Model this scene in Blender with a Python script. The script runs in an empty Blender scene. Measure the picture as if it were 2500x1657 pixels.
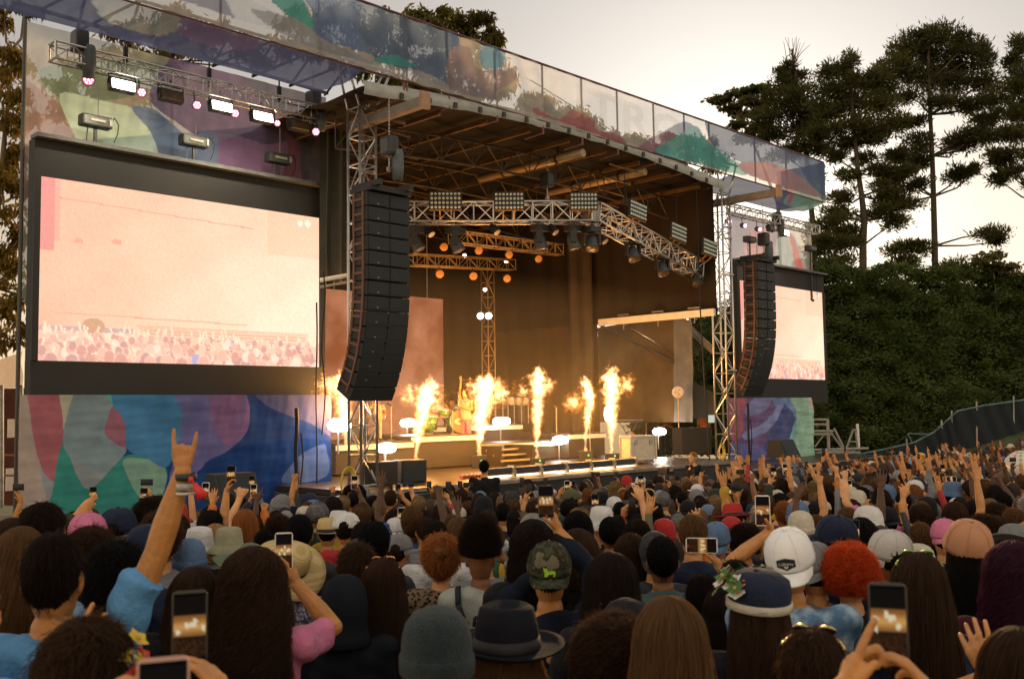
import bpy, bmesh, math, random
import numpy as np
from mathutils import Matrix, Vector, Quaternion, noise as mnoise
R = math.radians
random.seed(7); rng = np.random.default_rng(7)
scene = bpy.context.scene
COL = scene.collection

# ------------------------------------------------------------------ camera
CAMZ = 3.1; HEAD = R(44.4); PITCH = R(4.02); ROLL = R(0.83); FPX = 2430.0
F0 = Vector((math.cos(HEAD), math.sin(HEAD), 0)); R0 = Vector((math.sin(HEAD), -math.cos(HEAD), 0)); ZZ = Vector((0, 0, 1))
CF = F0 * math.cos(PITCH) + ZZ * math.sin(PITCH); U0 = ZZ * math.cos(PITCH) - F0 * math.sin(PITCH)
CR = R0 * math.cos(ROLL) - U0 * math.sin(ROLL); CU = R0 * math.sin(ROLL) + U0 * math.cos(ROLL)
CAM = Vector((0, 0, CAMZ))
cam_d = bpy.data.cameras.new('camera'); cam = bpy.data.objects.new('camera', cam_d); COL.objects.link(cam)
cam_d.sensor_width = 36.0; cam_d.lens = FPX / 2500 * 36.0; cam_d.clip_start = 0.05; cam_d.clip_end = 3000
m = Matrix((CR, CU, -CF)).transposed().to_4x4(); m.translation = CAM; cam.matrix_world = m
cam_d.dof.use_dof = True; cam_d.dof.focus_distance = 14.0; cam_d.dof.aperture_fstop = 5.0
scene.camera = cam

# ------------------------------------------------------------------ sky, sun, exposure
SUN_EL, SUN_AZ = R(13.0), HEAD - R(13)       # azimuth measured from +X towards +Y; the sun sits low behind the pines on the right
world = bpy.data.worlds.new('World'); scene.world = world; world.use_nodes = True
nt = world.node_tree; nt.nodes.clear()
wo = nt.nodes.new('ShaderNodeOutputWorld')
sky = nt.nodes.new('ShaderNodeTexSky'); sky.sky_type = 'NISHITA'; sky.sun_disc = False
sky.sun_elevation = SUN_EL; sky.sun_rotation = math.pi / 2 - SUN_AZ; sky.air_density = 1.0; sky.dust_density = 3.0; sky.ozone_density = 1.5
b1 = nt.nodes.new('ShaderNodeBackground'); b1.inputs['Strength'].default_value = 0.05
hs = nt.nodes.new('ShaderNodeHueSaturation'); hs.inputs['Saturation'].default_value = 0.4; hs.inputs['Value'].default_value = 0.3
nt.links.new(sky.outputs[0], hs.inputs['Color']); nt.links.new(hs.outputs[0], b1.inputs['Color'])
# thin high overcast: a pale veil, warmer and brighter towards the horizon, raised away from the sun to light the crowd
tc = nt.nodes.new('ShaderNodeTexCoord'); sx = nt.nodes.new('ShaderNodeSeparateXYZ'); nt.links.new(tc.outputs['Generated'], sx.inputs[0])
ramp = nt.nodes.new('ShaderNodeValToRGB'); nt.links.new(sx.outputs['Z'], ramp.inputs[0])
ramp.color_ramp.elements[0].position = 0.0; ramp.color_ramp.elements[0].color = (2.1, 1.6, 0.95, 1)
ramp.color_ramp.elements[1].position = 0.75; ramp.color_ramp.elements[1].color = (0.74, 0.69, 0.67, 1)
e = ramp.color_ramp.elements.new(0.30); e.color = (0.90, 0.83, 0.78, 1)
e = ramp.color_ramp.elements.new(0.14); e.color = (1.35, 1.15, 0.86, 1)
b2 = nt.nodes.new('ShaderNodeBackground'); b2.inputs['Strength'].default_value = 0.66
dt = nt.nodes.new('ShaderNodeVectorMath'); dt.operation = 'DOT_PRODUCT'; nt.links.new(tc.outputs['Generated'], dt.inputs[0]); dt.inputs[1].default_value = (math.cos(SUN_AZ), math.sin(SUN_AZ), 0)
mr = nt.nodes.new('ShaderNodeMapRange'); mr.interpolation_type = 'SMOOTHSTEP'; mr.inputs['From Min'].default_value = -0.5; mr.inputs['From Max'].default_value = 0.75; mr.inputs['To Min'].default_value = 1.7; mr.inputs['To Max'].default_value = 0.75
nt.links.new(dt.outputs['Value'], mr.inputs[0]); vm = nt.nodes.new('ShaderNodeVectorMath'); vm.operation = 'SCALE'; nt.links.new(ramp.outputs[0], vm.inputs[0]); nt.links.new(mr.outputs[0], vm.inputs['Scale'])
tint = nt.nodes.new('ShaderNodeMapRange'); tint.inputs['From Min'].default_value = -0.6; tint.inputs['From Max'].default_value = 0.5; nt.links.new(dt.outputs['Value'], tint.inputs[0])
mx = nt.nodes.new('ShaderNodeMix'); mx.data_type = 'RGBA'; mx.inputs[6].default_value = (1.02, 0.94, 0.81, 1); mx.inputs[7].default_value = (1.0, 0.985, 0.95, 1); nt.links.new(tint.outputs[0], mx.inputs[0])
vt = nt.nodes.new('ShaderNodeVectorMath'); vt.operation = 'MULTIPLY'; nt.links.new(vm.outputs[0], vt.inputs[0]); nt.links.new(mx.outputs[2], vt.inputs[1])
nt.links.new(vt.outputs[0], b2.inputs['Color'])
ad = nt.nodes.new('ShaderNodeAddShader'); nt.links.new(b1.outputs[0], ad.inputs[0]); nt.links.new(b2.outputs[0], ad.inputs[1])
nt.links.new(ad.outputs[0], wo.inputs['Surface'])
sun_d = bpy.data.lights.new('sun', 'SUN'); sun_d.energy = 5.0; sun_d.angle = R(0.5); sun_d.color = (1.0, 0.62, 0.30)
sun = bpy.data.objects.new('sun', sun_d); COL.objects.link(sun)
sd = Vector((math.cos(SUN_EL) * math.cos(SUN_AZ), math.cos(SUN_EL) * math.sin(SUN_AZ), math.sin(SUN_EL)))
sun.rotation_euler = sd.to_track_quat('Z', 'Y').to_euler(); sun.location = sd * 60
scene.view_settings.view_transform = 'Standard'; scene.view_settings.look = 'None'
scene.view_settings.exposure = 0.0; scene.view_settings.gamma = 1.0; scene.view_settings.use_curve_mapping = False
cy = scene.cycles
cy.use_denoising = True; cy.max_bounces = 6; cy.diffuse_bounces = 3; cy.glossy_bounces = 2; cy.transmission_bounces = 3
cy.transparent_max_bounces = 12; cy.volume_bounces = 0; cy.sample_clamp_indirect = 4.0; cy.caustics_reflective = False; cy.caustics_refractive = False
cy.volume_step_rate = 1.0; cy.volume_max_steps = 128

# ------------------------------------------------------------------ helpers
def S(r, g, b):
    f = lambda c: (c / 255) / 12.92 if c <= 10 else (((c / 255) + 0.055) / 1.055) ** 2.4
    return (f(r), f(g), f(b))
def ray(px, py): return CF + CR * ((px - 1250) / FPX) + CU * ((828.5 - py) / FPX)
def atY(px, py, Y): d = ray(px, py); return CAM + d * (Y / d.y)
def atX(px, py, X): d = ray(px, py); return CAM + d * (X / d.x)
def atZ(px, py, Z): d = ray(px, py); return CAM + d * ((Z - CAMZ) / d.z)
def atF(px, py, f): d = ray(px, py); return CAM + d * (f / d.dot(F0))
def proj(p):
    v = Vector(p) - CAM; z = v.dot(CF)
    return (1250 + FPX * v.dot(CR) / z, 828.5 - FPX * v.dot(CU) / z, z)
def ground_z(x, y):
    f = x * F0.x + y * F0.y; r = x * R0.x + y * R0.y
    g = 0.95 - 0.045 * f
    g = 0.5 * (g + math.sqrt(g * g + 0.02)) if f > 0 else 0.95 + 0.02 * min(-f, 20)
    k = max(0.0, r - 17 - 0.0 * f) * 0.34 * min(1, max(0, (f - 38) / 8))
    return g + min(k, 3.0)

_M = {}
def M(name, col, rough=0.6, metal=0.0, var=0.0, vscale=8.0, bump=0.0, bscale=30.0, spec=0.4, emit=None, estr=0.0, sheen=0.0, trans=0.0):
    if name in _M: return _M[name]
    mt = bpy.data.materials.new(name); mt.use_nodes = True; n = mt.node_tree.nodes; l = mt.node_tree.links
    b = n['Principled BSDF']; b.inputs['Base Color'].default_value = (*col, 1); b.inputs['Roughness'].default_value = rough
    b.inputs['Metallic'].default_value = metal; b.inputs['Specular IOR Level'].default_value = spec
    if sheen: b.inputs['Sheen Weight'].default_value = sheen; b.inputs['Sheen Roughness'].default_value = 0.5
    if var or bump:
        t = n.new('ShaderNodeTexCoord')
    if var:
        x = n.new('ShaderNodeTexNoise'); x.inputs['Scale'].default_value = vscale; x.inputs['Detail'].default_value = 5; x.inputs['Roughness'].default_value = 0.6
        l.new(t.outputs['Object'], x.inputs['Vector'])
        mp = n.new('ShaderNodeMapRange'); mp.inputs['From Min'].default_value = 0.3; mp.inputs['From Max'].default_value = 0.7
        mp.inputs['To Min'].default_value = 1 - var; mp.inputs['To Max'].default_value = 1 + var; l.new(x.outputs[0], mp.inputs[0])
        mm = n.new('ShaderNodeMix'); mm.data_type = 'RGBA'; mm.blend_type = 'MULTIPLY'; mm.inputs[0].default_value = 1.0
        mm.inputs[6].default_value = (*col, 1); l.new(mp.outputs[0], mm.inputs[7]); l.new(mm.outputs[2], b.inputs['Base Color'])
        mr = n.new('ShaderNodeMapRange'); mr.inputs['To Min'].default_value = max(0.05, rough - 0.12); mr.inputs['To Max'].default_value = min(1, rough + 0.12)
        l.new(x.outputs[0], mr.inputs[0]); l.new(mr.outputs[0], b.inputs['Roughness'])
    if bump:
        y = n.new('ShaderNodeTexNoise'); y.inputs['Scale'].default_value = bscale; y.inputs['Detail'].default_value = 4
        l.new(t.outputs['Object'], y.inputs['Vector'])
        bp = n.new('ShaderNodeBump'); bp.inputs['Strength'].default_value = bump; bp.inputs['Distance'].default_value = 0.02
        l.new(y.outputs[0], bp.inputs['Height']); l.new(bp.outputs[0], b.inputs['Normal'])
    if emit:
        b.inputs['Emission Color'].default_value = (*emit, 1); b.inputs['Emission Strength'].default_value = estr
    if trans: b.inputs['Transmission Weight'].default_value = trans
    _M[name] = mt; return mt
def emis(name, col, s):
    if name in _M: return _M[name]
    mt = bpy.data.materials.new(name); mt.use_nodes = True; n = mt.node_tree.nodes; n.clear()
    o = n.new('ShaderNodeOutputMaterial'); e = n.new('ShaderNodeEmission'); e.inputs[0].default_value = (*col, 1); e.inputs[1].default_value = s
    mt.node_tree.links.new(e.outputs[0], o.inputs[0]); _M[name] = mt; return mt

KIDS = {}
def wmat(o):
    b = Matrix.LocRotScale(o.location, o.rotation_euler, o.scale)
    return b if o.parent is None else wmat(o.parent) @ o.matrix_parent_inverse @ b
def tag(o, label=None, cat=None, group=None, kind=None):
    if label: o['label'] = label
    if cat: o['category'] = cat
    if group: o['group'] = group
    if kind: o['kind'] = kind
    return o
def thing(name, label, cat, loc=(0, 0, 0), group=None, rotz=0.0):
    o = bpy.data.objects.new(name, None); COL.objects.link(o); o.location = loc; o.rotation_euler = (0, 0, rotz); o.empty_display_size = 0.2
    return tag(o, label, cat, group)
def link(name, me, parent=None, mats=(), world=False):
    o = bpy.data.objects.new(name, me); COL.objects.link(o)
    for k in mats: me.materials.append(k)
    if parent is not None:
        o.parent = parent; KIDS.setdefault(parent.name, []).append(o)
        if world: o.matrix_parent_inverse = wmat(parent).inverted()
    return o
def copy_tree(o, parent=None):
    c = o.copy(); COL.objects.link(c)
    if parent is not None: c.parent = parent; KIDS.setdefault(parent.name, []).append(c)
    for k in list(KIDS.get(o.name, ())): copy_tree(k, c)
    return c
def mesh_np(name, V, Fq, smooth=False, tri=None):
    """V (n,3); Fq (m,k) index array, all faces with k corners"""
    V = np.asarray(V, dtype=np.float32); Fq = np.asarray(Fq, dtype=np.int32)
    me = bpy.data.meshes.new(name); k = Fq.shape[1]
    me.vertices.add(len(V)); me.vertices.foreach_set('co', V.ravel())
    me.loops.add(Fq.size); me.loops.foreach_set('vertex_index', Fq.ravel())
    me.polygons.add(len(Fq)); me.polygons.foreach_set('loop_start', np.arange(0, Fq.size, k, dtype=np.int32))
    if smooth: me.polygons.foreach_set('use_smooth', np.ones(len(Fq), dtype=bool))
    me.update(calc_edges=True); return me
def set_col(me, C, name='Col'):
    C = np.asarray(C, dtype=np.float32)
    if C.shape[1] == 3: C = np.concatenate([C, np.ones((len(C), 1), np.float32)], 1)
    a = me.color_attributes.new(name, 'FLOAT_COLOR', 'POINT'); a.data.foreach_set('color', C.ravel())

class MB:
    """collects boxes, tubes and lathes in one mesh"""
    def __init__(s): s.v = []; s.f = []; s.mi = []
    def add(s, vs, fs, mi=0):
        b = len(s.v); s.v += [tuple(v) for v in vs]; s.f += [tuple(i + b for i in f) for f in fs]; s.mi += [mi] * len(fs); return s
    def box(s, c, d, mi=0, rot=None):
        x, y, z = d[0] / 2, d[1] / 2, d[2] / 2
        vs = [Vector((sx * x, sy * y, sz * z)) for sx in (-1, 1) for sy in (-1, 1) for sz in (-1, 1)]
        if rot is not None: vs = [rot @ v for v in vs]
        c = Vector(c); vs = [v + c for v in vs]
        return s.add(vs, [(0, 1, 3, 2), (4, 6, 7, 5), (0, 4, 5, 1), (2, 3, 7, 6), (0, 2, 6, 4), (1, 5, 7, 3)], mi)
    def tube(s, a, b, r, n=8, mi=0, r2=None, cap=True):
        a = Vector(a); b = Vector(b); d = b - a
        if d.length < 1e-6: return s
        q = d.to_track_quat('Z', 'Y'); r2 = r if r2 is None else r2
        vs = []
        for p, rr in ((a, r), (b, r2)):
            for i in range(n):
                t = 2 * math.pi * i / n; vs.append(p + q @ Vector((rr * math.cos(t), rr * math.sin(t), 0)))
        fs = [(i, (i + 1) % n, n + (i + 1) % n, n + i) for i in range(n)]
        if cap: fs += [tuple(range(n - 1, -1, -1)), tuple(range(n, 2 * n))]
        return s.add(vs, fs, mi)
    def path(s, pts, r, n=6, mi=0):
        for a, b in zip(pts[:-1], pts[1:]): s.tube(a, b, r, n, mi)
        return s
    def lathe(s, c, prof, n=20, mi=0, q=None, cap=True, sx=1, sy=1):
        c = Vector(c); vs = []; m_ = len(prof)
        for (r, z) in prof:
            for i in range(n):
                t = 2 * math.pi * i / n; p = Vector((r * sx * math.cos(t), r * sy * math.sin(t), z))
                vs.append(c + (q @ p if q is not None else p))
        fs = [(j * n + i, j * n + (i + 1) % n, (j + 1) * n + (i + 1) % n, (j + 1) * n + i) for j in range(m_ - 1) for i in range(n)]
        if cap: fs += [tuple(range(n - 1, -1, -1)), tuple(range((m_ - 1) * n, m_ * n))]
        return s.add(vs, fs, mi)
    def ball(s, c, r, n=12, mi=0, sc=(1, 1, 1)):
        k = max(4, n // 2); prof = [(max(1e-4, r * math.sin(math.pi * j / k)), -r * math.cos(math.pi * j / k)) for j in range(k + 1)]
        prof = [(a, b * sc[2]) for a, b in prof]
        return s.lathe(c, prof, n, mi, None, False, sc[0], sc[1])
    def quad(s, a, b, c, d, mi=0): return s.add([a, b, c, d], [(0, 1, 2, 3)], mi)
    def prism(s, poly, o, ex, ey, ez, t, mi=0):
        """flat outline poly (2D) at origin o with axes ex, ey, extruded by t along ez"""
        o, ex, ey, ez = map(Vector, (o, ex, ey, ez)); n = len(poly)
        a = [o + ex * p[0] + ey * p[1] for p in poly]; b = [v + ez * t for v in a]
        return s.add(a + b, [tuple(range(n - 1, -1, -1)), tuple(range(n, 2 * n))] + [(i, (i + 1) % n, n + (i + 1) % n, n + i) for i in range(n)], mi)
    def mesh(s, name, smooth=False, bevel=0.0):
        me = bpy.data.meshes.new(name); me.from_pydata(s.v, [], s.f)
        me.polygons.foreach_set('material_index', s.mi)
        if smooth: me.polygons.foreach_set('use_smooth', [True] * len(s.f))
        if bevel:
            bm = bmesh.new(); bm.from_mesh(me); bmesh.ops.recalc_face_normals(bm, faces=bm.faces)
            bmesh.ops.bevel(bm, geom=bm.edges[:], offset=bevel, segments=2, profile=0.6, affect='EDGES', clamp_overlap=True); bm.to_mesh(me); bm.free()
        me.update(); return me
    def build(s, name, mats, parent=None, world=True, smooth=False, bevel=0.0):
        if not isinstance(mats, (list, tuple)): mats = [mats]
        return link(name, s.mesh(name, smooth, bevel), parent, mats, world)

def grid_mesh(name, nu, nv, P, double=False):
    """P: (nv+1, nu+1, 3) array"""
    idx = np.arange((nu + 1) * (nv + 1)).reshape(nv + 1, nu + 1)
    f = np.stack([idx[:-1, :-1], idx[:-1, 1:], idx[1:, 1:], idx[1:, :-1]], -1).reshape(-1, 4)
    return mesh_np(name, P.reshape(-1, 3), f, True)
def wob(x, y, k=1.0, s=0):
    """smooth pseudo-noise on arrays, about -1..1"""
    x = x * k; y = y * k
    return (np.sin(1.7 * x + 2.3 * y + s) + np.sin(-2.9 * x + 1.1 * y + 1.3 * s) + np.sin(4.1 * x + 3.7 * y + 2.1 * s) * 0.6 + np.sin(7.3 * x - 5.9 * y + s) * 0.35) / 2.95
def in_poly(px, py, poly):
    c = np.zeros(px.shape, bool); n = len(poly)
    for i in range(n):
        x0, y0 = poly[i]; x1, y1 = poly[(i + 1) % n]
        if y0 == y1: continue
        t = ((y0 > py) != (y1 > py)) & (px < (x1 - x0) * (py - y0) / (y1 - y0) + x0); c ^= t
    return c
def smooth_poly(p, k=6):
    """Catmull-Rom closed outline"""
    n = len(p); out = []
    for i in range(n):
        a, b, c, d = (np.array(p[(i + j - 1) % n], float) for j in range(4))
        for t in np.linspace(0, 1, k, endpoint=False):
            out.append(tuple(0.5 * (2 * b + (c - a) * t + (2 * a - 5 * b + 4 * c - d) * t * t + (3 * b - 3 * c + d - a) * t ** 3)))
    return out
def proj_np(P):
    v = P - np.array(CAM); z = v @ np.array(CF)
    return 1250 + FPX * (v @ np.array(CR)) / z, 828.5 - FPX * (v @ np.array(CU)) / z
# ------------------------------------------------------------------ materials of the stage
alu = M('aluminium', (0.55, 0.54, 0.52), 0.32, 0.85, 0.12, 6)
alu_d = M('worn_steel', (0.30, 0.29, 0.27), 0.42, 0.7, 0.2, 5)
black = M('black_paint', (0.018, 0.018, 0.019), 0.5, 0, 0.25, 6)
blackm = M('black_cloth', (0.014, 0.015, 0.016), 0.92, 0, 0.35, 4, 0.35, 9, sheen=0.2)
rub = M('black_rubber', (0.012, 0.012, 0.012), 0.7)
deckm = M('stage_deck', (0.042, 0.033, 0.022), 0.38, 0, 0.35, 2.5, 0.1, 20)
tan = M('tan_canvas', (0.15, 0.095, 0.034), 0.8, 0, 0.25, 1.2, 0.3, 3)
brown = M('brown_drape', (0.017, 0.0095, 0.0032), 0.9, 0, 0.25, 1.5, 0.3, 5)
brown_lit = M('lit_brown_drape', (0.045, 0.026, 0.010), 0.9, 0, 0.25, 1.5, 0.3, 5)  # same brown, lighter because stage light is put into the colour
greyf = M('grey_fabric', (0.22, 0.21, 0.19), 0.85, 0, 0.2, 2, 0.2, 6)
whitep = M('white_paint', (0.72, 0.70, 0.64), 0.5, 0, 0.1, 5)
yellowc = M('yellow_cable', (0.55, 0.42, 0.06), 0.5)
woodl = M('plywood', (0.33, 0.24, 0.14), 0.6, 0, 0.3, 5)
strobe_m = emis('strobe_glow', (1.0, 0.90, 0.78), 30.0)
warm_m = emis('warm_strip', (1.0, 0.72, 0.42), 5.0)
lampw = emis('lamp_glow', (1.0, 0.93, 0.82), 9.0)
floodw = emis('flood_glow', (1.0, 0.86, 0.68), 16.0)
pink_m = emis('pink_lamp', (1.0, 0.22, 0.34), 1.3)
amber_m = M('amber_lens', (0.62, 0.30, 0.08), 0.35, 0, 0.1, 20)
lensm = M('clear_lens', (0.62, 0.68, 0.62), 0.25, 0, 0.08, 30, spec=0.7)

def col_mat(name, rough=0.7, alpha=True, transl=0.5, weave=True):
    """printed fabric: the print is a point colour, its alpha is how closed the weave is"""
    mt = bpy.data.materials.new(name); mt.use_nodes = True; n = mt.node_tree.nodes; l = mt.node_tree.links; n.clear()
    o = n.new('ShaderNodeOutputMaterial'); a = n.new('ShaderNodeVertexColor'); a.layer_name = 'Col'
    d = n.new('ShaderNodeBsdfDiffuse'); t = n.new('ShaderNodeBsdfTranslucent'); mx = n.new('ShaderNodeMixShader'); mx.inputs[0].default_value = transl
    tc = n.new('ShaderNodeTexCoord'); x = n.new('ShaderNodeTexNoise'); x.inputs['Scale'].default_value = 2.2; x.inputs['Detail'].default_value = 6
    l.new(tc.outputs['Object'], x.inputs['Vector'])
    mr = n.new('ShaderNodeMapRange'); mr.inputs['From Min'].default_value = .3; mr.inputs['From Max'].default_value = .7; mr.inputs['To Min'].default_value = .86; mr.inputs['To Max'].default_value = 1.12; l.new(x.outputs[0], mr.inputs[0])
    mm = n.new('ShaderNodeMix'); mm.data_type = 'RGBA'; mm.blend_type = 'MULTIPLY'; mm.inputs[0].default_value = 1.0
    l.new(a.outputs['Color'], mm.inputs[6]); l.new(mr.outputs[0], mm.inputs[7])
    bp = n.new('ShaderNodeBump'); bp.inputs['Strength'].default_value = .35; bp.inputs['Distance'].default_value = .05
    y = n.new('ShaderNodeTexNoise'); y.inputs['Scale'].default_value = 5; y.inputs['Detail'].default_value = 5; l.new(tc.outputs['Object'], y.inputs['Vector']); l.new(y.outputs[0], bp.inputs['Height'])
    l.new(bp.outputs[0], d.inputs['Normal'])
    l.new(mm.outputs[2], d.inputs[0]); l.new(mm.outputs[2], t.inputs[0]); l.new(d.outputs[0], mx.inputs[1]); l.new(t.outputs[0], mx.inputs[2])
    if alpha:
        tr = n.new('ShaderNodeBsdfTransparent'); m2 = n.new('ShaderNodeMixShader'); l.new(a.outputs['Alpha'], m2.inputs[0]); l.new(tr.outputs[0], m2.inputs[1]); l.new(mx.outputs[0], m2.inputs[2]); l.new(m2.outputs[0], o.inputs[0])
    else: l.new(mx.outputs[0], o.inputs[0])
    return mt
print_m = col_mat('printed_mesh_fabric', transl=0.62)
print_o = col_mat('printed_banner_fabric', alpha=False, transl=0.2)
def paint(PX, PY, base, polys, alpha0=1.0):
    """print design: colour (0-255) polygons over a base, in design coordinates"""
    C = np.ones(PX.shape + (4,), np.float32); C[..., :3] = S(*base); C[..., 3] = alpha0
    for it in polys:
        poly, c = it[0], it[1]; al = it[2] if len(it) > 2 else alpha0
        k = in_poly(PX, PY, smooth_poly(poly, 5) if len(it) < 4 else poly); C[k, :3] = S(*c); C[k, 3] = al
    if alpha0 == 1: C[..., :3] = np.minimum(.85, C[..., :3] * 1.4 + .004)
    if alpha0 < 1: L_ = C[..., :3].mean(-1, keepdims=True); C[..., :3] = np.minimum(.9, (C[..., :3] * .84 + L_ * .16) * 1.25 + .02)
    return C.reshape(-1, 4)

# ------------------------------------------------------------------ ground
xs = np.concatenate([np.linspace(-400, -30, 12), np.linspace(-24, 90, 115), np.linspace(100, 700, 20)])
gx, gy = np.meshgrid(xs, np.concatenate([np.linspace(-300, -20, 10), np.linspace(-16, 70, 87), np.linspace(80, 900, 24)]))
gz = np.vectorize(ground_z)(gx, gy)
P = np.stack([gx, gy, gz], -1)
grassm = M('trodden_grass', (0.055, 0.062, 0.028), 0.95, 0, 0.5, 1.4, 0.6, 12)
tag(link('ground', grid_mesh('ground', P.shape[1] - 1, P.shape[0] - 1, P), None, [grassm]), kind='structure')

# ------------------------------------------------------------------ truss builder
def truss(name, p0, p1, w, h, up, parent, bay=0.5, r=0.024, br=0.012, mat=alu, world=True):
    """square lattice girder: four chords and one mesh of lacing"""
    p0, p1, up = Vector(p0), Vector(p1), Vector(up).normalized(); d = p1 - p0; L = d.length; d.normalize()
    s = d.cross(up).normalized(); up = s.cross(d).normalized()
    cs = [s * (a * w / 2) + up * (b * h / 2) for a, b in ((-1, -1), (1, -1), (1, 1), (-1, 1))]
    for c in cs: MB().tube(p0 + c, p1 + c, r, 8).build('chord', mat, parent, world, True)
    lb = MB(); n = max(1, round(L / bay)); st = L / n
    for f in range(4):
        a, b = cs[f], cs[(f + 1) % 4]
        for i in range(n):
            q0, q1 = p0 + d * (st * i), p0 + d * (st * (i + 1))
            if (i + f) % 2: lb.tube(q0 + a, q1 + b, br, 5)
            else: lb.tube(q0 + b, q1 + a, br, 5)
            lb.tube(q0 + a, q0 + b, br, 5)
        lb.tube(p1 + a, p1 + b, br, 5)
    lb.build('lacing', mat, parent, world)

# ------------------------------------------------------------------ stage deck
DZ = 1.5
t = thing('stage', 'low black stage platform with a pale wooden deck behind the crowd barricade', 'stage', (19, 20, 0))
MB().box((19.3, 22.0, DZ - 0.06), (14.2, 12.0, 0.12)).build('deck', deckm, t)
sk = MB(); N = 90
P = np.zeros((9, N + 1, 3)); u = np.linspace(0, 1, N + 1)
for j in range(9):
    z = (DZ - 0.13) * j / 8 + 0.01
    P[j, :, 0] = 12.2 + u * 14.2; P[j, :, 1] = 15.96 - 0.10 * (1 - j / 8) + 0.05 * wob(u * 40, np.full_like(u, j * .12), 1) * (1.2 - j / 8); P[j, :, 2] = z
link('skirt', grid_mesh('skirt', N, 8, P), t, [blackm], True)
MB().box((19.3, 15.975, DZ - 0.03), (14.2, 0.05, 0.08)).build('edge_trim', alu_d, t)
for a, b in ((-1, 12.1), (1, 26.5)): MB().box((12.16 if a < 0 else 26.44, 22, DZ / 2 - .07), (0.06, 11.9, DZ - .14)).build('side_skirt', blackm, t)

# platforms that carry the side screens
for nm, x0, x1, lab in (('side_platform', 5.9, 12.0, 'low black skirted platform under the big screen beside the stage, on the white tent side'), ('side_platform', 26.6, 38.6, 'low black skirted platform under the far screen beside the stage, next to the shrubs')):
    t = thing(nm, lab, 'platform', ((x0 + x1) / 2, 18.5, 0))
    MB().box(((x0 + x1) / 2, 18.6, 1.06), (x1 - x0, 4.2, 0.1)).build('deck', deckm, t)
    P = np.zeros((7, N + 1, 3))
    for j in range(7): P[j, :, 0] = x0 + u * (x1 - x0); P[j, :, 1] = 16.42 - .06 * (1 - j / 6) + .05 * wob(u * 30, np.full_like(u, j * .15)) * (1.2 - j / 6); P[j, :, 2] = 0.01 + 1.02 * j / 6
    link('skirt', grid_mesh('skirt', N, 6, P), t, [blackm], True)
    MB().tube((x0, 16.4, 1.12), (x1, 16.4, 1.12), 0.03).build('edge_rail', alu_d, t, True, True)

# ------------------------------------------------------------------ roof
t = thing('stage_roof', 'wide brown fabric stage roof with a grey front edge and steel girders', 'stage roof', (19.3, 17, 9.9))
X0, X1 = 12.5, 26.3
def roofz(x): return 9.86 + 0.40 * math.sin(math.pi * min(1, max(0, (x - X0) / (X1 - X0))))
xs = np.linspace(X0, X1, 57); ys = np.linspace(16.55, 27, 25); GX, GY = np.meshgrid(xs, ys)
GZ = np.vectorize(roofz)(GX) + 0.06 + 0.05 * wob(GX, GY, 1.6) + 0.03 * np.sin(GX * 4.5)
rf = link('canopy', grid_mesh('canopy', 56, 24, np.stack([GX, GY, GZ], -1)), t, [M('roof_cloth', (.006, .004, .0022), .9, 0, .25, 1.5)], True)
fa = np.zeros((5, 57, 3))
for j in range(5):
    fa[j, :, 0] = xs; fa[j, :, 1] = 16.5 - 0.03 * math.sin(j) + .015 * wob(xs * 3, xs * 0 + j, 1); fa[j, :, 2] = np.vectorize(roofz)(xs) - 0.12 + j * 0.075 + .02 * wob(xs, xs * 0, 2.2)
link('front_edge', grid_mesh('front_edge', 56, 4, fa), t, [M('roof_edge_vinyl', (0.34, 0.35, 0.33), 0.6, 0, 0.2, 3, 0.3, 4)], True)
for i, x in enumerate(np.linspace(13.4, 25.4, 9)):
    z = roofz(x) - 0.16
    MB().box((x, 21.9, z), (0.07, 10.2, 0.11)).build('purlin', M('roof_steel', (0.15, 0.09, 0.04), 0.45, 0.2, .2, 4), t)
for Y in (18.2, 20.9, 23.8, 26.4):
    b = MB()
    for k in range(12):
        xa, xb = 13.0 + k * 1.06, 13.0 + (k + 1) * 1.06
        za, zb = roofz(xa) - .27, roofz(xb) - .27
        b.tube((xa, Y, za), (xb, Y, zb), .03, 6).tube((xa, Y, za - .62), (xb, Y, zb - .62), .03, 6)
        b.tube((xa, Y, za - .62), ((xa + xb) / 2, Y, (za + zb) / 2), .018, 5).tube(((xa + xb) / 2, Y, (za + zb) / 2), (xb, Y, zb - .62), .018, 5).tube((xa, Y, za), (xa, Y, za - .62), .018, 5)
    b.build('girder', M('dark_steel', (0.10, 0.08, 0.06), 0.5, 0.5, .2, 4), t)
b = MB()
for i in range(14):
    x = 13.3 + i * .92; y = 17.2 + (i * 37 % 9) * .95; z = roofz(x) - .3
    b.tube((x, y, z), (x + .28, y - .75, z - .32), .035, 6)
b.build('brace', M('roof_steel', (0, 0, 0)), t)
clampm = M('clamp_black', (0.03, 0.03, 0.03), 0.5)
b = MB()
for x in np.linspace(13.5, 25.3, 16): b.box((x, 16.46, roofz(x) - .04), (.1, .05, .12))
b.build('edge_strap', clampm, t)
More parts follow.
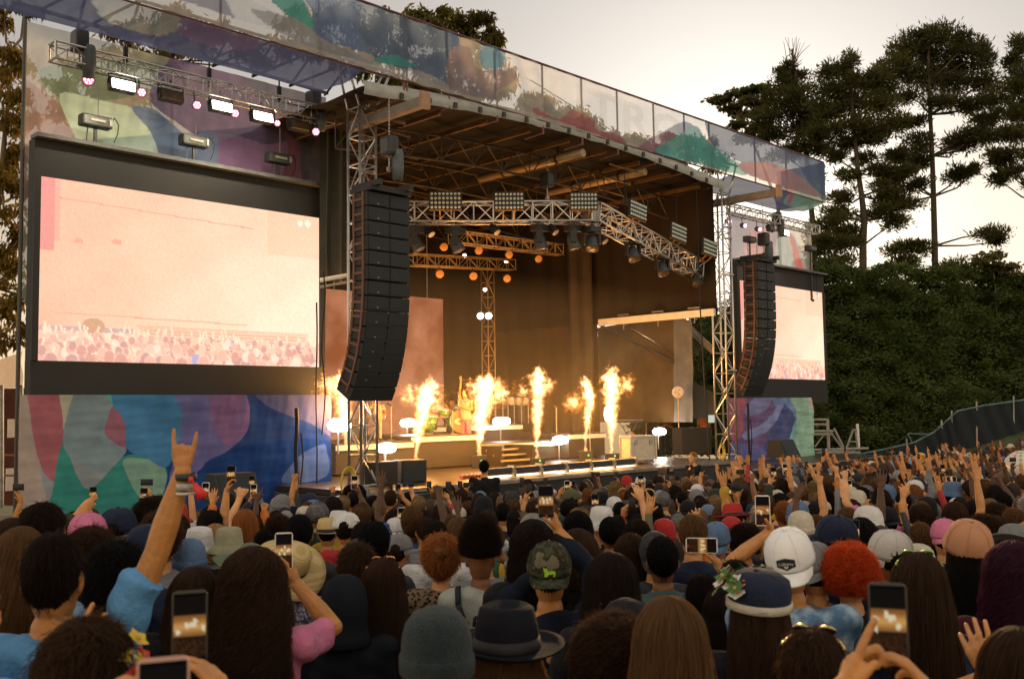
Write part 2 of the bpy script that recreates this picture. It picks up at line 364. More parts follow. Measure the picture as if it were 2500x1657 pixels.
for x, y0, y1, z in ((19.9, 16.75, 20.7, 10.0), (22.8, 16.9, 20.6, 10.0)):
    q = thing('hanging_pipe', 'long round pale pipe slung under the stage roof, %s' % ('nearer the left speaker column' if x < 21 else 'nearer the right truss tower'), 'pipe', (x, y0, z))
    pm = M('golden_pipe', (0.34, 0.25, 0.14), 0.45, 0.2, .12, 5)
    n = 20; vs = []
    MB().lathe((x, y0, z - .16), [(.10, 0), (.115, 0), (.115, y1 - y0), (.10, y1 - y0)], 18, 0, Quaternion((1, 0, 0), -math.pi / 2), True).build('tube', pm, q, True, True)
    for y in (y0 + .9, y1 - 1.0): MB().lathe((x, y, z - .16), [(.12, -.03), (.14, -.03), (.14, .03), (.12, .03)], 16, 0, Quaternion((1, 0, 0), -math.pi / 2)).tube((x, y, z - .05), (x, y, roofz(x) - .1), .02, 6).build('clamp', clampm, q)

# ------------------------------------------------------------------ towers
def tower(x, y, w, ztop, lab, zbase=DZ - .05):
    t = thing('truss_tower', lab, 'truss tower', (x, y, zbase))
    truss('tower', (x, y, zbase), (x, y, ztop), w, w, (0, 1, 0), t, 0.62, 0.032, 0.016)
    c = MB()
    for sx in (-1, 1):
        for sy in (-1, 1): c.tube((x + sx * w / 2, y + sy * w / 2, ztop), (x + sx * .62, y + sy * .15 - .1, ztop + .95), .03, 7)
    c.tube((x - .7, y - .25, ztop + .95), (x + .7, y - .25, ztop + .95), .035, 7).tube((x - .7, y + .05, ztop + .95), (x + .7, y + .05, ztop + .95), .035, 7)
    c.build('head_strut', alu, t, True, True)
    f = MB()
    for sx in (-1, 1): f.tube((x + sx * w / 2, y, zbase + .5), (x + sx * w * 1.3, y - .2, 0.05 if zbase < 1.3 else zbase + .02), .022, 6)
    f.box((x, y, zbase + .03), (w + .3, w + .3, .05)); f.build('base_foot', alu_d, t)
    a = MB().box((x + .1, y - .75, ztop - .25), (.18, 2.5, .22)); a.build('bracket_arm', M('arm_steel', (0.20, 0.17, 0.14), 0.5, .3, .25, 3), t, True, False, .02)
    MB().box((x + .1, y - 2.02, ztop - .22), (.24, .1, .36)).build('arm_end', M('arm_end_paint', (0.34, 0.20, 0.12), 0.5, 0, .2, 4), t, True, False, .015)
    for z in (ztop - 1.1, ztop - 1.45, ztop - 2.6, zbase + 3.2):
        s = MB(); s.tube((x - w / 2, y - w / 2, z), (x, y - w * .95, z), .018, 6).tube((x, y - w * .95, z), (x + w / 2, y - w / 2, z), .018, 6).tube((x - w / 2, y - w / 2, z), (x + w / 2, y - w / 2, z), .018, 6)
        s.build('collar', alu, t)
    return t
tower(13.17, 17.45, .43, 9.75, 'grey lattice truss tower behind the left hanging speaker column', .9)
tower(26.65, 16.9, .45, 9.75, 'grey lattice truss tower holding the roof corner beside the far screen', 1.0)

# ------------------------------------------------------------------ hanging speaker columns
boxm = M('speaker_black', (0.022, 0.026, 0.028), 0.62, 0, 0.2, 10, .25, 120)
grillem = M('speaker_grille', (0.026, 0.031, 0.034), 0.55, 0.2, 0.18, 40, .5, 260)
sidem = M('speaker_side', (0.16, 0.075, 0.05), 0.6, 0, .25, 8)  # reddish light on the column sides is put into the colour
def line_array(x, y, ztop, n, H, lab, tilt0=0.0):
    t = thing('line_array', lab, 'speaker column', (x, y, ztop))
    z = 0.0; yy = 0.0; W, D = 1.10, .50
    for i in range(n):
        u = i / (n - 1); a = tilt0 + (max(0, u - .30) / .70) ** 1.7 * R(30)      # lower boxes lean down towards the front rows
        q = Quaternion((1, 0, 0), a); up = q @ Vector((0, 0, 1)); fw = q @ Vector((0, -1, 0))
        c = Vector((x, y + yy, ztop + z)) - up * (H / 2)
        if i == 0: fr = []
        bx_ = MB().box(c + Vector((0, D / 2, 0)), (W, D, H - .02), 0, q.to_matrix()); rm = q.to_matrix()
        o = bx_.build('cabinet', boxm, t, True, False, .008)
        for s in (-1, 1): MB().box(c + Vector((s * W / 4, 0, 0)) + fw * .008, (W / 2 - .05, .02, H - .05), 0, rm).build('grille', grillem, o, True)
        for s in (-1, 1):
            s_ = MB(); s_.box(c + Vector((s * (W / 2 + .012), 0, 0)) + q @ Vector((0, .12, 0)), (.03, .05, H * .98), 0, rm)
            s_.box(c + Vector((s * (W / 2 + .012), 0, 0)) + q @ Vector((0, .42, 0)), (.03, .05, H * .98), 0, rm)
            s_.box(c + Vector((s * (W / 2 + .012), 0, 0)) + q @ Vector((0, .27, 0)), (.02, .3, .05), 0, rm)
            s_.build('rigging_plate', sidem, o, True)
        d_ = MB().box(c + fw * .022 + Vector((-W * .26, 0, 0)) + up * (H * -.3), (.035, .01, .02), 0, rm); d_.build('badge', M('badge_grey', (.3, .32, .32), .4), o, True)
        st = -(q @ Vector((0, 0, 1))) * H; yy += st.y; z += st.z
        yy += 0.0
    f = MB().box((x, y + .25, ztop + .06), (W * .96, .7, .09)).box((x - .4, y + .2, ztop + .16), (.1, .9, .12)).box((x + .4, y + .2, ztop + .16), (.1, .9, .12)); f.build('fly_frame', boxm, t)
    return t
hm = M('hoist_body', (0.03, 0.032, 0.034), 0.4, .2, .2, 6)
def hoist(x, y, z, zt, lab, bag=True):
    t = thing('chain_hoist', lab, 'chain hoist', (x, y, z))
    MB().box((x, y, z + .28), (.26, .34, .42)).build('motor', hm, t, True, False, .06)
    if bag: MB().lathe((x + .14, y - .1, z - .45), [(.02, 0), (.1, .02), (.13, .3), (.12, .62), (.1, .66)], 12).build('chain_bag', M('bag_grey', (.10, .12, .13), .8, 0, .3, 8), t, True, True)
    c = MB(); k = int((zt - z - .5) / .07)
    for i in range(k): c.box((x, y, z + .52 + i * .07), (.03, .014, .05) if i % 2 else (.014, .03, .05))
    c.build('chain', alu_d, t)
    MB().tube((x, y, z + .06), (x, y, z - .16), .02, 6).lathe((x, y, z - .2), [(.02, -.03), (.06, -.03), (.06, .03), (.02, .03)], 10, 0, Quaternion((1, 0, 0), math.pi / 2)).build('hook', alu_d, t)
    return t
LA = atY(893, 470, 15.75); line_array(12.56, 15.75, 7.50, 14, .298, 'long curved black speaker column hanging in front of the left truss tower')
hoist(12.66, 15.85, 8.25, 9.6, 'black chain hoist with grey chain bag above the left speaker column')
line_array(27.95, 16.1, 7.62, 14, .300, 'curved black speaker column hanging in front of the far screen')
hoist(28.05, 16.2, 8.1, 9.6, 'black chain hoist with chain bag above the far speaker column')

# ------------------------------------------------------------------ video screens
def screen_picture(nx=310, ny=180):
    """what the two side screens show: an overexposed stage wash over the heads and arms of a crowd"""
    r = np.random.default_rng(3); yy, xx = np.mgrid[0:ny, 0:nx]; u = xx / nx; v = yy / ny          # v = 0 at the top
    img = np.zeros((ny, nx, 3)); a = np.array([253, 178, 148.]); b = np.array([255, 222, 192.])
    k = np.clip(.15 + .8 * u * (0.6 + .5 * v) + .10 * wob(u * 6, v * 5, 1.2) + .2 * np.exp(-((u - .8) ** 2 + (v - .62) ** 2) * 8), 0, 1)[..., None]
    img[:] = a * (1 - k) + b * k
    img[(u < .045) & (v < .40)] = (228, 150, 138); img[(u > .045) & (u < .06) & (v < .34)] = (240, 172, 150)
    m = (u > .78) & (v < .28); img[m] = img[m] * .7 + np.array([240, 176, 140]) * .3
    for cu, cv, rr in ((.915, .055, .012), (.948, .05, .013)): img[((u - cu) ** 2 + ((v - cv) * .56) ** 2) < rr ** 2] = (255, 230, 205)
    img[(np.abs(v - (.10 + .045 * u)) < .003) & (u > .05) & (u < .72)] = (236, 160, 140)
    img[(np.abs(v - (.73 + .02 * u)) < .003) & (u > .05) & (u < .70)] = (236, 165, 140)
    for cu, cv in ((.115, .335), (.235, .315)): m = (((u - cu) / .016) ** 2 + ((v - cv) / .02) ** 2 < 1) & (v < cv + .008); img[m] = (238, 168, 138)
    for k in range(9): img[(np.abs(v - (.785 + .009 * k)) < .0028) & (u > .30 + .01 * k) & (u < .95)] = (226, 170, 140)
    m = (v > .80) & (v < .83) & (u < .3); img[m] = (205, 168, 160)
    m = (((u - .165) / .036) ** 2 + ((v - .80) / .05) ** 2) < 1; img[m] = (206, 160, 128)
    for i in range(900):
        cv = .845 + .17 * r.random() ** .8; cu = r.random(); s = .008 + .012 * (cv - .82) / .18 * r.uniform(.7, 1.3)
        c = [(216, 160, 142), (232, 174, 154), (250, 194, 168), (206, 156, 146), (255, 214, 192), (242, 182, 158)][r.integers(6)]
        if r.random() < .008: c = (180, 170, 196)
        if r.random() < .45:                                                                       # an arm
            du = r.uniform(-.012, .012); L = r.uniform(.03, .07); w = .0032
            tt = (cv - v) / L; m = (tt > 0) & (tt < 1) & (np.abs(u - cu - du * tt) < w); img[m] = (255, 214, 184)
        m = ((u - cu) / s) ** 2 + ((v - cv) / (s * 2.1)) ** 2 < 1; img[m] = c
        m = (np.abs(((u - cu) / s) ** 2 + ((v - cv) / (s * 2.1)) ** 2 - 1) < .22) & (v < cv); img[m] = img[m] * .5 + np.array([255, 212, 182]) * .5
    img *= (1 + .022 * r.standard_normal((ny, nx, 1))); img[::2] *= .975
    lin = np.clip(img, 0, 255) / 255; return np.where(lin <= .04045, lin / 12.92, ((lin + .055) / 1.055) ** 2.4)
PIC = screen_picture()
scr_m = bpy.data.materials.new('screen_picture'); scr_m.use_nodes = True; n = scr_m.node_tree.nodes; n.clear()
o = n.new('ShaderNodeOutputMaterial'); e = n.new('ShaderNodeEmission'); a = n.new('ShaderNodeVertexColor'); a.layer_name = 'Col'; e.inputs[1].default_value = 1.32
scr_m.node_tree.links.new(a.outputs[0], e.inputs[0]); scr_m.node_tree.links.new(e.outputs[0], o.inputs[0])
frm = M('screen_black', (0.020, 0.021, 0.020), 0.7, 0, .2, 3)
def video_screen(xa, xb, Y, zb, zt, fz0, fz1, lab, me=None):
    t = thing('video_screen', lab, 'video screen', ((xa + xb) / 2, Y, fz0))
    W = xb - xa
    MB().box(((xa + xb) / 2, Y + .16, (zt + fz1) / 2), (W + .26, .3, fz1 - zt)).build('top_panel', frm, t)
    MB().box(((xa + xb) / 2, Y + .16, (fz0 + zb) / 2), (W + .26, .3, zb - fz0)).build('bottom_panel', frm, t)
    MB().box(((xa + xb) / 2, Y + .2, (zb + zt) / 2), (W + .26, .2, zt - zb)).build('backing', frm, t)
    MB().box(((xa + xb) / 2, Y + .0, fz1 + .04), (W + .3, .36, .08)).build('top_rail', M('rail_grey', (.09, .10, .095), .5, 0, .2, 5), t)
    for x in (xa - .07, xb + .07): MB().box((x, Y + .03, (zb + zt) / 2), (.12, .12, zt - zb)).build('side_trim', frm, t)
    ny, nx = PIC.shape[:2]
    gx, gz = np.meshgrid(np.linspace(xa, xb, nx), np.linspace(zt, zb, ny))
    me = grid_mesh('picture', nx - 1, ny - 1, np.stack([gx, np.full_like(gx, Y + .04), gz], -1)); set_col(me, PIC.reshape(-1, 3))
    link('picture', me, t, [scr_m], True)
    return t
YS = 19.8
pl, pr = atY(101, 425, YS), atY(781, 532, YS); pb = atY(781, 896, YS); tf = atY(781, 459, YS)
video_screen(pl.x, pr.x, YS, pb.z, pr.z, 3.22, tf.z, 'large bright video screen with a washed-out pink crowd picture, beside the left speaker column')
W_ = pr.x - pl.x
qr = atY(2006, 714, YS); qb = atY(2014, 927, YS)
video_screen(qr.x - W_, qr.x + .1, YS, qb.z, qr.z, 3.2, qr.z + (tf.z - pr.z) * 1.0, 'smaller-looking bright video screen partly hidden by the far speaker column')

# ------------------------------------------------------------------ printed banners behind and below the screens
c1 = lambda L: [(x * .3827, y * .3827) for x, y in L]
c4 = lambda L: [(x * .3827, 550 + y * .3827) for x, y in L]
cA = lambda L: [(x * .3552, 1100 + y * .3552) for x, y in L]
YB = 20.45
def banner(name, lab, X0, X1, Z0, Z1, Y, nx, ny, colf, mat, rip=.03, seed=0):
    gx, gz = np.meshgrid(np.linspace(X0, X1, nx + 1), np.linspace(Z0, Z1, ny + 1))
    yy = Y + rip * (wob(gx, gz, 1.1, seed) + .5 * wob(gx * 2.5, gz * .6, 1.7, seed + 1) + .35 * wob(gx * .4, gz * 5, 1.3, seed))
    P = np.stack([gx, yy, gz], -1); me = grid_mesh(name, nx, ny, P); set_col(me, colf(gx, gz, np.full_like(gx, Y)))
    o = link(name, me, None, [mat]); return tag(o, lab, 'banner')
def up_col(gx, gz, gy):
    px, py = proj_np(np.stack([gx, gy, gz], -1))
    return paint(px, py, (160, 160, 145), [
        (c1([(120, 560), (300, 600), (400, 700), (480, 880), (560, 1300), (100, 1300)]), (150, 124, 116), .72),
        (c1([(280, 430), (700, 380), (1050, 420), (1000, 560), (700, 640), (420, 640), (300, 560)]), (120, 146, 126), .62),
        (c1([(1075, 250), (1400, 330), (1750, 440), (2150, 500), (2150, 900), (1900, 1250), (1500, 1200), (1350, 950), (1150, 800), (960, 650), (1000, 480), (1080, 380)]), (98, 80, 118), .93),
        (c1([(1540, 400), (2150, 520), (2150, 1280), (1900, 1260), (1890, 950), (1700, 700)]), (88, 88, 110), .95),
        (c1([(380, 600), (640, 640), (840, 690), (930, 790), (1000, 900), (1050, 1060), (900, 1100), (600, 1100), (480, 880)]), (170, 200, 182), .9),
        (c1([(840, 690), (960, 690), (1060, 760), (1200, 900), (1290, 1100), (1180, 1100), (1050, 1060), (960, 850)]), (94, 122, 162), .95),
        (c1([(1290, 860), (1480, 860), (1700, 920), (1860, 900), (1910, 1000), (1890, 1250), (1600, 1200), (1270, 1150)]), (140, 104, 148), .96),
        (c1([(1560, 690), (1750, 720), (1870, 830), (1915, 980), (1890, 1250), (1800, 1150), (1840, 960), (1760, 810)]), (132, 86, 114), .96),
        (c1([(1250, 880), (1330, 840), (1390, 880), (1370, 1100), (1180, 1100)]), (110, 130, 166), .96)], .66)
a, b = atY(62, 16, YB), atY(795, 225, YB)
banner('upper_banner', 'half see-through banner in purple, teal and grey shapes above the left video screen', a.x, b.x, 5.4, 10.98, YB, 420, 280, up_col, print_m)
def low_col(gx, gz, gy):
    px, py = proj_np(np.stack([gx, gy, gz], -1))
    return paint(px, py, (38, 60, 112), [
        (c4([(0, 900), (300, 900), (300, 2000), (0, 2000)]), (150, 138, 132), 1, 0),
        (c4([(300, 980), (700, 980), (760, 1300), (640, 1700), (300, 1750)]), (122, 132, 138)),
        (c4([(170, 980), (365, 1000), (402, 1200), (402, 1400), (375, 1620), (300, 1600), (235, 1440), (190, 1200)]), (146, 90, 100)),
        (c4([(362, 1000), (540, 1000), (470, 1150), (405, 1330), (398, 1180)]), (156, 158, 142), 1, 0),
        (cA([(360, 300), (430, -50), (520, 150), (620, 260), (850, 40), (1000, 45), (1110, 90), (1150, 150), (1120, 300), (1050, 480), (340, 480)]), (52, 124, 118)),
        (cA([(850, 60), (1000, 55), (1100, 90), (1142, 150), (1115, 300), (1040, 400), (940, 290), (880, 180)]), (112, 146, 134)),
        (c4([(520, 990), (700, 990), (742, 1130), (690, 1220), (665, 1310), (700, 1370), (805, 1425), (740, 1520), (640, 1580), (560, 1540), (470, 1500), (405, 1400), (420, 1250)]), (112, 130, 142)),
        (c4([(640, 980), (760, 980), (745, 1080), (722, 1155), (690, 1100)]), (74, 152, 144), 1, 0),
        (c4([(722, 1150), (775, 1210), (803, 1300), (806, 1415), (730, 1385), (680, 1345), (664, 1300), (690, 1215)]), (132, 90, 108)),
        (c4([(742, 980), (1120, 980), (1160, 1200), (1135, 1400), (1060, 1540), (940, 1490), (806, 1420), (800, 1290), (765, 1200), (722, 1155)]), (62, 112, 156)),
        (c4([(1100, 980), (1500, 980), (1580, 1100), (1592, 1230), (1550, 1350), (1450, 1440), (1330, 1500), (1240, 1600), (1080, 1640), (1130, 1430), (1160, 1200)]), (90, 92, 142)),
        (c4([(1330, 1080), (1470, 1040), (1560, 1090), (1590, 1200), (1570, 1320), (1480, 1400), (1380, 1340)]), (108, 86, 130)),
        (c4([(1600, 980), (2150, 980), (2150, 1340), (1980, 1260), (1760, 1180), (1640, 1090)]), (78, 82, 122)),
        (c4([(1240, 1600), (1450, 1450), (1700, 1380), (2150, 1400), (2200, 1800), (1240, 1800)]), (28, 56, 112)),
        (c4([(1800, 1640), (1900, 1480), (2040, 1400), (2080, 1420), (2080, 1600)]), (74, 94, 138))])
a, b = atY(46, 1100, 19.3), atY(800, 1000, 19.3)
banner('lower_banner', 'printed banner of pink, grey, teal and deep blue curves below the left video screen', a.x, b.x + .1, 1.12, 3.5, 19.3, 560, 200, low_col, print_o, .035, 2)
cR = lambda L: [(1600 + x * .3827, 550 + y * .3827) for x, y in L]
def rup_col(gx, gz, gy):
    px, py = proj_np(np.stack([gx, gy, gz], -1))
    return paint(px, py, (112, 108, 138), [
        (cR([(460, -500), (760, -420), (700, -100), (460, -60)]), (96, 100, 140), .9),
        (cR([(580, 60), (720, 30), (760, 200), (600, 260)]), (170, 128, 148), .9),
        (cR([(740, -260), (1000, -180), (1000, 320), (880, 300), (800, 60)]), (170, 168, 160), .75),
        (cR([(780, 90), (880, 60), (960, 300), (780, 300)]), (150, 172, 190), .9), (cR([(850, 60), (890, 100), (950, 300), (910, 310)]), (190, 110, 120), .9)], .85)
a, b = atY(1785, 480, YB), atY(1977, 640, YB)
banner('upper_banner', 'pale lilac and grey banner above the far video screen behind its light truss', a.x - .3, b.x + .2, 6.0, 10.6, YB, 120, 90, rup_col, print_m, .03, 4)
def rlow_col(gx, gz, gy):
    px, py = proj_np(np.stack([gx, gy, gz], -1)); c8 = lambda L: [(1640 + x * .1913, 900 + y * .1913) for x, y in L]
    return paint(px, py, (104, 88, 128), [
        (c8([(740, 200), (960, 200), (930, 520), (900, 800), (740, 900)]), (150, 92, 112)),
        (c8([(940, 500), (1180, 280), (1260, 300), (1220, 500), (1000, 600)]), (118, 122, 168)),
        (c8([(1150, 200), (1480, 200), (1580, 560), (1570, 700), (1430, 560), (1300, 420)]), (108, 132, 176)),
        (c8([(1420, 440), (1580, 640), (1560, 740), (1400, 1050), (1270, 1200), (1180, 1000), (1300, 700)]), (76, 84, 128)),
        (c8([(900, 830), (1150, 700), (1400, 440), (1420, 520), (1250, 760), (1050, 880), (930, 900)]), (122, 132, 180)),
        (c8([(740, 1000), (900, 950), (1200, 1050), (1300, 1400), (740, 1400)]), (98, 100, 150)),
        (c8([(1470, 180), (1840, 180), (1900, 1300), (1300, 1300), (1440, 1000), (1570, 740), (1590, 600)]), (140, 176, 160)),
        (c8([(1590, 620), (1600, 900), (1590, 1300), (1300, 1300), (1440, 990), (1560, 740)]), (112, 160, 168)),
        (c8([(1750, 180), (1830, 180), (1830, 480), (1770, 500)]), (172, 160, 156))])
a, b = atY(1778, 1000, 19.3), atY(1984, 1000, 19.3)
o = banner('lower_banner', 'printed banner with lilac swirls and a pale green end below the far video screen', a.x, b.x, .95, 3.4, 19.3, 150, 110, rlow_col, print_o, .07, 5)

# ------------------------------------------------------------------ long see-through mesh along the roof
YF = 16.45
cs2 = lambda L: [(800 + x * .3827, y * .3827) for x, y in L]
cs3 = lambda L: [(1600 + x * .3827, y * .3827) for x, y in L]
def scrim_col(gx, gz, gy):
    px, py = proj_np(np.stack([gx, gy, gz], -1))
    return paint(px, py, (196, 190, 178), [
        (c1([(0, -900), (1560, -900), (1600, 0), (1900, 160), (2100, 300), (1500, 120), (1000, -60), (0, -300)]), (172, 172, 160), .55, 0),
        (c1([(900, -400), (1300, -300), (1500, 120), (1100, -20)]), (120, 122, 140), .8, 0),
        (c1([(1560, -300), (1760, -300), (1930, -20), (1990, 120), (2010, 210), (1900, 150), (1740, 20)]), (64, 150, 142), .92, 0),
        (c1([(1800, -400), (2700, -300), (2900, 60), (2950, 380), (2650, 420), (2300, 330), (2060, 260), (2000, 200), (1990, 80), (1900, -80)]), (92, 116, 152), .85, 0),
        (c1([(1600, 60), (1900, 130), (2060, 250), (2250, 330), (2400, 420), (2100, 340), (1800, 220)]), (140, 142, 142), .85),
        (cs2([(300, -200), (520, 0), (770, 160), (780, 330), (800, 560), (600, 480), (420, 420), (300, 380), (200, 200)]), (92, 112, 140), .78, 0),
        (cs2([(290, 390), (380, 355), (460, 360), (530, 400), (570, 430), (430, 420)]), (58, 146, 146), .95),
        (cs2([(540, 440), (700, 500), (790, 560), (700, 545), (560, 480)]), (150, 148, 152), .8),
        (cs2([(780, 330), (900, 300), (960, 440), (1180, 440), (1190, 520), (1080, 580), (1060, 640), (780, 560)]), (146, 134, 142), .72),
        (cs2([(985, 290), (1060, 270), (1130, 330), (1110, 430), (1000, 440), (970, 380)]), (96, 142, 172), .85),
        (cs2([(1330, 690), (1400, 730), (1480, 760), (1560, 700), (1640, 740), (1700, 770), (1720, 830), (1820, 850), (1900, 900), (1880, 930), (1700, 850), (1330, 730)]), (172, 104, 108), .8),
        (cs2([(2080, 900), (2160, 830), (2260, 780), (2320, 790), (2352, 850), (2352, 1000), (2260, 1020), (2080, 980)]), (92, 104, 150), .8),
        (cs2([(1960, 960), (2120, 850), (2220, 830), (2180, 930), (2090, 960)]), (150, 112, 128), .8),
        (cs3([(0, 960), (120, 880), (250, 800), (330, 900), (430, 980), (560, 1060), (570, 1120), (330, 1060), (100, 1000)]), (74, 160, 158), .85),
        (cs3([(330, 740), (560, 800), (760, 880), (1113, 1020), (1140, 1300), (900, 1160), (700, 1080), (560, 1040), (430, 980), (350, 900)]), (92, 110, 144), .86),
        (cs3([(540, 1040), (700, 1035), (820, 1070), (930, 1130), (1000, 1190), (1060, 1260), (900, 1220), (580, 1110)]), (150, 118, 130), .95),
        (cs3([(830, 860), (1113, 1020), (1130, 1270), (1060, 1240), (960, 1140), (900, 1000)]), (74, 94, 134), .95)], .52)
t = thing('roof_scrim', 'long see-through printed mesh strung along the top of the stage with pale lettering', 'banner', (19, YF, 10.3))
XL, XR = -1.5, 32.85
def scrim_z(gx, top):
    """bottom and top edges of the mesh"""
    return (11.72 + .0 * gx) if top else (10.28 - .0 * gx)
nx, nv = 1000, 44
gx, gv = np.meshgrid(np.linspace(XL, XR, nx + 1), np.linspace(0, 1, nv + 1))
gz = 10.28 + gv * 1.44 - .05 * np.sin(gx * 4.6) ** 2 * (gv == 1)
gy = YF + .05 * wob(gx, gz, .9) * np.sin(np.pi * gv) + .03 * np.sin(gx * 9 + gv * 3) * (gx < 18)
me = grid_mesh('front_mesh', nx, nv, np.stack([gx, gy, gz], -1)); set_col(me, scrim_col(gx, gz, gy)); link('front_mesh', me, t, [print_m], True)
def under_col(gx, gz, gy):
    px, py = proj_np(np.stack([gx, gy, gz], -1))
    return paint(px, py, (66, 78, 116), [(c1([(1000, 40), (1300, 130), (1700, 240), (1500, 330), (1100, 200)]), (92, 80, 116), .9), (c1([(600, -200), (1060, 20), (1150, 150), (1000, 230), (640, 100)]), (128, 136, 132), .7),
        (cs3([(820, 1300), (960, 1180), (1140, 1250), (1120, 1350)]), (104, 152, 142), .95), (cs3([(840, 1290), (870, 1190), (900, 1200), (860, 1300)]), (160, 92, 120), .95)], .9)
for xa, xb in ((XL, 12.5), (26.6, XR)):
    gx, gv = np.meshgrid(np.linspace(xa, xb, 200), np.linspace(0, 1, 30)); gy = YF + gv * 1.9; gz = 10.28 - .16 * np.sin(np.pi * gv) + .05 * wob(gx * 1.5, gv * 3, 1.3) * np.sin(np.pi * gv)
    me = grid_mesh('folded_under_mesh', 199, 29, np.stack([gx, gy, gz], -1)); set_col(me, under_col(gx, gz, gy)); link('folded_under_mesh', me, t, [print_m], True)
gy, gv = np.meshgrid(np.linspace(YF, YF + 1.9, 20), np.linspace(0, 1, 16)); gx = XR + .02 * wob(gy, gv, 2)
me = grid_mesh('end_mesh', 19, 15, np.stack([gx, gy, 10.28 + gv * 1.44], -1)); set_col(me, under_col(gx, 10.28 + gv, gy)); link('end_mesh', me, t, [print_m], True)
postm = M('scrim_post', (0.16, 0.07, 0.07), 0.5, .3, .2, 4)
pxs = [(-.9)] + [7.0, 9.2, 11.4, 13.6]
for p in (993, 1096, 1213, 1324, 1419, 1505, 1593, 1667, 1727): pxs.append(atY(p, 200, YF + .06).x)
pxs += [28.2, 30.2, 32.7]
for x in pxs:
    b = MB().tube((x, YF + .06, 9.95 if 13 < x < 26 else 10.28), (x, YF + .06, 11.72), .026, 6)
    if 13 < x < 26.2: b.tube((x, YF + .06, 9.98), (x, YF + .7, 9.95), .02, 6)
    b.build('post', postm, t)
MB().tube((XL, YF + .04, 11.73), (XR, YF + .04, 11.73), .03, 6).build('top_pipe', postm, t); MB().tube((XL, YF + .04, 10.27), (XR, YF + .04, 10.27), .02, 6).build('bottom_pipe', postm, t)
MB().tube((17.9, YF + .3, 11.35), (22.0, YF + .3, 10.5), .012, 5).tube((22.0, YF + .3, 10.5), (26, YF + .3, 10.95), .012, 5).build('stay_wire', rub, t)
# lettering
fc = bpy.data.curves.new('lettering', 'FONT'); fc.body = 'SUTRO'; fc.extrude = 0.0; fc.offset = .022; fc.space_character = 1.12
fo = bpy.data.objects.new('tmp', fc); COL.objects.link(fo); bpy.context.view_layer.update()
lm = bpy.data.meshes.new_from_object(fo.evaluated_get(bpy.context.evaluated_depsgraph_get())); bpy.data.objects.remove(fo)
v = np.zeros(len(lm.vertices) * 3, np.float32); lm.vertices.foreach_get('co', v); v = v.reshape(-1, 3)
v = (v - v.min(0)) / np.maximum(v.max(0) - v.min(0), 1e-6)
la, lb = atY(1262, 180, YF).x, atY(1668, 330, YF).x
V = np.stack([la + v[:, 0] * (lb - la), np.full(len(v), YF - .06), 10.52 + v[:, 1] * .98], -1).astype(np.float32); lm.vertices.foreach_set('co', V.ravel()); lm.update()
set_col(lm, np.tile((*S(236, 226, 214), .17), (len(V), 1))); lm.materials.clear(); link('lettering', lm, t, [print_m], True)

# pipe frame behind the top of the left banner
t = thing('banner_frame', 'dark pipe frame with diagonal braces over the top of the left banner', 'pipe frame', (9, 20.5, 11))
b = MB(); p0, p1 = atY(62, 14, YB - .1), atY(800, 228, YB - .1)
b.tube(p0, p1, .045, 7).tube((p0.x, YB - .1, .4), p0, .04, 7)
MB_ = b.build('top_bar', M('frame_steel', (0.08, 0.08, 0.075), .5, .4), t)
b = MB(); yy = YB - 1.9
for i in range(7):
    xa = p0.x + i * 1.02
    b.tube((xa, YB - .1, 11.0), (xa + .5, yy, 11.25), .03, 6).tube((xa + .5, yy, 11.25), (xa + 1.02, YB - .1, 11.0), .03, 6)
b.tube((p0.x - 1, yy, 11.25), (p1.x, yy, 11.25), .035, 6).build('brace', M('frame_steel', (0, 0, 0)), t)

# ------------------------------------------------------------------ light trusses and lamps at the side screens
def side_truss(px0, py0, px1, py1, Y, lab):
    a, b = atY(px0, py0, Y), atY(px1, py1, Y); z = (a.z + b.z) / 2
    t = thing('lighting_truss', lab, 'lighting truss', (a.x, Y, z))
    truss('t', (a.x, Y, z), (b.x, Y, z), .32, .32, (0, 0, 1), t, .34, .022, .011)
    for x in (a.x, (a.x + b.x) / 2, b.x):
        e_ = MB()
        for s in (-1, 1): e_.tube((x, Y + s * .16, z - .16), (x, Y + s * .16, z + .16), .026, 6)
        for s in (-1, 1): e_.tube((x, Y - .16, z + s * .16), (x, Y + .16, z + s * .16), .026, 6)
        e_.build('end_frame', alu, t)
    return a.x, b.x, z
YT = 18.85
tx0, tx1, tz = side_truss(128, 130, 809, 285, YT, 'straight silver light truss hanging above the left video screen')
rx0, rx1, rz = side_truss(1784, 513, 1992, 560, YT, 'small silver light truss above the far video screen')
housing = M('lamp_housing', (0.025, 0.025, 0.026), 0.45, .2, .2, 8)
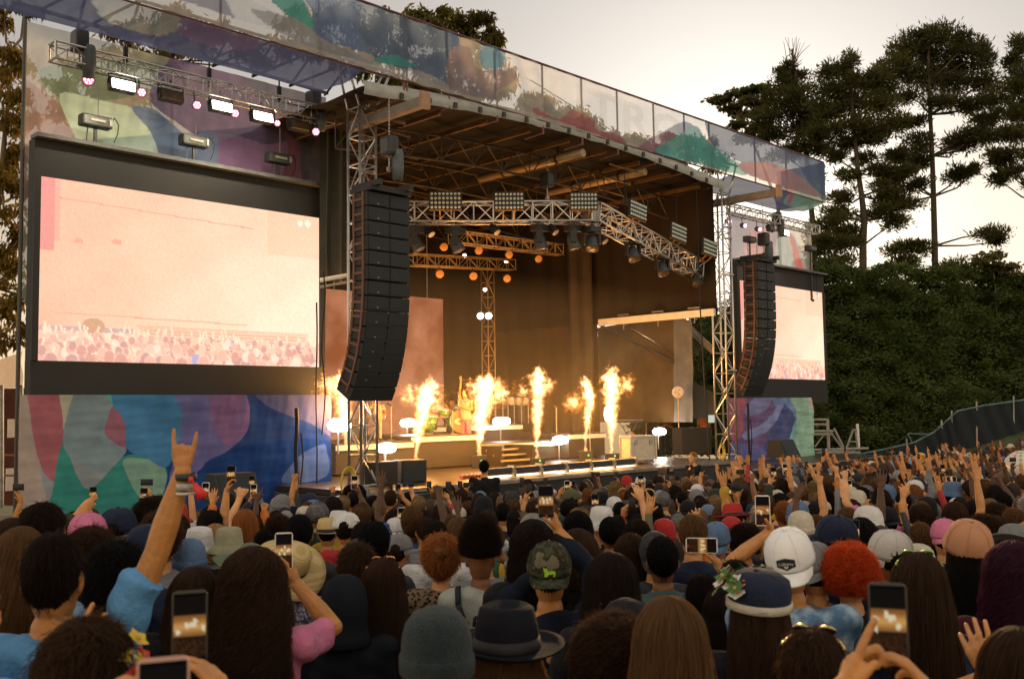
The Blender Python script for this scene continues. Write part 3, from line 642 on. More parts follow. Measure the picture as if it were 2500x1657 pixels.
def flood(px, py, lit, lab, w=.52, Y=YT):
    c = atY(px, py, Y - .12); t = thing('flood_light', lab, 'flood light', c, 'flood lights on the side light trusses')
    q = Quaternion((1, 0, 0), R(-12)).to_matrix()
    MB().box(c + Vector((0, .09, 0)), (w, .16, .24), 0, q).build('housing', housing, t, True, False, .02)
    MB().box(c + Vector((0, -.002, 0)), (w - .06, .03, .19), 0, q).build('lamp', floodw if lit else M('dark_flood_glass', (.10, .07, .04), .25, 0, .2, 6), t, True, False, .02)
    MB().tube(c + Vector((-w / 2 - .01, .08, 0)), c + Vector((-w / 2 - .01, .08, .2)), .012, 5).tube(c + Vector((w / 2 + .01, .08, 0)), c + Vector((w / 2 + .01, .08, .2)), .012, 5).tube(c + Vector((-w / 2 - .01, .08, .2)), c + Vector((w / 2 + .01, .08, .2)), .012, 5).tube(c + Vector((0, .08, .2)), c + Vector((0, .1, .34)), .015, 5).build('yoke', housing, t)
    if lit:
        d = bpy.data.lights.new('flood_lamp', 'SPOT'); d.energy = 320; d.color = (1, .80, .58); d.spot_size = R(120); d.spot_blend = .8; d.shadow_soft_size = .12
        o = bpy.data.objects.new('flood_lamp', d); COL.objects.link(o); o.location = c + Vector((0, -.1, -.05)); o.rotation_euler = Vector((0, -.75, .9)).to_track_quat('Z', 'Y').to_euler()
for px, py, lit, lab in ((302, 208, 1, 'glowing rectangular flood light under the left light truss, nearest its free end'), (421, 233, 0, 'dark switched-off flood light between the lit ones near the middle of the left truss'), (543, 260, 1, 'glowing rectangular flood light just past the middle of the left light truss'),
                         (643, 285, 1, 'glowing rectangular flood light towards the stage end of the left truss'), (733, 306, 0, 'dark switched-off flood light at the stage end of the left truss')): flood(px, py, lit, lab)
flood(1920, 568, 1, 'glowing flood light under the small truss above the far video screen', .42); flood(1886, 557, 0, 'unlit flood light beside the glowing one above the far video screen', .42)
def par(px, py, lab, Y=YT, r=.115, m_=pink_m, zt=None):
    c = atY(px, py, Y - .1); t = thing('par_light', lab, 'stage light', c, 'round pink lamps on the side light trusses')
    q = Vector((-.35, -.9, -.25)).to_track_quat('Z', 'Y')
    MB().lathe(c, [(r * .55, -.26), (r * .9, -.2), (r, -.02), (r * 1.05, 0)], 16, 0, q, True).build('can', housing, t, True, True)
    MB().lathe(c, [(r * .02, .014), (r * .5, .012), (r * .9, .006), (r * .9, -.01)], 16, 0, q, True).build('lens', m_, t, True, True)
    lens2 = MB()
    for k in range(7):
        an = k * math.pi * 2 / 6; p = Vector((math.cos(an), math.sin(an), 0)) * (r * .55 if k < 6 else 0); lens2.lathe(c + q @ (p + Vector((0, 0, .016))), [(r * .2, 0), (r * .12, .01)], 8, 0, q)
    lens2.build('led_cluster', emis('led_white_pink', (1, .80, .84), 3), t)
    MB().tube(c + Vector((0, .1, 0)), c + Vector((0, .14, (zt or .32))), .014, 5).build('clamp', housing, t)
for i, (px, py, s) in enumerate(((216, 195, 'largest, below the free end of the left light truss'), (346, 226, 'just beside the first glowing flood of the left truss'), (481, 257, 'below the middle joint of the left light truss'), (574, 277, 'beside the second glowing flood of the left truss'), (677, 301, 'beside the third glowing flood of the left truss'), (771, 322, 'last one at the stage end of the left truss'))):
    par(px, py, 'round pink-white lamp, ' + s, r=.115 if i == 0 else (.075 if i == 4 else .095))
for px, py, s in ((1782, 541, 'nearest the tower on the far truss'), (1819, 551, 'second from the tower on the far truss'), (1855, 560, 'third from the tower on the far truss')): par(px, py, 'dim round pink lamp, ' + s, r=.10, m_=emis('dim_pink', (.9, .35, .55), 1.2))
for px, py, w, lab in ((233, 298, .62, 'above the outer end of the left video screen'), (473, 346, .62, 'above the middle of the left video screen'), (679, 388, .6, 'above the stage end of the left video screen'), (1978, 607, .55, 'above the outer corner of the far video screen'), (1830, 585, .6, 'between the far speaker column and the lilac banner')):
    c = atY(px, py, YS - .02); zt = tf.z + .06 if px < 1000 else min(c.z - .3, 7.4); t = thing('screen_hoist', 'dark box-shaped hoist motor on a bracket ' + lab, 'hoist motor', c)
    MB().box(c, (w, .26, .24)).build('motor', M('hoist_dark_green', (.035, .042, .036), .45, .1, .25, 6), t, True, False, .04)
    MB().box(c + Vector((0, -.14, .0)), (w * .5, .02, .05)).box(c + Vector((w * .42, -.135, 0)), (.05, .02, .14)).build('name_plate', M('plate_grey', (.25, .26, .22), .5), t)
    b = MB().box((c.x, c.y, (c.z - .12 + zt) / 2), (.06, .05, max(.05, c.z - .12 - zt))).tube((c.x - .15, c.y, c.z - .1), (c.x - .2, c.y - .05, zt), .012, 5).tube((c.x, c.y, zt + .02), (c.x, c.y - .08, zt), .05, 8); b.build('bracket', hm, t)
    b = MB(); b.path([(c.x + w / 2, c.y - .05, c.z + .05), (c.x + w / 2 + .06, c.y - .05, c.z + .14), (c.x + w / 2 + .14, c.y - .06, c.z + .02), (c.x + w / 2 + .12, c.y - .06, c.z - .18), (c.x + w / 2 + .05, c.y - .06, zt + .1)], .012, 5); b.build('cable', rub, t)
    MB().tube((c.x + .05, c.y, c.z + .12), (c.x + .05, c.y, 9.7), .010, 5).build('chain', alu_d, t)
for x, lab in ((tx0 + .5, 'at the free end of the left light truss'), (tx1 - .5, 'at the stage end of the left light truss'), (rx0 + 3.2, 'over the small truss of the far screen')): hoist(x, YT, 9.95 if x < 20 else 9.9, 11.0, 'black chain hoist with chain bag ' + lab)
for x, z1 in ((tx0 + 1.4, 10.9), (tx0 + 3.2, 10.6), (tx0 + 4.9, 10.5)):
    t = thing('hanging_sling', 'thin dark sling carrying the left light truss, %s' % ({10.9: 'outermost', 10.6: 'middle', 10.5: 'nearest the stage'}[z1]), 'sling', (x, YT, 10))
    MB().tube((x, YT, 9.95), (x, YT, z1), .02, 6).box((x, YT, 10.2), (.07, .07, .3)).build('strap', rub, t)
# ------------------------------------------------------------------ inside the stage: drapes, panels, trusses, lamps
def drape(name, lab, p0, p1, z0, z1, mat, amp=.05, freq=22, cat='drape', seed=0):
    p0, p1 = Vector((*p0, 0)), Vector((*p1, 0)); L = (p1 - p0).length; nrm = (p1 - p0).cross(ZZ).normalized(); nx = max(30, int(L * 16)); nz = 24
    u = np.linspace(0, 1, nx + 1); P = np.zeros((nz + 1, nx + 1, 3))
    for j in range(nz + 1):
        v = j / nz; w = amp * (np.sin(u * L * freq * .28 + .6 * np.sin(u * 9 + seed) + .3 * math.sin(v * 5)) + .5 * wob(u * L, u * 0 + v, 1.3, seed)) * (1.1 - .4 * v)
        for k in range(3): P[j, :, k] = p0[k] + (p1[k] - p0[k]) * u + nrm[k] * w
        P[j, :, 2] = z0 + (z1 - z0) * v
    return tag(link(name, grid_mesh(name, nx, nz, P), None, [mat]), lab, cat)
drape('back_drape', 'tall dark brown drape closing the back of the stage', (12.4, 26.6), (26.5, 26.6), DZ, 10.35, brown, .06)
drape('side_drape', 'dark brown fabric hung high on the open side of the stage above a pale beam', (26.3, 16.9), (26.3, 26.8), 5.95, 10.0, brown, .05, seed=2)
drape('side_drape', 'brown drape painted in a lit tone low on the stage side behind the flames', (26.25, 21.6), (26.25, 26.8), DZ, 6.0, brown_lit, .05, seed=3)
drape('leg_drape', 'narrow dark gathered drape between the left video screen and the truss tower', (13.5, 19.5), (14.3, 19.5), 6.2, 9.9, M('dark_green_drape', (.035, .035, .026), .95, 0, .3, 2, .3, 5, sheen=.2), .07, 60, seed=4)
drape('leg_drape', 'narrow dark drape hanging from a truss before the brown side drapes', (25.9, 21.5), (25.95, 22.7), DZ, 9.2, M('dark_brown_drape', (.045, .033, .02), .95, 0, .3, 2, .3, 5), .07, 40, seed=5)
t = thing('side_beam', 'pale steel beam along the open side of the stage under the high brown fabric', 'beam', (26.2, 19.3, 6))
MB().box((26.2, 19.2, 6.0), (.10, 4.6, .22)).build('beam', whitep, t)
b = MB()
for y in (17.6, 19.0, 20.4): b.box((26.14, y, 6.18), (.06, .45, .05)).tube((26.14, y, 5.88), (26.14, y, 5.7), .02, 6)
b.build('clamp', alu_d, t)
t = thing('side_beam', 'short pale beam between the left video screen and the truss tower', 'beam', (14, 19, 6.2))
a, b_ = atY(783, 684, 19.2), atY(846, 672, 18.6); MB().tube(a, b_, .05, 8).build('beam', whitep, t)
MB().tube(a + Vector((0, 0, -.16)), b_ + Vector((0, 0, -.16)), .03, 6).build('rail', alu_d, t)
# wing shelter seen through the open side
t = thing('wing_tent', 'sloping golden canvas shelter with a grey leg beyond the open stage side', 'tent', (29, 20, 1))
def sheet(pts, n, mat, name, amp=.05, seed=0):
    a, b, c, d = (np.array(p, float) for p in pts); u, v = np.meshgrid(np.linspace(0, 1, n), np.linspace(0, 1, n)); u = u[..., None]; v = v[..., None]
    P = a * (1 - u) * (1 - v) + b * u * (1 - v) + c * u * v + d * (1 - u) * v
    nn = np.cross(b - a, d - a); nn /= np.linalg.norm(nn); P = P + nn * (amp * wob(u * 5, v * 5, 1, seed) + .8 * amp * np.sin(np.pi * u) * np.sin(np.pi * v))
    return link(name, grid_mesh(name, n - 1, n - 1, P), t, [mat], True)
XQ = lambda L, X: [tuple(atX(x, y, X)) for x, y in L]
sheet(XQ([(1455, 1030), (1648, 1030), (1648, 772), (1455, 800)], 30.2), 24, tan, 'canvas_panel', .12)
MB().tube(atX(1462, 792, 30.05), atX(1646, 884, 30.05), .06, 7).tube(atX(1520, 790, 30.1), atX(1646, 866, 30.1), .03, 6).build('pole', M('dark_steel', (0, 0, 0)), t, True, True)
sheet(XQ([(1645, 1030), (1692, 1030), (1690, 785), (1645, 768)], 30.05), 14, greyf, 'corner_leg', .05, 3)
t = thing('wing_tent', 'low grey peaked shelter edge beyond the right truss tower', 'tent', (33, 20, 1))
sheet(XQ([(1668, 800), (1745, 872), (1745, 848), (1662, 770)], 31), 14, greyf, 'canvas_edge', .04, 4)
sheet(XQ([(1692, 1020), (1745, 1020), (1745, 960), (1692, 930)], 31.5), 10, M('shade_cloth', (.10, .095, .07), .9), 'low_panel', .04, 5)

# tall video panels inside the stage
panel_m = bpy.data.materials.new('panel_glow'); panel_m.use_nodes = True; n = panel_m.node_tree.nodes; l = panel_m.node_tree.links; n.clear()
o = n.new('ShaderNodeOutputMaterial'); e = n.new('ShaderNodeEmission'); tcn = n.new('ShaderNodeTexCoord'); nz_ = n.new('ShaderNodeTexNoise'); nz_.inputs['Scale'].default_value = .9; nz_.inputs['Detail'].default_value = 3
rp = n.new('ShaderNodeValToRGB'); rp.color_ramp.elements[0].position = .35; rp.color_ramp.elements[0].color = (*S(160, 88, 52), 1); rp.color_ramp.elements[1].position = .68; rp.color_ramp.elements[1].color = (*S(220, 146, 108), 1)
l.new(tcn.outputs['Object'], nz_.inputs['Vector']); l.new(nz_.outputs[0], rp.inputs[0]); l.new(rp.outputs[0], e.inputs[0]); e.inputs[1].default_value = .8; l.new(e.outputs[0], o.inputs[0])
a, c = atY(786, 703, 24.2), atY(1082, 730, 24.2)
t = thing('tall_video_panel', 'tall salmon-coloured video panel inside the stage behind the speaker column', 'video panel', ((a.x + c.x) / 2, 24.2, DZ))
MB().box(((a.x + c.x) / 2, 24.3, (DZ + c.z) / 2 + .3), (c.x - a.x, .12, c.z - DZ - .6)).build('cabinet', black, t)
MB().box(((a.x + c.x) / 2, 24.22, (DZ + c.z) / 2 + .3), (c.x - a.x - .02, .03, c.z - DZ - .62)).build('picture', panel_m, t)
b = MB()
for x in (a.x + .5, c.x - .6, c.x - 1.6): b.tube((x, 24.3, c.z), (x, 24.3, 9.5), .02, 5)
b.build('hanging_cable', alu_d, t)

# bent lighting truss over the stage
K = Vector((20.46, 17.0, 8.12)); A0 = Vector((16.2, 20.9, 8.12)); B1 = Vector((25.95, 16.45 + .9, 7.10))
t = thing('bent_truss', 'bent silver light truss over the middle of the stage carrying the lamp grids', 'lighting truss', K)
truss('a', A0 + Vector((0, 0, .24)), K + Vector((0, 0, .24)), .5, .52, (0, 0, 1), t, .55, .03, .016)
truss('b', K + Vector((.12, .02, .24)), B1 + Vector((0, 0, .24)), .5, .5, (0, 0, 1), t, .5, .03, .016)
b = MB()
for p in (K,): b.box(p + Vector((.02, 0, .24)), (.34, .34, .54))
b.build('corner_block', alu_d, t)
dirA = (K - A0).normalized(); dirB = (B1 - K).normalized()
MB().tube(K + Vector((0, 0, .5)), K + Vector((0, 0, 2.0)), .012, 5).tube(A0.lerp(K, .25) + Vector((0, 0, .5)), A0.lerp(K, .25) + Vector((0, 0, 1.9)), .012, 5).tube(K.lerp(B1, .3) + Vector((0, 0, .5)), K.lerp(B1, .3) + Vector((0, 0, 2.0)), .012, 5).tube(K.lerp(B1, .8) + Vector((0, 0, .5)), K.lerp(B1, .8) + Vector((0, 0, 2.4)), .012, 5).build('sling', rub, t)
hoist(K.x - .9, K.y + .75, 8.95, 10.0, 'black chain hoist above the bend of the middle light truss', False)
def on_truss(px, py):
    """point of the bent truss (plan view) seen at picture column px, at the height seen at py"""
    best = None
    for p, q in ((A0, K), (K, B1)):
        for s in np.linspace(0, 1, 300):
            w = p.lerp(q, s); x, _, zc = proj(w + Vector((0, 0, .3)))
            if best is None or abs(x - px) < best[0]: best = (abs(x - px), w, (q - p).normalized())
    w, d = best[1], best[2]; f = w.dot(F0); pt = atF(px, py, f); return pt, d
def blinder(px, py, w, h, lab):
    c, d = on_truss(px, py); d = Vector((d.x, d.y, 0)).normalized(); nrm = Vector((d.y, -d.x, 0)); nrm = nrm if nrm.y < 0 else -nrm
    tl = -.06 if px < 1460 else .10; d = (d + ZZ * (tl if px > 1460 else 0) * -1).normalized() if px > 1460 else d
    c = c + nrm * .36; up = nrm.cross(d).normalized(); up = up if up.z > 0 else -up
    t = thing('lamp_grid', lab, 'lamp grid', c, 'square lamp grids standing on the bent truss')
    rm = Matrix((d, -nrm, up)).transposed()
    MB().box(c, (w, .07, h), 0, rm).build('frame', M('grid_black', (.03, .032, .034), .5, 0, .2, 8), t, True, False, .01)
    g = MB(); qn = nrm.to_track_quat('Z', 'Y')
    for i in range(8):
        for j in range(4):
            p = c + d * ((i + .5) / 8 - .5) * (w * .96) + up * ((j + .5) / 4 - .5) * (h * .96) + nrm * .036
            g.lathe(p, [(w / 22, 0), (w / 23, .02), (w / 40, .034), (.002, .038)], 10, 0, qn, False)
    g.build('lens', lensm, t, True, True)
    MB().tube(c + up * -h / 2 - d * .15, c + up * (-h / 2 - .2) - nrm * .3 - d * .15, .02, 6).tube(c + up * -h / 2 + d * .15, c + up * (-h / 2 - .2) - nrm * .3 + d * .15, .02, 6).tube(c - d * w / 2 + up * -h / 2, c + d * w / 2 + up * -h / 2, .014, 6).build('bracket', amber_m, t)
for px, py, w, h, lab in ((1088, 497, .86, .50, 'square grid of small round lamps nearest the left speaker column'), (1241, 498, .80, .49, 'square grid of small round lamps in the middle of the level truss run'), (1421, 499, .74, .47, 'square grid of small round lamps just left of the truss bend'),
                          (1530, 519, .84, .48, 'tilted grid of small round lamps just right of the truss bend'), (1630, 572, .84, .50, 'tilted grid of small round lamps halfway down the sloping truss'), (1707, 609, .86, .50, 'tilted grid of small round lamps next to the right truss tower')): blinder(px, py, w, h, lab)
def mover(px, py, lab, s=1.0, yaw=0.0, tilt=.5):
    c, d = on_truss(px, py); t = thing('moving_head', lab, 'moving light', c, 'moving lights hung under the bent truss')
    MB().box(c + Vector((0, 0, .22 * s)), (.36 * s, .26 * s, .14 * s)).build('base', housing, t, True, False, .02)
    cy_, sy_ = math.cos(yaw), math.sin(yaw); ax = Vector((cy_, sy_, 0)); fw = Vector((-sy_, cy_, 0)) * -1
    b = MB(); rm = Matrix((ax, -fw, ZZ)).transposed()
    for k in (-1, 1): b.box(c + ax * (.17 * s * k) + Vector((0, 0, .04 * s)), (.05 * s, .14 * s, .30 * s), 0, rm)
    b.box(c + Vector((0, 0, .16 * s)), (.38 * s, .14 * s, .05 * s), 0, rm).build('yoke', housing, t, True, False, .015)
    hd = (fw * math.sin(tilt) - ZZ * math.cos(tilt)).normalized(); q = hd.to_track_quat('Z', 'Y'); c2 = c + Vector((0, 0, -.06 * s))
    hb = MB().lathe(c2 - hd * .14 * s, [(.05 * s, -.03 * s), (.10 * s, 0), (.13 * s, .1 * s), (.13 * s, .2 * s), (.15 * s, .30 * s), (.15 * s, .32 * s)], 16, 0, q, True).build('head', M('mover_shell', (.05, .06, .065), .38, .1, .2, 8), t, True, True)
    MB().lathe(c2 + hd * .185 * s, [(.135 * s, 0), (.12 * s, .012), (.002, .02)], 16, 0, q, False).build('lens', M('mover_lens', (.085, .058, .034), .25, 0, .1, 12), hb, True, True)
    MB().tube(c + Vector((-.1 * s, 0, .28 * s)), c + Vector((-.1 * s, 0, .5 * s)), .02, 6).tube(c + Vector((.1 * s, 0, .28 * s)), c + Vector((.1 * s, 0, .5 * s)), .02, 6).build('clamp', alu_d, t)
for px, py, lab, s, yaw, tl in ((1014, 586, 'black moving light right against the left speaker column', 1.25, .7, .5), (1112, 588, 'black moving light under the first lamp grid, pointing down', 1.25, .7, .45), (1318, 582, 'black moving light left of the pair under the truss bend', 1.25, .7, .2), (1399, 582, 'black moving light under the third lamp grid', 1.2, .8, .3), (1446, 585, 'black moving light under the truss bend, tipped sideways', 1.2, -.9, .45),
                                (1545, 612, 'black moving light first on the sloping truss', 1.2, -.4, .45), (1616, 648, 'black moving light second on the sloping truss', 1.2, -.3, .45), (1700, 676, 'black moving light last on the sloping truss by the tower', 1.1, -.5, .45)): mover(px, py, lab, s, yaw, tl)
def small_par(p, lab, r=.13, m_=amber_m, d=(-.5, -.8, -.35), nm='par_can', cat='stage light', grp='small round lamps inside the stage'):
    t = thing(nm, lab, cat, p, grp); q = Vector(d).to_track_quat('Z', 'Y')
    MB().lathe(p, [(r * .5, -.3), (r * .85, -.24), (r, -.02), (r, 0)], 14, 0, q, True).build('can', housing, t, True, True)
    MB().lathe(p, [(r * .92, .002), (r * .7, .012), (.002, .02)], 14, 0, q, False).build('lens', m_, t, True, True)
    MB().tube(p, Vector(p) + Vector((0, .05, r + .12)), .014, 5).build('clamp', housing, t)
for px, py, lab in ((1054, 573, 'small pale-fronted lamp between the first two moving lights'), (1214, 568, 'small pale-fronted lamp under the second lamp grid'), (1357, 568, 'small pale-fronted lamp beside the moving light left of the bend'), (1478, 590, 'small pale-fronted lamp just past the truss bend'), (1634, 640, 'small round lamp with a bright rim on the sloping truss')):
    c, d = on_truss(px, py); small_par(c, lab, .11, M('pale_lens', (.42, .40, .36), .35), (.15, -.7, -.8))
def back_truss(a, b, lab):
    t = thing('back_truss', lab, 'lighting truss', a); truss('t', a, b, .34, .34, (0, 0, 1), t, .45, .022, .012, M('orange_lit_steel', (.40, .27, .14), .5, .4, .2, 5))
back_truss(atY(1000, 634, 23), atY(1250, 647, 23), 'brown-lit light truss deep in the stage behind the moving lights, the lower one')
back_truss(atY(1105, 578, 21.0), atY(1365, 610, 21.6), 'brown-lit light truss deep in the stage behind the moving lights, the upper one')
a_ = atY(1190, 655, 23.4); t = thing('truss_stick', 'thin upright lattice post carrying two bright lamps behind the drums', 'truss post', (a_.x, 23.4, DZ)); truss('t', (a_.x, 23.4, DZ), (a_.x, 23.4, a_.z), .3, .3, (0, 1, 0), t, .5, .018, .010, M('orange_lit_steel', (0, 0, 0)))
for px, py, lab in ((1084, 603, 'orange-faced lamp first in the upper row inside the stage'), (1169, 612, 'orange-faced lamp second in the upper row inside the stage'), (1243, 622, 'orange-faced lamp third in the upper row inside the stage'), (1315, 632, 'orange-faced lamp last in the upper row inside the stage'), (1074, 669, 'orange-faced lamp first in the lower row inside the stage'), (1156, 674, 'orange-faced lamp second in the lower row inside the stage'), (1238, 680, 'orange-faced lamp last in the lower row inside the stage')):
    small_par(atY(px, py, 22.3), lab, .135)
for px, py, lab, r in ((1134, 624, 'tiny bright lamp high between the orange lamps', .05), (1236, 638, 'tiny bright lamp under the end of the upper back truss', .05), (1184, 707, 'tiny bright lamp above the pair on the lattice post', .05), (1311, 746, 'tiny bright lamp alone on the dark back drape', .055), (1321, 817, 'small bright lamp beside a dim one low on the back drape', .07)):
    small_par(atY(px, py, 25.5), lab, r * 1.5, lampw)
for px, s in ((1173, 'left'), (1193, 'right')): small_par(atY(px, 771, 23.1), 'very bright round white lamp, the %s of the pair on the lattice post' % s, .12, emis('pair_glow', (1, .97, .9), 14.0))

# ------------------------------------------------------------------ risers, steps, cases, floor lamps
riserm = M('riser_black', (.026, .021, .015), .7, 0, .25, 3); edgem = M('riser_edge', (.36, .30, .20), .5, 0, .15, 9)
def riser(x0, x1, y0, y1, z, lab):
    t = thing('riser', lab, 'riser', ((x0 + x1) / 2, (y0 + y1) / 2, DZ))
    MB().box(((x0 + x1) / 2, (y0 + y1) / 2, (DZ + z - .1) / 2 + .05), (x1 - x0 - .04, y1 - y0 - .04, z - .1 - DZ)).build('front_cloth', riserm, t)
    MB().box(((x0 + x1) / 2, (y0 + y1) / 2, z - .03), (x1 - x0, y1 - y0, .08)).build('top', deckm, t)
    MB().box(((x0 + x1) / 2, y0 - .02, z - .1), (x1 - x0, .04, .13)).build('led_strip', M('strip_glass', (.7, .6, .45), .4, 0, .25, 40, emit=(1, .78, .48), estr=.25), t)
riser(17.3, 19.95, 20.8, 23.6, 2.42, 'black stage riser with a pale edge under the drum kit')
riser(14.7, 17.2, 20.6, 23.6, 2.30, 'black stage riser with a pale edge beside the left truss tower')
riser(20.0, 23.9, 23.0, 26.2, 2.62, 'black stage riser with a pale edge under the percussion drums')
riser(20.0, 24.0, 21.4, 22.95, 2.10, 'lower black riser step in front of the percussion drums')
riser(23.95, 25.8, 21.0, 24.5, 2.30, 'black stage riser behind the two flames nearest the right tower')
t = thing('steps', 'dark flight of steps between the drum riser and the lower riser', 'steps', (20.9, 20.6, DZ))
for k in range(4): MB().box((20.75, 21.2 - k * .3, DZ + (.58 - k * .145) / 1), (1.4, .3, .04)).build('tread', riserm, t)
b = MB()
for k in range(4): b.box((20.75, 21.05 - k * .3, DZ + .58 - k * .145), (1.4, .03, .05))
b.build('nosing', edgem, t)
for x in (20.08, 21.42): MB().box((x, 20.75, DZ + .28), (.04, 1.2, .56)).build('side_panel', riserm, t)
def at_floor(px, py, z): return atZ(px, py, z)
# flight case
c = at_floor(1579, 1121, DZ + .12); rz = R(-22); q = Quaternion((0, 0, 1), rz); rm = q.to_matrix()
t = thing('flight_case', 'pale grey wheeled flight case with bright metal edges on the stage', 'flight case', (c.x, c.y, DZ)); c = Vector((c.x, c.y + .3, DZ + .14 + .32))
MB().box(c, (.80, .58, .62), 0, rm).build('body', M('case_grey', (.50, .46, .36), .5, 0, .12, 8), t)
b = MB()
for sx in (-1, 1):
    for sy in (-1, 1): b.box(c + rm @ Vector((sx * .41, sy * .30, 0)), (.045, .045, .68), 0, rm)
    for sz in (-1, 1): b.box(c + rm @ Vector((0, sx * .30, sz * .325)), (.80, .045, .045), 0, rm).box(c + rm @ Vector((sx * .41, 0, sz * .325)), (.045, .58, .045), 0, rm)
b.build('metal_edge', alu, t)
b = MB()
for sx in (-1, 1):
    b.box(c + rm @ Vector((sx * .25, -.305, .16)), (.1, .03, .14), 0, rm)
    for sy in (-1, 1): b.lathe(c + rm @ Vector((sx * .33, sy * .22, -.40)), [(.05, -.02), (.05, .02)], 10, 0, q @ Quaternion((1, 0, 0), math.pi / 2))
b.build('latch', alu_d, t); MB().box(c + rm @ Vector((-.3, -.295, .2)), (.1, .012, .12), 0, rm).build('paper_label', whitep, t)
# strobes
def strobe(px, py, z, w, h, lab, Y=None, en=0):
    p = atY(px, py, Y); t = thing('strobe_light', lab, 'strobe light', (p.x, p.y, p.z - h), 'bright white strobe lights on the stage')
    toc = (CAM - p).normalized(); d = Vector((toc.x * .6, toc.y - .3, 0)).normalized(); q = d.to_track_quat('Z', 'Y'); ex = d.cross(ZZ).normalized(); rm = Matrix((ex, d, ZZ)).transposed()
    w *= 1.2; h *= 1.2; MB().box(p - d * .09, (w * .8, .14, h * .8), 0, rm).build('housing', housing, t, True, False, .02)  # lamp face enlarged and rounded, its bloom is put into the shape
    b = MB(); n = 20
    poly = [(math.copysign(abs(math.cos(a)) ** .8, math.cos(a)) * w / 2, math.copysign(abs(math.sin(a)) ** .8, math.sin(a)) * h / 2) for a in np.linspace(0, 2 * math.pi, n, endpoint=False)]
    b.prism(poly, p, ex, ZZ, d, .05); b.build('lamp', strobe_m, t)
    f = MB().tube(p - d * .08 + Vector((0, 0, -h / 2)), Vector((p.x - d.x * .08, p.y - d.y * .08, max(z, p.z - h / 2 - .5))), .025, 6); f.build('stand', alu_d, t)
    if en:
        L = bpy.data.lights.new('strobe_lamp', 'POINT'); L.energy = en; L.color = (1, .88, .72); L.shadow_soft_size = .15; o = bpy.data.objects.new('strobe_lamp', L); COL.objects.link(o); o.location = p + d * .2
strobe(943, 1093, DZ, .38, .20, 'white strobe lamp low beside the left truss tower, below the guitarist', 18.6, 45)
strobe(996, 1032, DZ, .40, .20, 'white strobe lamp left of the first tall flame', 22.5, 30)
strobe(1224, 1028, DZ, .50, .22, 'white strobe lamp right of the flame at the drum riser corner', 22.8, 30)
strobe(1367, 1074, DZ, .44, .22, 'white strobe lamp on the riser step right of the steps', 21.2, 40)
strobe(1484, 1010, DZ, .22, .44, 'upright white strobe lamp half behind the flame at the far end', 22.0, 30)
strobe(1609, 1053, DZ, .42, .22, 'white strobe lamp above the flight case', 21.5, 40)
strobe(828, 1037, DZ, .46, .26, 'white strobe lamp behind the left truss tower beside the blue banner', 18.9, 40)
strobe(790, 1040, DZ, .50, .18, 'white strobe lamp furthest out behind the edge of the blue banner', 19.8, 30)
# foot light bars along the lip
for k in range(6):
    x0 = 15.95 + k * .94 + (k > 1) * .0; x1 = x0 + .80; y = 16.55
    t = thing('light_bar', 'black floor light bar with glowing edge, %s along stage lip' % ('first, behind the guard', 'second', 'third', 'fourth', 'fifth', 'last, by the flight case')[k], 'light bar', ((x0 + x1) / 2, y, DZ), 'floor light bars along the stage lip')
    MB().box(((x0 + x1) / 2, y, DZ + .17), (x1 - x0, .16, .16)).build('housing', M('bar_blue_black', (.05, .055, .065), .45, .2, .2, 6), t, True, False, .02)
    MB().box(((x0 + x1) / 2, y - .04, DZ + .055), (x1 - x0 - .02, .05, .03)).build('glow_strip', warm_m, t)
    e_ = MB().box((x1 + .05, y - .02, DZ + .16), (.05, .2, .26)).box((x0 - .02, y - .02, DZ + .1), (.04, .16, .16)); e_.build('end_bracket', M('bar_bracket', (.5, .42, .3), .4, .5, .2, 8), t)
    if k % 2 == 0:
        t = thing('effect_pedals', 'row of red and silver effect pedals on the stage floor %s' % ('left of the guard', 'in front of the steps', 'below the flight case')[k // 2], 'pedals', (x0, 17.2, DZ)); b = MB(); b2 = MB()
        for i in range(5): b.box((x0 + i * .14, 17.3, DZ + .04), (.1, .13, .06)); b2.box((x0 + i * .14, 17.28, DZ + .085), (.05, .05, .03))
        b.build('pedal', M('pedal_red', (.45, .06, .03), .4, 0, .2, 9), t); b2.build('switch', alu, t)
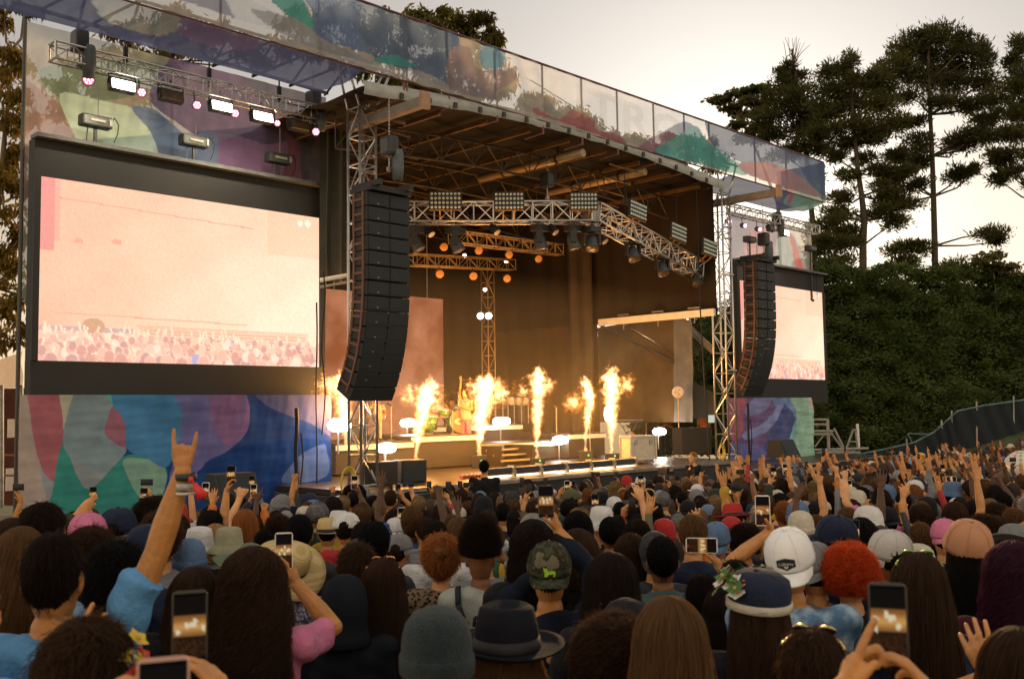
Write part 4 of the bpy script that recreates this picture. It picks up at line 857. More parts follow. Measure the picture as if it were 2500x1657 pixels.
# other floor gear
def box_thing(name, lab, cat, c, d, mat, rz=0, part='body', extra=None, bevel=.02):
    t = thing(name, lab, cat, (c[0], c[1], c[2] - d[2] / 2)); rm = Quaternion((0, 0, 1), rz).to_matrix()
    MB().box(c, d, 0, rm).build(part, mat, t, True, False, bevel)
    if extra: extra(t, Vector(c), d, rm)
    return t
def grille_front(t, c, d, rm):
    if d[0] < .65: MB().box(c + rm @ Vector((0, -d[1] / 2 - .012, 0)), (d[0] * .9, .02, d[2] * .86), 0, rm).build('grille', grillem, t)
    MB().tube(c + rm @ Vector((-.08, 0, d[2] / 2)), c + rm @ Vector((.08, 0, d[2] / 2 + .0)), .012, 5).build('handle', alu_d, t)
def wedge(px, py, Y, w, lab, z=None):
    p = atY(px, py, Y); t = thing('monitor_wedge', lab, 'monitor speaker', (p.x, Y, p.z)); h = w * .62
    poly = [(-.5 * w * .8, 0), (.5 * w * .8, 0), (.30 * w, h), (-.1 * w, h)]
    MB().prism(poly, p + Vector((-w / 2, 0, 0)), (0, 1, 0), (0, 0, 1), (1, 0, 0), w).build('cabinet', boxm, t, True, False, .012)
    a, b = Vector((p.x, Y - .4 * w, p.z)), Vector((p.x, Y - .1 * w, p.z + h)); d = b - a
    g = MB(); nn = d.cross(Vector((1, 0, 0))).normalized(); nn = nn if nn.y < 0 else -nn
    g.add([a + Vector((sx * w * .44, 0, 0)) + d * k + nn * .012 for sx, k in ((-1, .08), (1, .08), (1, .92), (-1, .92))], [(0, 1, 2, 3)]); g.build('grille', grillem, t)
wedge(568, 1224, 16.8, .85, 'black wedge monitor speaker at the foot of the blue banner')
wedge(1914, 1116, 16.9, .95, 'black wedge monitor speaker at the foot of the lilac banner')
# flame projectors and their flames
flame_m = bpy.data.materials.new('flame'); flame_m.use_nodes = True; n = flame_m.node_tree.nodes; l = flame_m.node_tree.links; n.clear()
o = n.new('ShaderNodeOutputMaterial'); tcn = n.new('ShaderNodeTexCoord'); at_ = n.new('ShaderNodeAttribute')
def make_flame_mat(name, spine, radii, seed, lobes=()):
    """gas flame as an emitting volume: distance to a bent spine, broken up by noise"""
    mt = bpy.data.materials.new(name); mt.use_nodes = True; n = mt.node_tree.nodes; l = mt.node_tree.links; n.clear()
    o = n.new('ShaderNodeOutputMaterial'); em = n.new('ShaderNodeEmission'); g = n.new('ShaderNodeTexCoord')
    mth = lambda op, a, b=None, c=None: _math(n, l, op, a, b, c)
    sep = n.new('ShaderNodeSeparateXYZ')
    ns = n.new('ShaderNodeTexNoise'); ns.inputs['Scale'].default_value = 3.0; ns.inputs['Detail'].default_value = 5; ns.inputs['Roughness'].default_value = .68; ns.inputs['Distortion'].default_value = .6
    off = n.new('ShaderNodeVectorMath'); off.operation = 'ADD'; off.inputs[1].default_value = (seed * 3.1, seed * 7.7, seed * 1.3); l.new(g.outputs['Object'], off.inputs[0]); l.new(off.outputs[0], ns.inputs['Vector'])
    sub = n.new('ShaderNodeVectorMath'); sub.operation = 'SUBTRACT'; sub.inputs[1].default_value = (.5, .5, .5); l.new(ns.outputs['Color'], sub.inputs[0])
    sc = n.new('ShaderNodeVectorMath'); sc.operation = 'SCALE'; l.new(sub.outputs[0], sc.inputs[0])
    l.new(g.outputs['Object'], sep.inputs[0])
    H = spine[-1][2]
    zz = mth('DIVIDE', sep.outputs[2], H); l.new(mth('MULTIPLY_ADD', zz, .42, .16), sc.inputs['Scale'])
    wv = n.new('ShaderNodeVectorMath'); wv.operation = 'ADD'; l.new(g.outputs['Object'], wv.inputs[0]); l.new(sc.outputs[0], wv.inputs[1])
    s2 = n.new('ShaderNodeSeparateXYZ'); l.new(wv.outputs[0], s2.inputs[0])
    def curve(vals):
        fc_ = n.new('ShaderNodeFloatCurve'); cu = fc_.mapping.curves[0]; fc_.mapping.use_clip = False
        for i, (x, y) in enumerate(vals):
            if i < 2: cu.points[i].location = (x, y)
            else: cu.points.new(x, y)
        fc_.mapping.update(); l.new(mth('MINIMUM', mth('DIVIDE', s2.outputs[2], H), 1.0), fc_.inputs['Value']); return fc_.outputs[0]
    sx_ = curve([(p[2] / H, p[0] * .5 + .5) for p in spine]); sx_ = mth('MULTIPLY_ADD', sx_, 2, -1)
    rr = curve([(a, b) for a, b in radii])
    zc_ = mth('DIVIDE', s2.outputs[2], H)
    dx = mth('SUBTRACT', s2.outputs[0], sx_); d = mth('SQRT', mth('ADD', mth('MULTIPLY', dx, dx), mth('MULTIPLY', s2.outputs[1], s2.outputs[1])))
    q = mth('SUBTRACT', 1.0, mth('DIVIDE', d, rr))
    for (lx, lz, lr) in lobes:
        ex = mth('SUBTRACT', s2.outputs[0], lx); ez = mth('SUBTRACT', s2.outputs[2], lz)
        dd = mth('SQRT', mth('ADD', mth('ADD', mth('MULTIPLY', ex, ex), mth('MULTIPLY', s2.outputs[1], s2.outputs[1])), mth('MULTIPLY', ez, ez)))
        q = mth('MAXIMUM', q, mth('MULTIPLY', mth('SUBTRACT', 1.0, mth('DIVIDE', dd, lr)), .62))
    n3 = n.new('ShaderNodeTexNoise'); n3.inputs['Scale'].default_value = 7.0; n3.inputs['Detail'].default_value = 5; n3.inputs['Roughness'].default_value = .65; l.new(off.outputs[0], n3.inputs['Vector'])
    hole = mth('MULTIPLY', mth('SUBTRACT', n3.outputs[0], .5), mth('MULTIPLY_ADD', zz, 3.0, .6))
    q = mth('SUBTRACT', mth('ADD', q, hole), mth('MULTIPLY', mth('MAXIMUM', mth('SUBTRACT', zc_, .93), 0.0), 7.0))
    dens = n.new('ShaderNodeMapRange'); dens.interpolation_type = 'SMOOTHSTEP'; dens.inputs['From Min'].default_value = .0; dens.inputs['From Max'].default_value = .85; dens.inputs['To Min'].default_value = 0; dens.inputs['To Max'].default_value = 1.0
    l.new(q, dens.inputs[0])
    rp = n.new('ShaderNodeValToRGB'); rp.color_ramp.elements[0].position = 0; rp.color_ramp.elements[0].color = (.9, .14, .008, 1); rp.color_ramp.elements[1].position = .92; rp.color_ramp.elements[1].color = (1, .72, .34, 1)
    e2 = rp.color_ramp.elements.new(.36); e2.color = (1, .32, .035, 1)
    l.new(dens.outputs[0], rp.inputs[0]); l.new(rp.outputs[0], em.inputs[0]); l.new(mth('MULTIPLY', mth('POWER', dens.outputs[0], 1.5), 12.0), em.inputs[1]); l.new(em.outputs[0], o.inputs['Volume'])
    mt.cycles.volume_step_rate = .35 if hasattr(mt.cycles, 'volume_step_rate') else 1
    return mt
def _math(n, l, op, a, b=None, c=None):
    x = n.new('ShaderNodeMath'); x.operation = op
    for i, v in enumerate((a, b, c)):
        if v is None: continue
        if hasattr(v, 'links'): l.new(v, x.inputs[i])
        else: x.inputs[i].default_value = v
    return x.outputs[0]
def flame(i, px0, py0, px1, py1, Y, width, lab, lobes=(), en=370, box=True, bend=0.0):
    a = atY(px0, py0, Y); b = atY(px1, py1, Y); toc = Vector((CAM.x - a.x, CAM.y - a.y, 0)).normalized(); ex = Vector((-toc.y, toc.x, 0)); ex = ex if ex.dot(R0) > 0 else -ex
    H = (b.z - a.z) * 1.0; dx = (b - a).dot(ex)
    spine = [(0, 0, 0), (dx * .15 + bend * .3, 0, H * .3), (dx * .55 + bend, 0, H * .65), (dx, 0, H)]
    width *= 1.15; radii = [(0, .05 * width / .3), (.12, .22 * width), (.35, .50 * width), (.6, .62 * width), (.8, .80 * width), (.95, .62 * width), (1.0, .30 * width)]
    mt = make_flame_mat('flame', spine, radii, i, lobes)
    ext = [abs(dx) + width + .35] + [abs(l_[0]) + l_[2] + .1 for l_ in lobes]; W = max(ext)
    ang = math.atan2(ex.y, ex.x); t = thing('flame', lab, 'flame', a, 'gas flames shooting up from the stage', ang)
    m_ = MB()
    prof = [(.12, -.02), (.30 * 1, H * .1), (W * .75, H * .4), (W, H * .75), (W, H * 1.1), (W * .6, H * 1.25)]
    m_.lathe((0, 0, 0), prof, 18, 0, None, True, 1, .8); m_.build('fire', mt, t, False)
    L = bpy.data.lights.new('flame_light', 'POINT'); L.energy = en; L.color = (1, .40, .065); L.shadow_soft_size = .35; o = bpy.data.objects.new('flame_light', L); COL.objects.link(o); o.location = a + Vector((0, 0, H * .55)) + toc * .55
    if box:
        q = thing('flame_projector', 'black flame projector box under the ' + lab.split(', ')[-1], 'flame projector', (a.x, a.y, DZ)); zt = a.z - DZ
        MB().box((a.x, a.y, DZ + zt * .4), (.42, .34, max(.2, zt * .8)), 0, Quaternion((0, 0, 1), ang).to_matrix()).build('body', black, q, True, False, .02)
        MB().lathe((a.x, a.y, DZ + zt * .8), [(.07, 0), (.05, zt * .2)], 10).build('nozzle', alu_d, q); MB().box((a.x - .1, a.y - .19, DZ + .2), (.05, .02, .05)).build('status_light', emis('green_dot', (.2, 1, .2), 1.5), q)
flame(1, 1016, 1116, 1052, 926, 20.0, .42, 'tall gas flame leaning over, first flame right of the guitarist', [(-.12, 1.62, .30), (.50, 1.35, .34)])
flame(2, 1170, 1103, 1190, 912, 20.1, .50, 'tall white-hot gas flame, flame at the corner of the drum riser', [(.55, 1.60, .42), (-.1, 1.7, .35)])
flame(3, 1312, 1112, 1314, 896, 18.8, .34, 'tall gas flame with a second loose tongue, flame above the steps', [(-.38, 1.82, .24), (.24, 1.9, .3)])
flame(4, 1430, 1093, 1424, 922, 19.6, .30, 'shorter wavy gas flame, flame left of the far tall one', [(-.32, 1.35, .36)], bend=.16)
flame(5, 1494, 1100, 1492, 897, 18.6, .42, 'tall gas flame, flame next to the black-clad technician', [(.42, 1.9, .34)])
flame(0, 845, 1092, 842, 908, 19.4, .42, 'gas flame half hidden by the truss tower, flame furthest left', [(-.28, 1.5, .45)], box=False, bend=-.05)

# round lamps on stands, tripods, cable coils, racks
def disc_stand(px, py, zf, Y, lab, r=.2):
    p = atY(px, py, Y); t = thing('round_lamp_stand', lab, 'lamp stand', (p.x, Y, zf)); q = (CAM - p).normalized().to_track_quat('Z', 'Y')
    MB().lathe(p, [(r, -.03), (r * 1.03, 0), (r * .95, .02), (r * .5, .0), (.01, -.01)], 22, 0, q, False).build('disc', M('disc_pale', (.62, .52, .38), .4, 0, .15, 14, emit=(1, .8, .5), estr=.12), t, True, True)
    b = MB()
    for a in range(3): b.ball(p + q @ Vector((.09 * math.cos(a * 2.1 + 1), .09 * math.sin(a * 2.1 + 1), .02)), .018, 8)
    b.build('bulb', black, t); MB().tube((p.x, Y, zf + .3), p, .016, 6).tube((p.x, Y, zf + .35), (p.x - .28, Y - .1, zf), .014, 5).tube((p.x, Y, zf + .35), (p.x + .28, Y - .1, zf), .014, 5).tube((p.x, Y, zf + .35), (p.x, Y + .3, zf), .014, 5).build('stand', M('stand_brass', (.5, .4, .25), .4, .6, .15, 6), t)
disc_stand(1655, 957, DZ, 20.2, 'round pale disc lamp on a tall stand before the grey tent leg')
disc_stand(1574, 900, DZ, 23.8, 'round pale disc lamp on a tall stand before the golden canvas', .2)
def mic(px, py, Y, zf, lab):
    p = atY(px, py, Y); t = thing('mic_stand', lab, 'microphone stand', (p.x, Y, zf)); MB().tube((p.x, Y, zf), p, .012, 6).lathe((p.x, Y, zf), [(.14, 0), (.14, .02), (.03, .04)], 14).build('stand', alu_d, t); MB().tube(p, p + Vector((-.16, -.06, .05)), .022, 8).ball(p + Vector((-.17, -.065, .052)), .034, 8).build('microphone', black, t)
mic(1358, 994, 20.6, 2.1, 'microphone stand on the lower riser right of the flame above the steps'); mic(955, 990, 21.5, 2.3, 'microphone stand in front of the guitarist')
def coil(p, r, lab):
    t = thing('cable_coil', lab, 'cable', p); b = MB()
    for k in range(5):
        rr = r * (.8 + .06 * k); pts = [Vector(p) + Vector((rr * .7 * math.cos(a), -.05 - .01 * k, rr * 1.15 * math.sin(a))) for a in np.linspace(0, 2 * math.pi, 22)]; b.path(pts, .014, 5)
    b.path([Vector(p) + Vector((0, -.06, -r)), Vector(p) + Vector((.03, -.1, -r - .3)), Vector(p) + Vector((.2, -.12, -r - .5))], .014, 5); b.build('loop', yellowc, t)
p = atY(845, 1178, 16.6); coil((p.x, 16.6, p.z), .27, 'yellow cable coil hung at the foot of the left truss tower'); p = atY(1757, 1103, 16.4); coil((p.x, 16.4, p.z), .2, 'yellow cable coil hung at the foot of the right truss tower')
p = atZ(1640, 1185, .0); p = atY(1622, 1150, 15.5); t = thing('tripod', 'dark camera tripod in the pit in front of the stage end', 'tripod', (p.x, 15.5, 0)); b = MB()
for dx, dy in ((-.35, -.1), (.3, -.2), (.05, .35)): b.tube((p.x, 15.5, 1.35), (p.x + dx, 15.5 + dy, 0.02), .02, 6)
b.build('leg', alu_d, t); MB().box((p.x, 15.5, 1.45), (.18, .3, .16)).lathe((p.x, 15.33, 1.45), [(.06, 0), (.07, .16)], 12, 0, Quaternion((1, 0, 0), math.pi / 2)).build('camera', black, t, True, False, .01)
for px, py, Y, w, h, lab in ((1000, 1138, 17.6, .62, .5, 'black floor amplifier near the guard with a green light'), (925, 1165, 17.6, .7, .5, 'low black equipment rack beside the left truss tower'), (1690, 1105, 19.5, 1.3, .9, 'black equipment rack behind the right truss tower')):
    c = atY(px, py, Y); box_thing('amplifier', lab, 'amplifier', (c.x, Y, DZ + h / 2), (w, .5, h), boxm if w < .65 else riserm, R(-15), 'cabinet', grille_front)
t = thing('monitor_desk', 'small lit display on the rack behind the right truss tower', 'display', atY(1741, 1022, 19.5)); p = atY(1738, 1022, 19.4); MB().box(p + Vector((0, .03, 0)), (.46, .04, .3)).build('case', black, t); MB().box(p, (.42, .02, .26)).build('screen', emis('small_screen', S(220, 225, 210), .8), t)
for px, x_, lab in ((1690, 0, 'thin black cable hanging from the roof at the right stage edge'),):
    p = atY(1708, 690, 16.9); t = thing('hanging_cable', lab, 'cable', (p.x, 16.9, 1.5)); MB().path([(p.x - .05, 16.9, 9.7), (p.x, 16.9, 6), (p.x + .05, 16.85, 3.4), (p.x + .12, 16.8, 1.5)], .022, 6).build('cord', rub, t)
for px, Y, z0, z1, lab in ((724, 18.9, 3.2, 1.0, 'thick black cable bundle down the blue part of the left banner'), (773, 19.0, 5.6, 1.0, 'thin black cable beside the edge of the left video screen'), (790, 18.8, 6.3, 2.6, 'wavy black cable between the left video screen and the tower'), (1826, 18.8, 3.2, .9, 'black cable pair down the lilac banner')):
    p = atY(px, 1000, Y); t = thing('hanging_cable', lab, 'cable', (p.x, Y, z1)); w = .045 if 'bundle' in lab or 'pair' in lab else .018
    zs = np.linspace(z0, z1, 9); MB().path([(p.x + .05 * math.sin(k * 1.3) * (1 if 'wavy' in lab else .3), Y, z) for k, z in enumerate(zs)], w, 6).build('cord', rub, t)
    if w > .03: MB().path([(p.x + .09 + .06 * math.sin(k * .8), Y - .03, z) for k, z in enumerate(zs[2:])], .018, 5).build('loose_cord', rub, t)

# keyboards and amplifiers behind the flight case
p = atY(1535, 1028, 22.6); t = thing('keyboard', 'black keyboard on a crossed stand behind the flight case', 'keyboard', (p.x, 22.6, 1.5)); MB().box((p.x, 22.6, p.z), (1.1, .32, .09), 0, Quaternion((0, 0, 1), R(-25)).to_matrix()).build('body', black, t, True, False, .015); MB().box((p.x, 22.55, p.z + .05), (1.0, .16, .012), 0, Quaternion((0, 0, 1), R(-25)).to_matrix()).build('keys', whitep, t)
MB().tube((p.x - .4, 22.7, 1.5), (p.x + .4, 22.5, p.z - .05), .018, 6).tube((p.x + .4, 22.5, 1.5), (p.x - .4, 22.7, p.z - .05), .018, 6).build('stand', alu_d, t)
for px, py, Y, lab in ((868, 1046, 23.2, 'black guitar amplifier at the back of the riser beside the left truss tower'), (1395, 1012, 24.6, 'black amplifier on the back riser left of the far flames'), (1345, 1016, 25.0, 'black amplifier on the back riser beside the percussion')):
    c = atY(px, py, Y); box_thing('amplifier', lab, 'amplifier', (c.x, Y, (2.3 if px < 900 else 2.62) + .3), (.62, .4, .6), boxm, R(-12), 'cabinet', grille_front)
mic(1105, 1000, 21.0, 2.42, 'microphone stand in front of the drum kit'); mic(1440, 1035, 20.2, DZ, 'microphone stand between the two far flames')

# drum kit and percussion
def drum(t, nm, c, r, d, ax, shell, head=None, n=22):
    q = Vector(ax).normalized().to_track_quat('Z', 'Y'); o = MB().lathe(c, [(r, -d / 2), (r, d / 2)], n, 0, q, True).build(nm, shell, t, True, True)
    MB().lathe(c, [(r * 1.02, d / 2 - .03), (r * 1.04, d / 2), (r * .97, d / 2 + .01)], n, 0, q, False).lathe(c, [(r * 1.03, -d / 2), (r * 1.03, -d / 2 + .03)], n, 0, q, False).build('hoop', alu, o, True, True)
    if head: MB().lathe(c, [(r * .97, d / 2 + .006), (.002, d / 2 + .008)], n, 0, q, False).build('drum_head', head, o, True)
    return o
gsh = M('green_shell', (.10, .22, .08), .25, .2, .3, 9, spec=.6); redm = M('red_head', (.62, .10, .03), .45, 0, .25, 6); cym = M('cymbal', (.65, .48, .2), .28, .85, .15, 9); hdm = M('drum_skin', (.7, .66, .55), .6)
k0 = atY(1112, 1045, 21.6); kz = 2.42; t = thing('drum_kit', 'green drum kit with a red bass drum front on the riser between two flames', 'drum kit', (k0.x, 21.6, kz))
o = drum(t, 'bass_drum', (k0.x + .05, 21.5, kz + .34), .34, .42, (-.45, -1, .1), gsh, redm); MB().lathe((k0.x + .05, 21.5, kz + .34), [(.21, .222), (.12, .226)], 18, 0, Vector((-.45, -1, .1)).to_track_quat('Z', 'Y'), False, 1, .45).build('front_emblem', M('cream_paint', (.7, .58, .36), .5), o)
for dx, dy, dz, r, d in ((-.35, .1, .62, .17, .22), (.28, .15, .68, .16, .2), (-.75, .25, .36, .22, .4), (-1.05, -.05, .30, .16, .52), (-1.32, -.05, .28, .15, .5), (.75, .2, .4, .2, .3)): drum(t, 'tom_drum', (k0.x + dx, 21.6 + dy, kz + dz), r, d, (0, -.25, 1), gsh if dx != .75 else M('steel_shell', (.5, .48, .42), .25, .8), hdm)
for dx, dy, dz in ((-.95, .3, 1.15), (.5, .4, 1.2), (1.0, .2, 1.0)):
    o = MB().lathe((k0.x + dx, 21.6 + dy, kz + dz), [(.002, .03), (.05, .015), (.24, -.01)], 22, 0, Vector((.1, -.3, 1)).to_track_quat('Z', 'Y'), False).build('cymbal', cym, t, True, True); MB().tube((k0.x + dx, 21.6 + dy, kz), (k0.x + dx, 21.6 + dy, kz + dz), .014, 6).build('cymbal_stand', alu, o)
k1 = atY(1258, 1010, 24.0); t = thing('percussion_set', 'pale hand drums and cymbals on thin chrome stands on the back riser', 'percussion', (k1.x, 24, 2.62))
for dx in (-.3, .05, .4): drum(t, 'hand_drum', (k1.x + dx, 23.9, 2.62 + .78), .15, .24, (0, -.2, 1), M('pale_drum', (.6, .5, .34), .4, 0, .1, 6), hdm)
o = MB().lathe((k1.x - .7, 23.9, 3.72), [(.002, .03), (.05, .015), (.22, -.01)], 20, 0, Vector((0, -.3, 1)).to_track_quat('Z', 'Y'), False).build('cymbal', cym, t, True, True)
b = MB()
for dx in (-.7, -.45, -.15, .2, .55): b.tube((k1.x + dx, 23.9, 2.62), (k1.x + dx, 23.9, 3.4 if dx > -.6 else 3.72), .016, 6)
b.tube((k1.x - .75, 23.85, 3.28), (k1.x + .6, 23.85, 3.28), .016, 6).build('stand', alu, t)

# thin stage smoke hanging between the lamps and the drums
t = tag(bpy.data.objects.new('stage_smoke', MB().box((19.4, 21.6, 4.0), (12.6, 9.6, 4.9)).mesh('stage_smoke')), kind='stuff'); COL.objects.link(t)
sm = bpy.data.materials.new('stage_smoke'); sm.use_nodes = True; n = sm.node_tree.nodes; l = sm.node_tree.links; n.clear(); o = n.new('ShaderNodeOutputMaterial'); v = n.new('ShaderNodeVolumeScatter'); v.inputs['Color'].default_value = (.95, .85, .62, 1); v.inputs['Density'].default_value = .0095; v.inputs['Anisotropy'].default_value = .35; l.new(v.outputs[0], o.inputs['Volume']); t.data.materials.append(sm)
# ------------------------------------------------------------------ trees and shrubs
def leaf_mat(name, c, tr=.35, var=.45):
    mt = bpy.data.materials.new(name); mt.use_nodes = True; n = mt.node_tree.nodes; l = mt.node_tree.links; n.clear()
    o = n.new('ShaderNodeOutputMaterial'); d = n.new('ShaderNodeBsdfDiffuse'); t = n.new('ShaderNodeBsdfTranslucent'); mx = n.new('ShaderNodeMixShader'); mx.inputs[0].default_value = tr
    tc = n.new('ShaderNodeTexCoord'); x = n.new('ShaderNodeTexNoise'); x.inputs['Scale'].default_value = .8; x.inputs['Detail'].default_value = 4; l.new(tc.outputs['Object'], x.inputs['Vector'])
    rp = n.new('ShaderNodeValToRGB'); rp.color_ramp.elements[0].position = .3; rp.color_ramp.elements[0].color = (*[v * (1 - var) for v in c], 1); rp.color_ramp.elements[1].position = .7; rp.color_ramp.elements[1].color = (*[v * (1 + var) for v in c], 1)
    l.new(x.outputs[0], rp.inputs[0]); l.new(rp.outputs[0], d.inputs[0]); l.new(rp.outputs[0], t.inputs[0]); l.new(d.outputs[0], mx.inputs[1]); l.new(t.outputs[0], mx.inputs[2]); l.new(mx.outputs[0], o.inputs[0]); return mt
pine_m = leaf_mat('pine_needles', (.075, .078, .028), .38); euc_m = leaf_mat('eucalyptus_leaves', (.11, .095, .028), .5); bush_m = leaf_mat('shrub_leaves', (.078, .105, .032), .4, .7); acac_m = leaf_mat('light_leaves', (.10, .10, .035), .5)
bark = M('bark', (.075, .058, .042), .9, 0, .4, 3, .6, 8); barkp = M('pale_bark', (.17, .13, .09), .85, 0, .4, 2, .4, 6)
def leaves(C, Rr, per, size, asp, mode, seed):
    """small leaf faces round the centres C with radii Rr; mode tunes how they lie"""
    r = np.random.default_rng(seed); n = len(C); k = per; N = n * k
    ctr = np.repeat(np.asarray(C), k, 0); rad = np.repeat(np.asarray(Rr), k, 0)
    d = r.standard_normal((N, 3)); d /= np.linalg.norm(d, axis=1, keepdims=True); u = r.random((N, 1)) ** .6 * np.where(r.random((N, 1)) < .14, 1.45, 1.0)
    P = ctr + d * u * rad
    if mode == 'pine':   ax = d * .8 + np.array([0, 0, .55]) + .5 * r.standard_normal((N, 3))
    elif mode == 'hang': ax = np.array([0, 0, -1.0]) + .55 * r.standard_normal((N, 3))
    else: ax = np.array([0, 0, .05]) + r.standard_normal((N, 3)) * np.array([1, 1, .38])
    ax /= np.linalg.norm(ax, axis=1, keepdims=True); s = r.standard_normal((N, 3)); s -= ax * (s * ax).sum(1, keepdims=True); s /= np.linalg.norm(s, axis=1, keepdims=True)
    L = size * r.uniform(.6, 1.3, (N, 1)); W = L * asp
    V = np.stack([P, P + ax * L * .5 + s * W, P + ax * L, P + ax * L * .5 - s * W], 1).reshape(-1, 3)
    return V, np.arange(N * 4).reshape(-1, 4)
def limb(mb, pts, r0, r1):
    n = len(pts) - 1
    for i in range(n): mb.tube(pts[i], pts[i + 1], r0 + (r1 - r0) * i / n, 8 if r0 > .12 else 5, 0, r0 + (r1 - r0) * (i + 1) / n, False)
def tree(lab, base, trunk_pts, r0, clumps, mode, mat, per, size, asp, seed, name='pine_tree', bmat=bark, twig=True, group='trees beyond the stage'):
    """trunk_pts: world points; clumps: list of (centre, (rx, ry, rz)) foliage masses fed by limbs from the trunk"""
    r = np.random.default_rng(seed); t = thing(name, lab, 'tree', base, group)
    tb = MB(); limb(tb, trunk_pts, r0, r0 * .3)
    tp = np.array([tuple(p) for p in trunk_pts]); C = []; Rr = []
    for c, rr in clumps:
        c = np.array(c, float); rr = np.array(rr, float)
        j = np.argmin(np.abs(tp[:, 2] - (c[2] - rr[2] * .5 - .22 * np.linalg.norm(c[:2] - tp[:, :2].mean(0))))); a = tp[j]
        mid = (a + c) / 2 + np.array([0, 0, -.06 * np.linalg.norm(c - a)]) + r.normal(0, .15, 3)
        limb(tb, [Vector(a), Vector(mid), Vector(c)], max(.04, r0 * .28), .03)
        m = max(3, int(7 * rr.prod() ** .33 * 1.6))
        for i in range(m):
            d = r.standard_normal(3); d /= np.linalg.norm(d); cc = c + d * rr * r.uniform(.25, .95); s = r.uniform(.32, .6)
            C.append(cc); Rr.append(np.minimum(rr * s, 1.6) * np.array([1, 1, .75]) + .1)
            if twig and i % 2 == 0: limb(tb, [Vector(c), Vector((c + cc) / 2 + r.normal(0, .08, 3)), Vector(cc)], .028, .01)
    tb.build('trunk', bmat, t, True, True)
    V, F = leaves(C, Rr, per, size, asp, mode, seed + 1)
    link('crown', mesh_np('crown', V, F), t, [mat], True)
    return t
def dpt(px, py, f): return np.array(atF(px, py, f))
def pxr(w, h, f, depth=1.0):
    a = w / FPX * f; return (a * depth, a * depth, h / FPX * f)
def pix_tree(lab, f, trunk_px, rpx, clump_px, seed, mode='pine', mat=None, per=110, size=.34, asp=.11, zb=-.5, **k):
    tp = [Vector(dpt(x, y, f)) for x, y in trunk_px]; b = Vector((tp[0].x, tp[0].y, zb)); tp = [b] + tp
    r = np.random.default_rng(seed + 50); cl = []
    for x, y, w, h in clump_px:
        c = dpt(x, y, f + r.uniform(-.9, .9) * w / FPX * f); cl.append((c, pxr(w * 1.15, h * 1.2, f)))
    return tree(lab, b, tp, rpx / FPX * f, cl, mode, mat or pine_m, per, size, asp, seed, **k)
# big pine on the right (picture pixels give bearing and size, f is its real distance)
pix_tree('tallest dark pine with a straight bare trunk and a flat-topped crown', 62, [(2284, 720), (2282, 600), (2279, 480), (2276, 380), (2271, 280), (2268, 200), (2266, 110)], 10,
    [(2268, 90, 40, 28), (2310, 100, 50, 32), (2230, 110, 46, 30), (2200, 135, 36, 26), (2350, 118, 40, 28), (2400, 118, 22, 24), (2270, 150, 80, 36), (2350, 165, 60, 30), (2190, 165, 50, 24), (2250, 195, 66, 26), (2400, 150, 26, 26), (2330, 205, 56, 22), (2395, 205, 40, 20), (2215, 235, 40, 16), (2420, 245, 50, 20), (2360, 262, 44, 14), (2300, 250, 40, 14),
     (2228, 300, 28, 14), (2420, 290, 44, 16), (2370, 325, 50, 20), (2420, 335, 40, 14), (2240, 345, 36, 20), (2340, 360, 40, 14), (2210, 385, 44, 18), (2246, 400, 30, 12), (2340, 430, 30, 22), (2370, 420, 24, 12), (2190, 440, 50, 20), (2235, 455, 28, 12), (2180, 490, 34, 12), (2415, 570, 34, 14), (2440, 590, 22, 10), (2200, 612, 40, 16), (2245, 605, 26, 12), (2225, 640, 36, 14), (2330, 660, 60, 20)], 11, per=125, size=.34)
pix_tree('forked dark pine standing behind the far end of the roof mesh', 60, [(2107, 690), (2107, 600), (2110, 540), (2104, 480), (2095, 420), (2088, 340), (2080, 250), (2075, 170)], 11,
    [(2075, 150, 18, 24), (2062, 180, 24, 22), (2020, 180, 22, 22), (2090, 200, 34, 24), (2130, 190, 24, 30), (2155, 215, 34, 30), (2030, 215, 40, 26), (2100, 240, 56, 28), (2050, 265, 50, 24), (2150, 262, 40, 24), (2010, 270, 40, 26), (2180, 300, 40, 18), (2105, 300, 52, 20), (2040, 320, 44, 20), (2150, 330, 36, 14), (2000, 330, 34, 18), (2070, 350, 36, 16), (2130, 345, 30, 12), (2110, 390, 26, 12), (2185, 380, 30, 14), (2040, 385, 30, 14), (2150, 420, 34, 14), (2070, 430, 24, 12), (2190, 420, 30, 12), (2060, 480, 34, 16), (2160, 465, 40, 16), (2200, 500, 44, 18), (2150, 520, 44, 16), (2040, 530, 40, 18), (2180, 545, 34, 14), (2060, 570, 34, 14), (2030, 600, 46, 16), (2085, 590, 20, 10)], 12, per=125, size=.34)
pix_tree('dark tree with a dead bare tip behind the roof mesh end', 66, [(1985, 560), (1975, 440), (1962, 330), (1950, 230), (1938, 160), (1934, 120)], 8,
    [(1920, 175, 18, 16), (1945, 190, 24, 18), (1905, 190, 16, 14), (1930, 215, 38, 18), (1900, 240, 40, 20), (1960, 235, 44, 20), (1930, 265, 60, 22), (1880, 285, 46, 22), (1985, 275, 40, 22), (1940, 310, 60, 22), (1890, 330, 40, 20), (1990, 320, 40, 20), (1960, 360, 46, 20), (1910, 375, 40, 16), (2010, 370, 30, 16), (1990, 430, 28, 14)], 13, per=125, size=.34)
b = MB(); r_ = np.random.default_rng(5); p0 = Vector(dpt(1936, 170, 66))
for k in range(26):
    e_ = Vector(dpt(1918 + r_.uniform(-6, 62) * (.4 + k / 40), 88 + r_.uniform(0, 70), 66 + r_.uniform(-1, 1))); limb(b, [p0 + Vector((0, 0, r_.uniform(0, 1.2))), (p0 + e_) / 2 + Vector(r_.normal(0, .15, 3)), e_], .035, .012)
